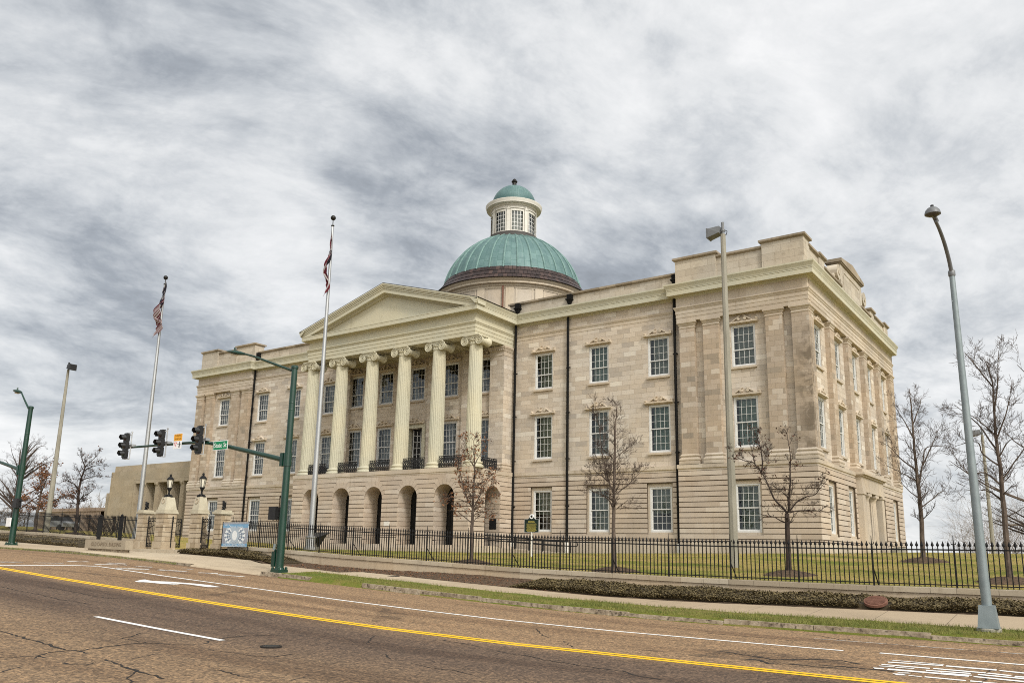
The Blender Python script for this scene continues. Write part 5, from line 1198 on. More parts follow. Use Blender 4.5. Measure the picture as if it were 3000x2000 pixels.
a = OB(); a.box(-42.9, -36.2, 24.3, 26.6, .6, 1.44); a.part('step', m_copestone, r); a = OB(); a.box(-42.9, -36.5, 23.85, 24.3, .6, 1.275); a.part('step', m_copestone, r)
a = OB(); a.box(-36.5, -35.75, 23.95, 24.3, .6, 1.33); a.part('step_end', m_copestone, r)
r = tag(OB().build('garden_path', m_walk)) if False else None
m = MB()
pw = [26.62, 29, 32, 36, 39.7]
for i in range(4):
    m.poly([(-41.8, pw[i], lawnz(-41.8, pw[i])+.03), (-38.4, pw[i], lawnz(-38.4, pw[i])+.03), (-38.4, pw[i+1], lawnz(-38.4, pw[i+1])+.03), (-41.8, pw[i+1], lawnz(-41.8, pw[i+1])+.03)])
tag(m.build('path', m_walk), kind='structure')
# stone sign bench with carved letters
z0 = 1.19
r = root_at('stone_sign', -37.1, 20.85, z0, 'long low grey stone sign block with carved capitals beside the gate steps', 'stone sign')
a = OB(); a.hull8([(-38.7, 20.66, .8), (-35.62, 20.66, .8), (-35.62, 20.9, .8), (-38.7, 20.9, .8), (-38.7, 20.66, 1.45), (-35.62, 20.66, 1.42), (-35.62, 20.9, 1.42), (-38.7, 20.9, 1.45)]); a.part('footing', m_kerb, r)
a = OB(); a.hull8([(-38.92, 20.6, 1.44), (-35.5, 20.6, 1.40), (-35.5, 20.96, 1.40), (-38.92, 20.96, 1.44), (-38.92, 20.6, 1.85), (-35.5, 20.6, 1.81), (-35.5, 20.96, 1.81), (-38.92, 20.96, 1.85)]); a.part('sign_block', M_noise('grey_sign_stone', (.27, .225, .165), (.36, .305, .225), 3, .85, bump=.3), r)
text_obj('carved_letters', 'OLD CAPITOL BUILDING', .24, M_noise('letter_shadow', (.15, .115, .08), (.2, .155, .105), 5, .9), r, (-37.1-r.location.x, 20.594-20.85, 1.625-z0), 2.5)
for x, lb in ((-38.35, 'left'), (-36.55, 'right')):
    a = OB(); y = 22.6; e = root_at('black_post', x*22.6/20.9, y, 1.3, 'square black iron post standing behind the %s part of the stone sign' % lb, 'post', 'black posts behind the stone sign'); xx = x*22.6/20.9
    a.box(xx-.07, xx+.07, y-.07, y+.07, 1.2, 2.95); a.part('shaft', m_black, e); a = OB(); a.box(xx-.09, xx+.09, y-.09, y+.09, 2.95, 3.0); a.lathe([(.05, 0), (.07, .05), (0, .12)], (xx, y, 3.0), 8); a.part('cap', m_black, e)
# banner
bx0, bx1, bz0, bz1, by = -34.15, -32.28, 1.64, 2.76, 24.62
r = root_at('museum_banner', (bx0+bx1)/2, by, 1.2, 'pale blue fabric banner on two iron stakes in front of the fence', 'banner')
a = OB()
for x in (bx0-.06, bx1+.06): a.tube([(x, by, ground(x, by)-.1), (x, by, 2.8)], .022, 6)
a.tube([(bx0-.06, by, 2.76), (bx1+.06, by, 2.76)], .016, 6); a.tube([(bx0-.06, by, 1.63), (bx1+.06, by, 1.63)], .016, 6); a.part('stake_frame', m_black, r)
mb1 = M_noise('banner_blue', (.155, .31, .475), (.20, .37, .53), 2, .7, bump=.02); mb2 = M_noise('banner_pale', (.36, .42, .475), (.46, .52, .57), 1.5, .7, bump=.02); mb3 = M_noise('banner_white', (.70, .72, .72), (.78, .79, .78), 3, .7, bump=.02); mb4 = M_noise('banner_slate', (.15, .19, .25), (.22, .26, .33), 4, .7, bump=.02); mb5 = M_noise('banner_edge', (.26, .27, .30), (.34, .35, .39), 1.4, .7)
a = OB(); a.mi = 0; yy = by-.024
def bq(m, u0, u1, v0, v1, d): m.poly([(bx0+(bx1-bx0)*u, yy-d, bz0+(bz1-bz0)*v) for u, v in ((u0, v0), (u1, v0), (u1, v1), (u0, v1))])
a.box(bx0, bx1, yy, yy+.012, bz0, bz1); a.mi = 4; bq(a, .0, 1, .13, .78, .002); a.mi = 1; bq(a, .14, .86, .13, .78, .004); a.mi = 4; bq(a, 0, 1, .93, .985, .003); a.mi = 2; bq(a, 0, 1, .985, 1.0, .004); bq(a, 0, 1, 0, .02, .004)
cu, cv = .5, .46
def disc(m, ru, rv, d, n=28): m.poly([(bx0+(bx1-bx0)*(cu+ru*math.cos(2*pi*k/n)), yy-d, bz0+(bz1-bz0)*(cv+rv*math.sin(2*pi*k/n))) for k in range(n)])
for s in (-1, 1):
    a.mi = 2
    for k in range(-2, 3): t_ = k*.42; p = [(.20, t_-.09), (.20, t_+.09), (.42, t_+.15), (.42, t_-.15)]; a.poly([(bx0+(bx1-bx0)*(cu+s*rr_*math.cos(an)), yy-.006, bz0+(bz1-bz0)*min(.78, max(.13, cv+rr_*1.0*math.sin(an)))) for rr_, an in p])
    a.mi = 3
    for k in range(-2, 2):
        for q, (rad, sz) in enumerate(((.215, .020), (.285, .030), (.36, .022))):
            an = (k+.5)*.42; u = cu+s*rad*math.cos(an); v = cv+rad*1.05*math.sin(an); bq(a, u-sz*(.9 if q < 2 else .6), u+sz*(.9 if q < 2 else .6), max(.14, v-sz*1.8), min(.77, v+sz*1.8), .009)
a.mi = 1; disc(a, .165, .30, .011); a.mi = 2; disc(a, .10, .20, .013); a.part('fabric', [mb1, mb2, mb3, mb4, mb5], r)
cxb = (bx0+bx1)/2-r.location.x
text_obj('banner_text', 'VISIT A', .11, mb3, r, (cxb-.62, -.034, bz0+.885*(bz1-bz0)-1.2), .42, .001)
text_obj('banner_text', 'National Treasure', .12, mb3, r, (cxb+.06, -.034, bz0+.815*(bz1-bz0)-1.2), .98, .001, shear=.3)
text_obj('banner_text', 'THE OLD CAPITOL MUSEUM', .12, mb3, r, (cxb, -.034, bz0+.07*(bz1-bz0)-1.2), 1.6, .001)
# ------------------------------------------------------------------ street poles and signals
def arm_tube(m, pts, r0, r1, n=10, seg=6):
    """smooth tapered arm through points (Catmull-Rom)"""
    P = [Vector(p) for p in pts]; out = []
    for i in range(len(P)-1):
        a, b, c, d = P[max(i-1, 0)], P[i], P[i+1], P[min(i+2, len(P)-1)]
        for k in range(seg): t = k/seg; out.append(.5*((2*b)+(c-a)*t+(2*a-5*b+4*c-d)*t*t+(3*b-a-3*c+d)*t**3))
    out.append(P[-1]); N = len(out); m.tube(out, [r0+(r1-r0)*k/(N-1) for k in range(N)], n)
SY = 20.4
def cobra(m, gl, a, b, w=.15):
    """cobra-head luminaire from its neck a to its nose b"""
    a, b = Vector(a), Vector(b); d = b-a; L = d.length; d.normalize(); s = Vector((0, 1, 0)); up = s.cross(d); up = up if up.z > 0 else -up
    ring = []
    for k, (q, ww, hu, hd) in enumerate(((0, .05, .05, .05), (.1, .06, .06, .06), (.25, .12, .085, .075), (.5, .165, .10, .085), (.75, .16, .085, .06), (.92, .10, .05, .03), (1, .03, .015, .01))):
        c = a+d*L*q; i = len(m.v)
        for j in range(12):
            an = 2*pi*j/12; h = hu if math.sin(an) > 0 else hd; p = c+s*ww*math.cos(an)+up*h*math.sin(an); m.v.append(tuple(p))
        if k:
            for j in range(12): m.f.append((i-12+j, i-12+(j+1) % 12, i+(j+1) % 12, i+j)); m.m.append(0)
    c = a+d*L*.58-up*.08; n = 14; gl.poly([c+d*L*.26*math.cos(2*pi*k/n)+s*.12*math.sin(2*pi*k/n) for k in range(n)]); c2 = c-up*.05
    for k in range(n):
        f_ = lambda q, cc, e: cc+d*L*.26*e*math.cos(2*pi*q/n)+s*.12*e*math.sin(2*pi*q/n); gl.poly([f_(k, c, 1), f_(k+1, c, 1), f_(k+1, c2, .6), f_(k, c2, .6)])
    gl.poly([f_(k, c2, .6) for k in range(n)])
def signal_pole(px, z0, ztop, arm, lamp, label, zarm, box=None, arm_r=(.10, .045)):
    r = root_at('signal_pole', px, SY, z0, label, 'signal pole')
    a = OB(); a.lathe([(.155, 0), (.15, .5), (.132, 3.2), (.112, ztop-z0-.02), (.112, ztop-z0)], (px, SY, z0), 16)
    for z in (ztop-1.35, ztop-1.62): a.lathe([(.12, 0), (.126, .02), (.12, .04)], (px, SY, z), 16)
    a.part('pole', m_green, r, True)
    a = OB(); a.box(px-.22, px+.22, SY-.22, SY+.22, z0-.05, z0+.05)
    for s in (-1, 1):
        for q in (-1, 1): a.lathe([(.05, .05), (.05, .12), (.03, .15)], (px+s*.17, SY+q*.17, z0), 8)
    a.lathe([(.19, .05), (.17, .12)], (px, SY, z0), 16); a.part('base_plate', m_green, r)
    a = OB(); a.lathe([(.12, 0), (.14, .02), (.14, .10), (.10, .14), (0, .15)], (px, SY, ztop), 16); a.part('pole_cap', m_green, r, True)
    a = OB(); a.box(px-.27, px-.11, SY-.16, SY+.16, zarm-.28, zarm+.22); a.lathe([(.155, -.28), (.155, .22)], (px, SY, zarm), 16)
    for q in (-.11, .11):
        for dz in (-.2, .14): a.lathe([(0, -.02), (.03, -.02), (.03, .02), (0, .03)], (px-.25, SY+q, zarm+dz), 6)
    a.part('arm_flange', m_green, r)
    a = OB(); arm_tube(a, arm, *arm_r, 12); a.part('mast_arm', m_green, r, True)
    a = OB(); arm_tube(a, lamp[:-1], .055, .038, 8); a.part('lamp_arm', m_green, r, True)
    a = OB(); g = OB(); cobra(a, g, lamp[-2], lamp[-1]); a.lathe([(.04, 0), (.04, .10), (.03, .12)], (Vector(lamp[-2])*.42+Vector(lamp[-1])*.58)+Vector((0, 0, .09)), 8); lh = a.part('lamp_head', m_green, r, True); g.part('lamp_lens', m_lampglass, r, False)
    return r
sp = signal_pole(-24.78, .80, 8.35, [(-25.05, SY, 4.88), (-27.4, SY, 5.36), (-29.3, SY, 5.72), (-30.6, SY, 5.86), (-32.5, SY, 5.90), (-36.4, SY, 5.95)], [(-24.95, SY, 8.32), (-26.2, SY, 8.76), (-27.3, SY, 9.15), (-27.95, SY, 9.34), (-29.15, SY, 9.60)], 'tall dark green signal pole with bent mast arm and lamp before the portico', 4.9)
a = OB(); a.box(-25.12, -24.93, SY-.13, SY+.02, .95, 1.5); a.lathe([(.05, 0), (.06, .06), (0, .1)], (-25.0, SY-.06, 1.5), 8); a.part('hand_hole_box', m_green, sp)
a = OB(); a.tube([(-24.98, SY-.16, 1.55), (-24.93, SY-.16, 1.75)], .05, 8); a.part('push_button', m_galv, sp)
lp = signal_pole(-45.72, 1.5, 8.55, [(-46.0, SY, 5.36), (-48.4, SY, 5.86), (-52, SY, 6.5), (-57, SY, 6.9)], [(-45.85, SY, 8.5), (-46.5, SY, 9.05), (-47.05, SY, 9.56), (-47.95, SY, 9.76)], 'dark green signal pole with arm and lamp at the left edge', 5.35)
a = OB(); a.box(-45.95, -45.5, SY-.30, SY-.26, 2.42, 2.86); a.part('sign_plate', m_wht, lp)
a = OB(); a.lathe([(.3, -.4), (.3, .02)], (-45.72, SY, 1.48), 20); a.part('footing', m_conc, lp)
def pedhead(x, y, z, label):
    r = root_at('pedestrian_signal', x, y, z, label, 'pedestrian signal', 'pedestrian signals on the green poles'); a = OB(); a.box(x-.2, x+.17, y-.12, y+.1, z-.23, z+.23); a.box(x-.21, x+.18, y-.16, y-.12, z-.24, z+.24)
    for s in (-1, 1):
        for q in (-.1, .1): a.lathe([(.02, 0), (.03, .02), (.02, .03)], (x+q, y, z+s*.23-(.03 if s < 0 else 0)), 6)
    a.part('housing', m_dark, r); a = OB(); a.tube([(x+.15, y, z+.12), (x+.4, y+.05, z+.12)], .03, 6); a.tube([(x+.15, y, z-.12), (x+.4, y+.05, z-.12)], .03, 6); a.part('bracket', m_dark, r)
pedhead(-25.22, SY-.02, 2.88, 'black pedestrian signal box on the green pole before the portico')
pedhead(-45.42, SY-.1, 3.6, 'black pedestrian signal box on the far left green pole')
# traffic lights
def half_visor(m, x, y, z, r, L):
    n = 14; pts = []
    for k in range(n+1):
        a = -R(35)+(pi+R(70))*k/n; pts.append((math.cos(a), math.sin(a)))
    for (c0, s0), (c1, s1) in zip(pts, pts[1:]):
        l0 = L*(1-.28*(s0 < 0)); l1 = L*(1-.28*(s1 < 0))
        for rr in (r, r*.95): m.poly([(x+rr*c0, y, z+rr*s0), (x+rr*c1, y, z+rr*s1), (x+rr*c1, y-l1, z+rr*s1-.02), (x+rr*c0, y-l0, z+rr*s0-.02)])
lensR, lensY, lensG = (M_noise(n, c, tuple(q*1.3 for q in c), 6, .25, bump=0) for n, c in (('red_lens_off', (.05, .006, .006)), ('amber_lens_off', (.06, .03, .004)), ('green_lens_off', (.004, .035, .025))))
def make_signal():
    r = empty('traffic_light', (0, 0, 0)); a = MB()
    for k in range(3):
        z = -.36+.36*k; a.box(-.145, .145, -.07, .08, z-.174, z+.174); a.box(-.13, .13, .08, .10, z-.15, z+.15)
    a.box(-.12, .12, -.05, .1, -.6, -.53); a.box(-.13, .13, -.05, .1, .53, .57); a.build('housing', m_dark, r)
    for k, lm in ((2, lensR), (1, lensY), (0, lensG)):
        z = -.36+.36*k; a = MB(); half_visor(a, 0, -.07, z, .142, .22); v = a.build('visor', m_vis, r, True)
        a = MB(); a.lathe([(.13, 0), (.115, .02), (.07, .04), (0, .045)], n=18); l = a.build('lens', lm, v); l.location = (0, -.075, z); l.rotation_euler = (R(90), 0, 0)
    a = MB(); a.tube([(.21, .13, -.62), (.21, .13, .58)], .024, 8); a.lathe([(0, 0), (.04, .02), (.04, .06), (0, .09)], (.21, .13, .57), 8)
    for z in (-.6, .5): a.tube([(.11, .03, z), (.21, .13, z)], .02, 6)
    a.box(.12, .36, .10, .30, -.05, .06); a.build('bracket', m_alu, r, True); return r
sig = make_signal()
for i, (x, zc, lb) in enumerate(((-30.15, 5.93, 'nearest the street name sign'), (-32.88, 5.96, 'in the middle of the mast arm'), (-35.65, 5.99, 'at the far tip of the mast arm'))):
    s_ = sig if i == 0 else copy_tree(sig); s_.location = (x, SY-.24, zc); s_.rotation_euler = (0, 0, R(-4))
    tag(s_, 'dark three-lens traffic light seen from the side '+lb, 'traffic light', 'traffic lights on the mast arm')
# signs on the arm
r = root_at('street_name_sign', -28.95, SY-.2, 5.6, 'green State St name sign hung on the bent mast arm', 'street sign')
a = OB(); a.box(-29.42, -28.48, SY-.215, SY-.205, 5.42, 5.80); a.part('edge', m_wht, r); a = OB(); a.box(-29.39, -28.51, SY-.221, SY-.216, 5.445, 5.775); a.part('panel', m_sgreen, r)
text_obj('lettering', 'State St', .27, m_wht, r, (0, -.0225, .01), .80, .001); a = OB(); a.box(-29.0, -28.9, SY-.2, SY+.1, 5.5, 5.84); a.part('clamp', m_alu, r)
r = root_at('yield_sign', -31.98, SY-.16, 5.96, 'orange and white sign plate on the arm between two traffic lights', 'traffic sign')
a = OB(); a.box(-32.27, -31.69, SY-.17, SY-.16, 5.985, 6.28); a.part('orange_plate', m_sorange, r); a = OB(); a.box(-32.27, -31.69, SY-.17, SY-.16, 5.645, 5.975); a.part('white_plate', m_wht, r)
text_obj('lettering', 'TURNING', .1, M_noise('sign_ink', (.12, .05, .01), (.16, .07, .01), 4, .5), r, (0, -.0125, .245), .44, .001); text_obj('lettering', 'VEHICLES', .1, bpy.data.materials['sign_ink'], r, (0, -.0125, .105), .46, .001)
a = OB(); f_ = frF(SY-.1705); tri = lambda k: [(-32.12-.10*k, 5.90+.03*k), (-32.12, 5.77-.10*(k-1)), (-32.12+.10*k, 5.90+.03*k)]
a.mi = 0; a.prism([(-32.22, 5.93), (-32.12, 5.72), (-32.02, 5.93)], f_, 0, .002); a.mi = 1; a.prism([(-32.17, 5.90), (-32.12, 5.79), (-32.07, 5.90)], f_, .002, .004)
a.mi = 2; a.prism([(-31.83+.025*math.cos(k*pi/5), 5.925+.03*math.sin(k*pi/5)) for k in range(10)], f_, 0, .002)
for p in ([(-31.86, 5.89), (-31.80, 5.89), (-31.79, 5.80), (-31.85, 5.79)], [(-31.85, 5.80), (-31.82, 5.80), (-31.87, 5.69), (-31.90, 5.69)], [(-31.82, 5.80), (-31.79, 5.80), (-31.77, 5.69), (-31.80, 5.69)], [(-31.86, 5.88), (-31.84, 5.87), (-31.90, 5.81), (-31.92, 5.82)], [(-31.80, 5.88), (-31.79, 5.86), (-31.74, 5.80), (-31.73, 5.82)]): a.prism(p, f_, 0, .002)
a.part('symbols', [m_sred, m_wht, m_bronze], r); text_obj('lettering', 'TO', .07, m_bronze, r, (.02, -.0125, -.12), .1, .001)
for _o in bpy.data.objects:
    if _o.parent is None and _o.name == 'street_name_sign': _o.location.x += .25
    if _o.parent is None and _o.name == 'yield_sign': _o.location.x += .22
# right street lamp
lx, lz = -2.165, .26
r = root_at('street_lamp', lx, SY, lz, 'tall tapered grey steel street lamp leaning over the kerb at the right', 'street lamp')
a = OB(); a.lathe([(.235, -.3), (.235, .0), (.22, .02)], (lx, SY, lz), 24); a.part('footing', m_conc, r)
a = OB(); s0, s1 = .19, .145; a.box(lx-.2, lx+.2, SY-.2, SY+.2, lz+.02, lz+.04); a.hull8([(lx-s0, SY-s0, lz+.04), (lx+s0, SY-s0, lz+.04), (lx+s0, SY+s0, lz+.04), (lx-s0, SY+s0, lz+.04), (lx-s1, SY-s1, lz+.48), (lx+s1, SY-s1, lz+.48), (lx+s1, SY+s1, lz+.48), (lx-s1, SY+s1, lz+.48)]); a.part('base_cover', m_galv, r)
a = OB(); a.tube([(lx, SY, lz+.45), (lx-.01, SY, lz+1), (lx-.06, SY-.03, 8.05)], [.10, .098, .058], 16); a.part('pole', m_galv, r, True)
a = OB(); a.lathe([(.065, 0), (.075, .02), (.075, .12), (.05, .16)], (lx-.06, SY-.03, 7.98), 12); arm_tube(a, [(lx-.06, SY-.03, 8.05), (lx-.07, SY-.22, 8.33), (lx-.09, SY-.55, 8.61), (lx-.12, SY-.9, 8.82), (lx-.15, SY-1.2, 8.94)], .045, .036, 10); a.part('arm', m_lampgrey, r, True)
hx, hy, hz = lx-.165, SY-1.42, 9.02
a = OB(); a.lathe([(.02, .17), (.045, .16), (.10, .13), (.145, .075), (.163, .015), (.163, -.01), (.145, -.015)][::-1], (hx, hy, hz), 28); a.tube([(hx+.02, hy+.34, hz-.05), (hx, hy+.1, hz+.02)], .05, 8); a.part('lamp_head', m_lampgrey, r, True)
a = OB(); a.lathe([(0, -.06), (.075, -.055), (.125, -.035), (.147, -.012)], (hx, hy, hz), 24); a.part('lamp_lens', M_noise('lamp_lens_glass', (.06, .055, .045), (.12, .11, .09), 8, .2), r, True); a = OB(); a.lathe([(.035, .15), (.035, .205), (.025, .21)], (hx, hy, hz), 12); a.part('photocell', m_dark, r)
# concrete floodlight poles
def flood_pole(x, y, z0, z1, r0, r1, side, label, hz, mh):
    r = root_at('floodlight_pole', x, y, z0, label, 'lamp post', 'concrete floodlight poles on the lawn')
    a = OB(); a.tube([(x, y, z0-.3), (x, y, z1)], [r0, r1], 8, phase=pi/8); a.part('pole', m_conc, r)
    a = OB(); a.tube([(x, y, z1-.05), (x, y, z1+.52)], .06, 10); a.lathe([(.09, 0), (.09, .08)], (x, y, z1+.12), 10); a.part('tenon', m_lampgrey if mh is m_lampgrey else mh, r)
    a = OB(); s = side; q = lambda u, v, w: (x+s*u, y+v, z1+w)
    c = [q(.10, -.2, .05), q(.58, -.22, -.08), q(.58, .22, -.08), q(.10, .2, .05), q(.10, -.16, .34), q(.58, -.22, .30), q(.58, .22, .30), q(.10, .16, .34)]; a.hull8(c); a.hull8([q(.58, -.24, -.10), q(.63, -.24, -.10), q(.63, .24, -.10), q(.58, .24, -.10), q(.58, -.24, .32), q(.63, -.24, .32), q(.63, .24, .32), q(.58, .24, .32)])
    a.tube([q(0, 0, .1), q(.15, 0, .12)], .05, 8); a.part('floodlight', mh, r)
    a = OB(); a.tube([q(-.05, .05, .2), q(-.16, .06, .12), q(-.12, .05, -.02), q(0, .02, -.1)], .015, 6); a.part('cable', m_black, r, True)
flood_pole(-11.45, 30.74, 1.2, 14.5, .165, .10, -1, 'tall pale concrete floodlight pole in front of the right pavilion', 14.5, m_lampgrey)
flood_pole(-57.0, 27.5, 2.2, 13.3, .19, .08, 1, 'tall concrete pole with a black floodlight, left of the museum', 13.3, m_dark)
flood_pole(-5.72, 60, 2.0, 9.6, .13, .085, -1, 'distant reddish pole with a lamp box behind the right-hand trees', 9.6, m_lampgrey)
# flagpoles and limp flags
def flagpole(x, y, z0, ztop, label):
    r = root_at('flagpole', x, y, z0, label, 'flagpole', 'flagpoles either side of the portico path')
    a = OB(); a.tube([(x, y, z0), (x, y, z0+6), (x, y, ztop-.4)], [.145, .125, .06], 18); a.part('pole', m_alu, r, True)
    a = OB(); a.lathe([(.36, -.3), (.36, .08), (.25, .10), (.24, .5), (.27, .53), (.27, .6), (.16, .62)], (x, y, z0), 8); a.part('base', m_alu, r)
    a = OB(); a.tube([(x, y, ztop-.45), (x, y, ztop-.1)], .022, 6); a.lathe([(.06, 0), (.09, .03), (.09, .07), (.05, .1)], (x, y, ztop-.5), 10); a.lathe([(.14*math.sin(k*pi/10)+.0005, -.14*math.cos(k*pi/10)) for k in range(11)], (x, y, ztop), 14); a.part('ball_finial', m_bronze, r, True)
flagpole(-32.06, 28.2, 1.62, 19.0, 'silver flagpole nearer the portico with the dark striped flag')
flagpole(-47.5, 28.2, 2.0, 18.43, 'silver flagpole further left with the red and white striped flag')
def limp_flag(x, y, zt, hoist, fly, side, seed, mats, pick, label, spread=.34):
    rr = random.Random(seed); m = OB(); NU, NV = 42, 22; r = root_at('flag', x, y, zt, label, 'flag')
    V = {}
    for i in range(NU+1):
        for j in range(NV+1):
            f = i/NU; h = j/NV
            drop = hoist*h*(1-.45*f)+fly*.93*f*(1-.10*h)
            env = spread*min(1, .35+f*1.3)*(1-.25*h*f)
            ph = f*4.6*pi+h*1.3+seed*.2
            dx = -.5*spread+env*(.5-.5*math.cos(ph))+.04*math.sin(f*7+h*5+seed); dy = -.10-.04*f+.12*math.sin(ph*.5+h*2)+.04*math.sin(h*9)
            V[i, j] = (x+side*dx, y+dy, zt-drop)
    for i in range(NU):
        for j in range(NV):
            m.mi = pick((i+.5)/NU, (j+.5)/NV); m.poly([V[i, j], V[i+1, j], V[i+1, j+1], V[i, j+1]])
    m.part('cloth', mats, r, False)
fr_, fw_, fb_ = (M_noise(n, c, tuple(q*1.25 for q in c), 3, .85, bump=.05) for n, c in (('flag_red', (.09, .010, .018)), ('flag_white', (.34, .31, .31)), ('flag_navy', (.010, .009, .016))))
def pick_us(f, h):
    if f < .40 and h < .54: return 1 if (int(f*26) % 2 == 0 and int(h*26) % 3 == 0) else 2
    return 0 if int(h*13) % 2 == 0 else 1
def pick_ms(f, h):
    if f < .45 and h < .66:
        d = min(abs(f/.45-h/.66), abs(f/.45-(1-h/.66)))
        return 2 if d < .07 else (1 if d < .13 else 0)
    return 2 if f < .30 else (0 if h < .34 else (1 if h < .62 else 0))
limp_flag(-31.98, 28.05, 18.15, 1.75, 3.2, -1, 1.0, [fr_, fw_, fb_], pick_ms, 'limp dark flag with red, white and navy folds on the nearer flagpole', .27)
limp_flag(-47.42, 28.05, 18.1, 1.75, 3.3, -1, 2.3, [fr_, fw_, fb_], pick_us, 'limp red and white striped flag on the left flagpole', .8)
# historical marker and reading panel
mxx, my, mz = -22.28, 33.2, 1.5
r = root_at('historical_marker', mxx, my, mz, 'dark green cast marker with gold lettering on a white post on the lawn', 'marker sign')
a = OB(); a.tube([(mxx, my, mz-.2), (mxx, my, 2.62)], .042, 10); a.part('post', m_lant, r, True)
f_ = frF(my-.03); shp = [(-.40, 2.61), (.40, 2.61), (.40, 3.20), (.22, 3.21), (.14, 3.27), (.08, 3.36), (-.08, 3.36), (-.14, 3.27), (-.22, 3.21), (-.40, 3.20)]
a = OB(); a.prism([(mxx+u*1.05, 2.985+(z-2.985)*1.05) for u, z in shp], f_, -.05, .0, True); a.part('edge', m_signback, r); a = OB(); a.prism([(mxx+u, z) for u, z in shp], f_, 0, .008); a.part('plate', m_markg, r)
a = OB(); a.prism([(mxx+.115*math.cos(k*pi/10), 3.345+.115*math.sin(k*pi/10)) for k in range(20)], f_, -.04, .012, True); a.part('seal', m_wht, r); a = OB(); a.prism([(mxx+(.08 if k % 2 else .045)*math.cos(k*pi/5), 3.345+(.08 if k % 2 else .045)*math.sin(k*pi/5)) for k in range(10)], f_, .012, .016); a.part('star', m_bronze, r)
a = OB(); rr = random.Random(6)
for k in range(11):
    z = 3.12-.044*k-(.03 if k > 1 else 0); w = (.19 if k < 2 else .30-.03*((k*5) % 3)); u = -w
    while u < w-.02: q = min(w, u+rr.uniform(.02, .06)); a.prism(rect(mxx+u, mxx+q, z-.012, z+.012), f_, .008, .011); u = q+.012
a.part('gold_lettering', m_gold, r)
px_, py_ = -32.45, 29.0
r = root_at('reading_panel', px_, py_, 1.6, 'slanted dark reading panel on a post beside the near flagpole base', 'information panel'); a = OB(); a.box(px_-.05, px_+.05, py_-.05, py_+.05, 1.3, 2.25); a.part('post', m_conc, r)
a = OB(); a.hull8([(px_-.5, py_-.35, 2.18), (px_+.5, py_-.35, 2.18), (px_+.5, py_+.35, 2.42), (px_-.5, py_+.35, 2.42), (px_-.5, py_-.35, 2.22), (px_+.5, py_-.35, 2.22), (px_+.5, py_+.35, 2.46), (px_-.5, py_+.35, 2.46)]); a.hull8([(px_+.05, py_-.05, 1.75), (px_+.1, py_-.05, 1.75), (px_+.1, py_+.05, 1.75), (px_+.05, py_+.05, 1.75), (px_-.1, py_-.2, 2.2), (px_+.45, py_-.2, 2.2), (px_+.45, py_+.2, 2.36), (px_-.1, py_+.2, 2.36)]); a.part('panel', m_bronze, r)
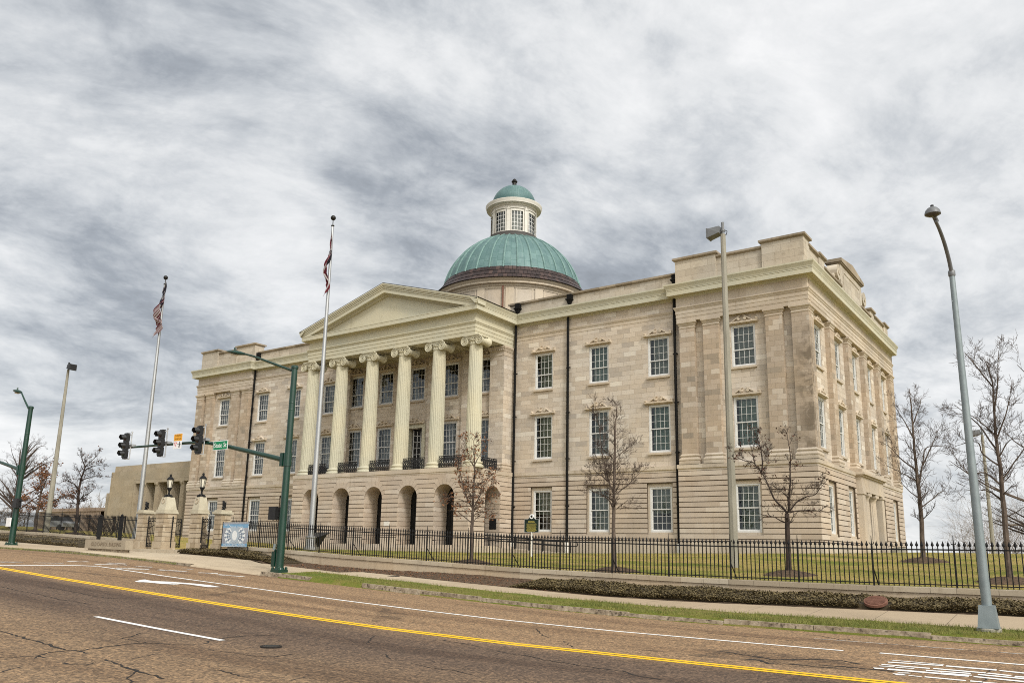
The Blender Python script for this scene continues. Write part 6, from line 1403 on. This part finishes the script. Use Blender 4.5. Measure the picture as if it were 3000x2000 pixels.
# ------------------------------------------------------------------ trees
TREES = {'B': [[(-14.43,1.04),(-14.46,3.13),(-14.4,4.87),(-14.38,6.2),(-14.31,6.73),(-14.34,7.19)],[(-14.48,3.85),(-14.63,4.35),(-14.68,4.75),(-14.77,5.15),(-14.8,5.55),(-14.86,6.23),(-14.98,6.97)],[(-14.5,3.31),(-14.69,3.59),(-15.05,3.81),(-15.44,3.94),(-15.63,4.09)],[(-14.33,3.79),(-14.04,4.05),(-13.75,4.32),(-13.48,4.62)],[(-14.38,5.08),(-14.17,5.33),(-13.85,5.6)],[(-14.71,4.8),(-14.98,4.92),(-15.29,4.99)],[(-14.69,4.25),(-14.99,4.47),(-15.26,4.61),(-15.47,4.81)],[(-14.34,3.25),(-14.04,3.4),(-13.75,3.55)]],'C': [[(-8.77,1.09),(-8.74,2.47),(-8.73,3.12)],[(-8.73,3.12),(-8.85,3.3),(-9.1,3.57),(-9.23,3.84),(-9.39,4.27),(-9.54,4.55),(-9.8,4.88),(-10.1,4.96),(-10.31,5.09),(-10.45,5.3)],[(-9.54,4.55),(-9.5,4.98),(-9.53,5.33),(-9.63,5.68),(-9.69,5.94)],[(-8.67,3.14),(-8.61,3.71),(-8.54,4.09),(-8.5,4.6),(-8.45,5.04),(-8.49,5.56),(-8.54,5.91)],[(-8.66,3.16),(-8.42,3.49),(-8.08,3.68),(-7.82,3.74),(-7.57,4.04),(-7.37,4.29)],[(-8.8,2.81),(-9.02,2.9),(-9.22,3.01),(-9.6,3.08),(-9.83,3.18)],[(-8.66,3.14),(-8.43,3.2),(-8.11,3.22),(-7.85,3.23),(-7.62,3.13)],[(-8.61,3.6),(-8.74,3.72),(-8.95,3.9),(-9.17,4.04)],[(-9.76,4.81),(-9.72,5.04),(-9.81,5.22)]],'A': [[(-20.57,1.17),(-20.59,2.62),(-20.58,3.26),(-20.57,4.17),(-20.55,4.96),(-20.61,5.74),(-20.64,6.11)],[(-20.56,2.72),(-20.96,3.06),(-21.17,3.24),(-21.37,3.22)],[(-20.55,3.29),(-20.75,3.66),(-20.83,3.97),(-20.99,4.71),(-21.11,5.25),(-21.14,5.47)],[(-20.5,3.39),(-20.29,3.96),(-20.16,4.42),(-20.1,4.68)],[(-20.53,4.12),(-20.18,4.4),(-19.99,4.57),(-19.83,4.8)],[(-20.58,5.02),(-20.78,5.4),(-20.87,5.91),(-21.12,6.2)],[(-20.55,5.07),(-20.45,5.62),(-20.4,5.91)],[(-20.84,3.55),(-21.08,3.69),(-21.39,3.77)],[(-20.58,3.76),(-20.89,3.97),(-21.42,4.52)],[(-20.52,3.06),(-20.3,3.23),(-20.03,3.05)],[(-20.44,3.55),(-19.98,3.54),(-19.67,3.84),(-19.26,3.98)]],'D': [[(-5.76,1.58),(-5.72,3.54),(-5.74,4.66),(-5.76,5.96),(-5.75,7.19),(-5.76,8.03),(-5.77,8.37)],[(-5.75,4.42),(-5.52,5.29),(-5.36,5.93),(-4.99,6.0),(-4.63,5.97)],[(-5.76,3.62),(-5.37,3.93),(-4.91,4.31),(-4.78,4.15)],[(-5.79,5.14),(-6.28,5.57),(-6.7,6.09),(-7.07,6.37)],[(-5.74,6.28),(-6.02,7.05),(-6.32,7.66)],[(-5.73,6.94),(-5.45,7.67),(-5.39,8.0)],[(-5.75,4.66),(-6.25,5.0),(-6.83,5.35)],[(-5.74,4.02),(-6.14,4.35),(-6.48,4.84)],[(-5.52,5.29),(-5.04,6.24),(-4.94,6.64)]],'E': [[(-2.38,1.05),(-2.34,3.12),(-2.33,4.34),(-2.35,5.34),(-2.33,6.22),(-2.32,7.18),(-2.49,7.79)],[(-2.33,6.09),(-2.16,6.84),(-2.01,7.86)],[(-2.37,4.47),(-2.77,4.86),(-2.91,5.25),(-3.53,5.16)],[(-2.32,3.85),(-2.72,4.24),(-3.16,4.25),(-3.6,5.03)],[(-2.33,4.71),(-1.99,5.19),(-1.67,5.17)],[(-2.34,3.98),(-1.82,4.69),(-1.47,5.16)],[(-2.3,2.94),(-1.97,3.12),(-1.69,3.35)],[(-2.35,5.34),(-2.8,5.88),(-3.09,6.03)],[(-2.36,5.21),(-2.03,5.94),(-1.76,6.8)],[(-2.34,3.37),(-2.76,3.74),(-3.42,3.76)],[(-2.32,6.86),(-2.71,7.55),(-2.91,7.9)],[(-2.34,4.84),(-2.81,5.75),(-3.43,6.45)]],'t1': [[(-58.97,2.36),(-59.0,3.8),(-58.88,4.73),(-58.96,5.68),(-59.13,6.3),(-59.4,6.89)],[(-58.9,4.12),(-59.92,4.61),(-60.84,4.73)],[(-58.83,4.22),(-57.83,4.38),(-56.77,4.59),(-55.41,4.93)],[(-58.85,4.97),(-58.2,5.7),(-57.92,6.07)],[(-58.91,5.35),(-59.68,5.85),(-60.07,6.15)],[(-59.08,6.11),(-58.45,6.61),(-58.49,7.09)],[(-58.94,3.94),(-59.95,4.05),(-60.83,4.01)],[(-58.87,4.03),(-57.93,4.06),(-56.98,4.0)]],'t2': [[(-52.34,2.18),(-52.36,3.25),(-52.53,4.76),(-52.45,5.64),(-52.21,6.37),(-52.8,7.07),(-52.98,7.43)],[(-52.59,5.03),(-53.27,5.36),(-54.21,5.61),(-54.98,5.86)],[(-52.38,5.55),(-51.69,5.79),(-50.96,5.82)],[(-52.4,4.11),(-51.86,4.45),(-50.48,4.84),(-50.15,5.18)],[(-52.21,6.37),(-51.72,6.92),(-51.49,7.35)],[(-52.52,4.07),(-53.31,4.17),(-53.85,4.22)],[(-52.28,6.16),(-51.51,6.43),(-50.55,6.52)],[(-52.49,5.81),(-53.23,6.2),(-53.65,6.48)]]}
def grow(m, p, d, L, r, lvl, rng, tips, kids, up=.25, wig=.22):
    """one twig with its side twigs; appended to mesh m"""
    n = 4; pts = [p]; q = Vector(p); d = d.normalized()
    for k in range(n):
        d = (d+Vector((rng.uniform(-wig, wig), rng.uniform(-wig, wig), rng.uniform(-wig, wig)+up*.35))).normalized(); q = q+d*(L/n); pts.append(q.copy())
    m.tube(pts, [max(.0042, r*(1-.75*k/n)) for k in range(n+1)], 4 if r > .012 else 3, cap=False)
    tips.append(pts[-1]); tips.append(pts[2])
    if lvl <= 0: return
    for k in range(kids[lvl]):
        t = rng.uniform(.18, .98); i = min(n-1, int(t*n)); b = pts[i]+(pts[i+1]-pts[i])*(t*n-i); ax = (pts[i+1]-pts[i]).normalized()
        side = ax.cross(Vector((rng.uniform(-1, 1), rng.uniform(-1, 1), rng.uniform(-1, 1))))
        if side.length < .05: continue
        grow(m, b, ax*.75+side.normalized()*rng.uniform(.55, .95), L*rng.uniform(.38, .62), r*.55, lvl-1, rng, tips, kids, up, wig)
def make_tree(name, x, y, limbs, rad, label, group, seed, bark, n_per_m=5.0, leaf=None, nleaf=0, mulch=True, depth=.6, tw=.95, zlow=2.0, kids=(0, 4, 5), bigl=.05, clump=None, mlab='tree'):
    rng = random.Random(seed); z0 = lawnz(x, y); r = empty(name, (x, y, z0), 0, label, 'tree', group)
    tr = OB(); cr = OB(); tips = []
    for li, pl in enumerate(limbs):
        off = 0 if li == 0 else rng.uniform(-1, 1)*depth
        N = len(pl); P = []; tot = sum(math.hypot(b[0]-a[0], b[1]-a[1]) for a, b in zip(pl, pl[1:]))
        for k, (px, pz) in enumerate(pl): P.append(Vector((px, y+off*(k/(N-1))**.9, pz)))
        out = []
        for i in range(N-1):
            a, b, c, d = P[max(i-1, 0)], P[i], P[i+1], P[min(i+2, N-1)]
            for k in range(4): t = k/4; out.append(.5*((2*b)+(c-a)*t+(2*a-5*b+4*c-d)*t*t+(3*b-a-3*c+d)*t**3)+Vector((rng.uniform(-.012, .012), rng.uniform(-.012, .012), 0)))
        out.append(P[-1]); M = len(out)
        ra = rad if li == 0 else rad*min(.55, .16+.10*tot); rb = .007 if not (li == 0 and N <= 3) else rad*.75
        rs_ = [ra+(rb-ra)*(k/(M-1))**.8 for k in range(M)]
        if li == 0: rs_[0] *= 1.35; out[0].z = z0-.1
        tr.tube(out, rs_, 8 if li == 0 else 6)
        tips.append(out[-1])
        for i in range(M-1):
            a, b = out[i], out[i+1]
            if a.z < zlow and li == 0: continue
            cnt = (b-a).length*n_per_m; cnt = int(cnt)+(rng.random() < cnt-int(cnt)); fr_ = i/(M-1)
            for _ in range(cnt):
                t = rng.random(); p = a+(b-a)*t; ax = (b-a).normalized(); an = rng.uniform(0, 2*pi)
                s1 = ax.cross(Vector((0, 1, 0)) if abs(ax.y) < .9 else Vector((1, 0, 0))).normalized(); s2 = ax.cross(s1)
                dr = ax*rng.uniform(.35, .8)+(s1*math.cos(an)+s2*math.sin(an))*.8+Vector((0, 0, .25))
                grow(cr, p, dr, tw*rng.uniform(.5, 1.1)*(1-.45*fr_), max(.006, rs_[i]*.28), 2, rng, tips, kids)
    tr.part('trunk', bark, r, True); cr.part('crown', m_twig if bark is not m_barkd else m_barkd, r)
    if leaf and nleaf:
        lv = OB()
        for k in range(nleaf):
            p = rng.choice(tips)
            if clump and not clump(p, rng): continue
            p = p+Vector((rng.uniform(-.10, .10), rng.uniform(-.10, .10), rng.uniform(-.14, .04))); s = bigl*rng.uniform(.5, 1.2)
            a = Vector((rng.uniform(-1, 1), rng.uniform(-1, 1), rng.uniform(-1.2, .3))).normalized(); b = a.cross(Vector((rng.uniform(-1, 1), rng.uniform(-1, 1), rng.uniform(-1, 1)))).normalized()
            lv.poly([p-a*s, p+b*s*.5, p+a*s, p-b*s*.5+a*s*.2])
        lv.part('dead_leaves', leaf, r)
    if mulch:
        e = empty('mulch_mound', (x, y, z0), 0, 'low brown mulch mound round the foot of the '+mlab, 'mulch', 'mulch rings under the young trees')
        mu = MB(); n = 30; R_ = .95
        for q in range(7):
            rr_ = R_*(1-q/6)
            for k in range(n): an = 2*pi*k/n; w = rr_*(1+.07*math.sin(an*5+seed)+.05*rng.uniform(-1, 1)); px, py = w*math.cos(an), w*math.sin(an)*1.0; mu.v.append((px, py, lawnz(x+px, y+py)-z0-.03+.20*(1-(rr_/R_)**1.6)+rng.uniform(-.012, .012)))
            if q:
                for k in range(n): mu.f.append(((q-1)*n+k, (q-1)*n+(k+1) % n, q*n+(k+1) % n, q*n+k)); mu.m.append(0)
        for k in range(260):
            an = rng.uniform(0, 6.28); q = R_*math.sqrt(rng.random())*1.08; px, py = q*math.cos(an), q*math.sin(an); s = rng.uniform(.015, .04); b = Vector((px, py, lawnz(x+px, y+py)-z0+.20*(1-min(1, q/R_)**1.6)-.01)); a = Vector((rng.uniform(-1, 1), rng.uniform(-1, 1), rng.uniform(0, .6)))*s; c = Vector((rng.uniform(-1, 1), rng.uniform(-1, 1), 0))*s*.5; mu.poly([b-a, b+c, b+a, b-c])
        mu.build('mulch', m_soil, e, False)
    return r
GY = 'young trees behind the fence'
make_tree('young_tree', -20.53, 26.4, TREES['A'], .085, 'slim tree with scattered rusty leaves in front of the portico corner', GY, 3, m_bark, 4.5, m_leafb, 1100, tw=.7, zlow=2.6, bigl=.058, mlab='slim rusty-leaved tree by the portico')
make_tree('young_tree', -14.44, 26.85, TREES['B'], .085, 'bare twin-topped young tree with dense fine twigs before the right wing', GY, 5, m_bark, 7.5, None, 0, tw=.78, zlow=2.6, kids=(0, 4, 6), mlab='bare twin-topped tree')
make_tree('young_tree', -8.77, 28.57, TREES['C'], .10, 'dark forked young tree with clumps of dry leaves before the museum corner', GY, 7, m_barkd, 5, m_leafd, 900, tw=.62, zlow=2.4, bigl=.05, clump=lambda p, g: (p.z > 4.25 and g.random() < .9) or g.random() < .10, mlab='dark forked tree')
make_tree('young_tree', -5.74, 35.56, TREES['D'], .10, 'bare grey tree just right of the museum side wall', GY, 9, m_bark, 5.5, None, 0, tw=1.0, zlow=3.0, kids=(0, 4, 5), mlab='bare grey tree beside the museum')
make_tree('young_tree', -2.38, 28.48, TREES['E'], .09, 'tall bare tree behind the grey street lamp', GY, 11, m_bark, 4.6, None, 0, tw=.95, zlow=2.8, kids=(0, 4, 5), mlab='tall bare tree behind the street lamp')
make_tree('young_tree', -58.97, 27.7, TREES['t1'], .13, 'rusty-leaved young tree in front of the left concrete pole', GY, 13, m_bark, 6, m_leafb, 2300, tw=.9, zlow=3.4, bigl=.075, mlab='rusty-leaved tree at the left pole')
make_tree('young_tree', -52.31, 27.0, TREES['t2'], .12, 'dark sparse tree with few dry leaves, between the left pole and the memorial building', GY, 15, m_barkd, 6.5, m_leafd, 420, tw=.75, zlow=3.4, bigl=.07, mlab='dark sparse tree on the left')
# larger bare trees further off
def auto_limbs(x, z0, h, spread, n, rng, fork=True):
    L = [[(x, z0), (x+rng.uniform(-.1, .1), z0+h*.3), (x+rng.uniform(-.3, .3), z0+h*.6), (x+rng.uniform(-.5, .5), z0+h)]]
    for k in range(n):
        s = rng.choice((-1, 1)); q = rng.uniform(.16, .78); zz = z0+h*q; sp_ = spread*(1.15-q)*rng.uniform(.6, 1.1); L.append([(x+rng.uniform(-.1, .1), zz), (x+s*sp_*.4, zz+h*.12), (x+s*sp_*.75, zz+h*.22), (x+s*sp_, zz+h*rng.uniform(.2, .36))])
    return L
for i, (x, y, h, sp_, rd, n, bk, lb) in enumerate((
    (-88.0, 34.0, 7.6, 4.0, .20, 16, m_twig, 'leaning bare tree at the left edge behind the green signal pole'), (-97, 43.0, 9.6, 4.6, .24, 16, m_twig, 'bare tree with pinkish twigs behind the left signal pole'), (-90, 40.0, 8.6, 4.6, .16, 14, m_barkd, 'dark thin bare tree beyond the left fence, right of the green pole'),
    (-.1, 31.5, 6.0, 4.2, .12, 9, m_bark, 'bare spreading tree cut by the right edge of the view'), (-3.4, 66, 6.0, 4.6, .16, 12, m_barkd, 'dark crooked bare tree far behind the right lamp'), (1.2, 58, 6.2, 4.2, .16, 12, m_barkd, 'dark crooked bare tree at the far right'))):
    rng = random.Random(40+i); make_tree('bare_tree', x, y, auto_limbs(x, lawnz(x, y), h, sp_, n, rng), rd, lb, 'bare trees in the distance', 50+i, bk, 1.5, None, 0, False, 3.2, 1.5, lawnz(x, y)+h*.22, kids=(0, 4, 4))
# shrubs and brush
def shrub(x, y, w, h, label, n, seed, mat, leaf=None, nl=0):
    rng = random.Random(seed); z = lawnz(x, y); r = empty('bare_shrub', (x, y, z), 0, label, 'shrub', 'bare shrubs and brush'); m = OB(); tips = []
    for k in range(n):
        a = rng.uniform(0, 2*pi); q = rng.uniform(0, .5); p = Vector((x+w*q*math.cos(a)*.7, y+w*q*math.sin(a)*.7, z)); grow(m, p, Vector((math.cos(a)*.55*w/h, math.sin(a)*.55*w/h, 1)), h*rng.uniform(.6, 1.0), .02, 2, rng, tips, (0, 4, 5), .1)
    m.part('twigs', mat, r)
    if leaf:
        lv = OB()
        for k in range(nl): p = rng.choice(tips)+Vector((rng.uniform(-.1, .1), rng.uniform(-.1, .1), rng.uniform(-.1, .1))); s = rng.uniform(.03, .07); a = Vector((rng.uniform(-1, 1), rng.uniform(-1, 1), rng.uniform(-1, 1))).normalized(); b = a.cross(Vector((0, 0, 1))); lv.poly([p-a*s, p+b*s*.5, p+a*s, p-b*s*.5])
        lv.part('leaves', leaf, r)
shrub(-57.5, 31.5, 2.0, 1.5, 'rounded leafless brown shrub under the dark sparse tree', 26, 1, m_barkd, m_leafd, 900)
for i, (x, y, w, h, lb) in enumerate(((-7.9, 82, 4, 6.6, 'pale bare brush just beyond the museum side'), (-5.6, 86, 4, 5.6, 'pale bare brush in the gap between two trees'), (-3.4, 84, 5, 5.2, 'low pale brush behind the utility pole'), (-1.0, 78, 5, 6, 'tangled brush at the far right edge'), (-10.2, 90, 4, 5.6, 'pale brush half hidden by the museum corner'))): shrub(x, y, w, h, lb, 26, 20+i, m_brush)
for i, (x, y, w, h, lb) in enumerate(((-112, 56, 6, 3.4, 'dull brown brush far beyond the left fence'), (-121, 60, 6, 3.8, 'dull brush at the far left behind the bare trees'), (-104, 62, 6, 3.0, 'low brush between the far trees and the low stone building'))): shrub(x, y, w, h, lb, 24, 30+i, m_brush)
r = root_at('utility_pole', -7.6, 120, -1, 'distant wooden utility pole with one cross arm', 'utility pole'); a = OB(); a.tube([(-7.6, 120, -4), (-7.6, 120, 8.2)], .16, 8); a.part('pole', m_brush, r); a = OB(); a.box(-10.2, -5.0, 119.9, 120.1, 6.2, 6.4); a.part('cross_arm', m_brush, r)
m = MB(); rng = random.Random(77); tips = []
for k in range(150):
    if k % 2: x, y = rng.uniform(-20, 30), rng.uniform(150, 200); zb = -4
    else: x, y = rng.uniform(-190, -125), rng.uniform(70, 110); zb = 3.2
    grow(m, Vector((x, y, zb)), Vector((rng.uniform(-.3, .3), rng.uniform(-.3, .3), 1)), rng.uniform(4, 7) if k % 2 else rng.uniform(3, 5), .10, 2, rng, tips, (0, 5, 7), .15)
tag(m.build('distant_wood', m_brush), 'band of bare winter woodland along the far skyline', 'woodland', kind='stuff')

# ------------------------------------------------------------------ memorial building on the left
r = root_at('memorial_building', -83, 55, 2.0, 'plain tan stone memorial building with square columns in its porch, left of the museum', 'building'); MY = 50.0
a = OB(); a.mi = 0
wins = [(-89.7, -88.7, 2.9, 4.72), (-88.35, -87.65, 2.9, 4.72), (-87.3, -86.6, 2.9, 4.72)]
wall(a, frF(MY), -90.6, -85.9, 1.0, 9.6, wins, .35); a.mi = 0; wall(a, frF(MY), -85.9, -70, 8.55, 9.6); a.box(-90.4, -69, MY+.25, 72, 9.6, 10.25); a.mi = 0
a.poly([(-90.6, MY, 9.6), (-69, MY, 9.6), (-69, MY+.3, 9.62), (-90.6, MY+.3, 9.62)]); a.box(-90.58, -90.3, MY+.02, 72, 1, 9.58); a.box(-85.95, -85.6, MY+.02, MY+3.6, 1, 8.6); a.box(-85.9, -70, MY, MY+.35, 8.2, 8.56)
a.mi = 1; a.poly([(-85.9, MY+3.6, 1), (-70, MY+3.6, 1), (-70, MY+3.6, 8.6), (-85.9, MY+3.6, 8.6)])  # porch back wall: shade between the columns put into its dark colour
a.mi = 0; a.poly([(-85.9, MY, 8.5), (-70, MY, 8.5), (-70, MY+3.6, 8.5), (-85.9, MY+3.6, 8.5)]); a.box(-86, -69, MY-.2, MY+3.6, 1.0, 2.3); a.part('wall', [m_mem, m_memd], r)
for u0, u1, w0, w1 in wins:
    a = OB(); a.box(u0, u1, MY+.3, MY+.34, w0, w1); a.part('window', m_memd, r)
a = OB(); a.box(-89.8, -86.4, MY-.12, MY+.02, 2.55, 2.9); a.part('window_ledge', m_memd, r)
for k in range(6):
    x = -83.9+2.28*k; a = OB(); a.box(x-.30, x+.30, MY+.15, MY+1.2, 2.3, 7.75)
    for q in range(4): a.box(x-.27+q*.15, x-.19+q*.15, MY+.11, MY+.15, 2.3, 7.7)
    for q in range(5): a.box(x+.30, x+.33, MY+.2+q*.2, MY+.3+q*.2, 2.3, 7.7)
    a.part('square_column', m_mem, r); a = OB(); a.hull8([(x-.30, MY+.15, 7.75), (x+.30, MY+.15, 7.75), (x+.30, MY+1.2, 7.75), (x-.30, MY+1.2, 7.75), (x-.42, MY+.05, 8.5), (x+.42, MY+.05, 8.5), (x+.42, MY+1.3, 8.5), (x-.42, MY+1.3, 8.5)])
    for s in (-1, 0, 1): a.lathe([(.05, 0), (.09, .2), (.04, .35)], (x+s*.25, MY+.05, 7.95), 6)
    a.part('capital', m_mem, r)
a = OB(); wall(a, frF(MY+1), -93.0, -90.6, 1.0, 7.4, [(-92.1, -91.0, 2.0, 6.2)], .5); a.box(-93, -90.6, MY+1.5, 70, 7.35, 7.4); a.poly([(-93, MY+1, 1), (-93, 70, 1), (-93, 70, 7.4), (-93, MY+1, 7.4)]); a.box(-92.4, -90.7, MY+.92, MY+1.0, 6.2, 6.5); a.part('side_wing', m_mem, r)
a = OB(); a.box(-92.1, -91, MY+1.45, MY+1.5, 2, 6.2); a.part('door', m_memd, r)
r = root_at('stone_hall', -99, 56, 2.4, 'long low brownish stone hall with dark tall openings, behind the left fence', 'building'); a = OB(); a.mi = 0
los = [(-106.4, -104.9, 2.4, 4.98), (-103.6, -102.3, 2.4, 4.96), (-101.3, -99.9, 2.4, 4.95), (-98.9, -97.5, 2.4, 4.93), (-96.3, -95, 2.4, 4.93)]
m_hall = M_stone('hall_stone', [(0, (.26, .195, .145)), (.5, (.30, .23, .175)), (1, (.34, .265, .205))], bw=1.4, rh=.5, z0=2, mortar=False, grime=.9)
wall(a, frF(MY+.6), -107.2, -93.02, 1.0, 5.4, los, .5); a.box(-107.0, -93.02, MY+.9, 66, 5.38, 5.78); a.box(-107.25, -93.02, MY+.5, MY+.66, 5.36, 5.46); a.poly([(-107.2, MY+.6, 1), (-107.2, 66, 1), (-107.2, 66, 5.4), (-107.2, MY+.6, 5.4)]); a.part('wall', m_hall, r)
for u0, u1, w0, w1 in los: a = OB(); a.box(u0, u1, MY+1.05, MY+1.1, w0, w1); a.part('opening', m_memd, r)
for x, lb in ((-102.6, 'left of the two globe lamps before the stone hall'), (-96.9, 'right of the two globe lamps before the stone hall')):
    r = root_at('globe_lamp', x*.985, 49.2, 2.6, 'small white globe lamp, '+lb, 'lamp', 'globe lamps before the stone hall'); a = OB(); a.tube([(x*.985, 49.2, 2.3), (x*.985, 49.2, 4.35)], .05, 6); a.part('post', m_dark, r); a = OB(); a.lathe([(.2*math.sin(k*pi/8)+.0005, -.2*math.cos(k*pi/8)) for k in range(9)], (x*.985, 49.2, 4.55), 10); a.part('globe', m_wht, r, True)
# parked car glimpsed through the left fence
cx_, cy_ = -95.5, 47.6; cz = lawnz(cx_, cy_)
r = root_at('parked_car', cx_, cy_, cz, 'pale silver parked car glimpsed through the left fence', 'car'); a = OB(); f_ = frF(cy_-.85)
body = [(-2.1, .35), (2.1, .35), (2.15, .75), (1.95, .92), (1.1, 1.0), (-1.75, 1.02), (-2.1, .85)]; a.prism([(cx_+u, cz+w) for u, w in body], f_, -1.7, 0, True); a.part('body', M_noise('silver_car_paint', (.30, .31, .32), (.38, .39, .40), 3, .25, .4, .02), r)
a = OB(); a.prism([(cx_+u, cz+w) for u, w in ((-1.55, 1.0), (1.1, 1.0), (.45, 1.42), (-.95, 1.44))], frF(cy_-.78), -1.5, 0, True); a.part('cabin', m_dark, r)
for u in (-1.35, 1.3):
    for v in (-.85, .75): a = OB(); a.prism([(cx_+u+.32*math.cos(k*pi/9), cz+.32+.32*math.sin(k*pi/9)) for k in range(18)], frF(cy_+v), -.18, .02, True); a.part('wheel', m_dark, r)
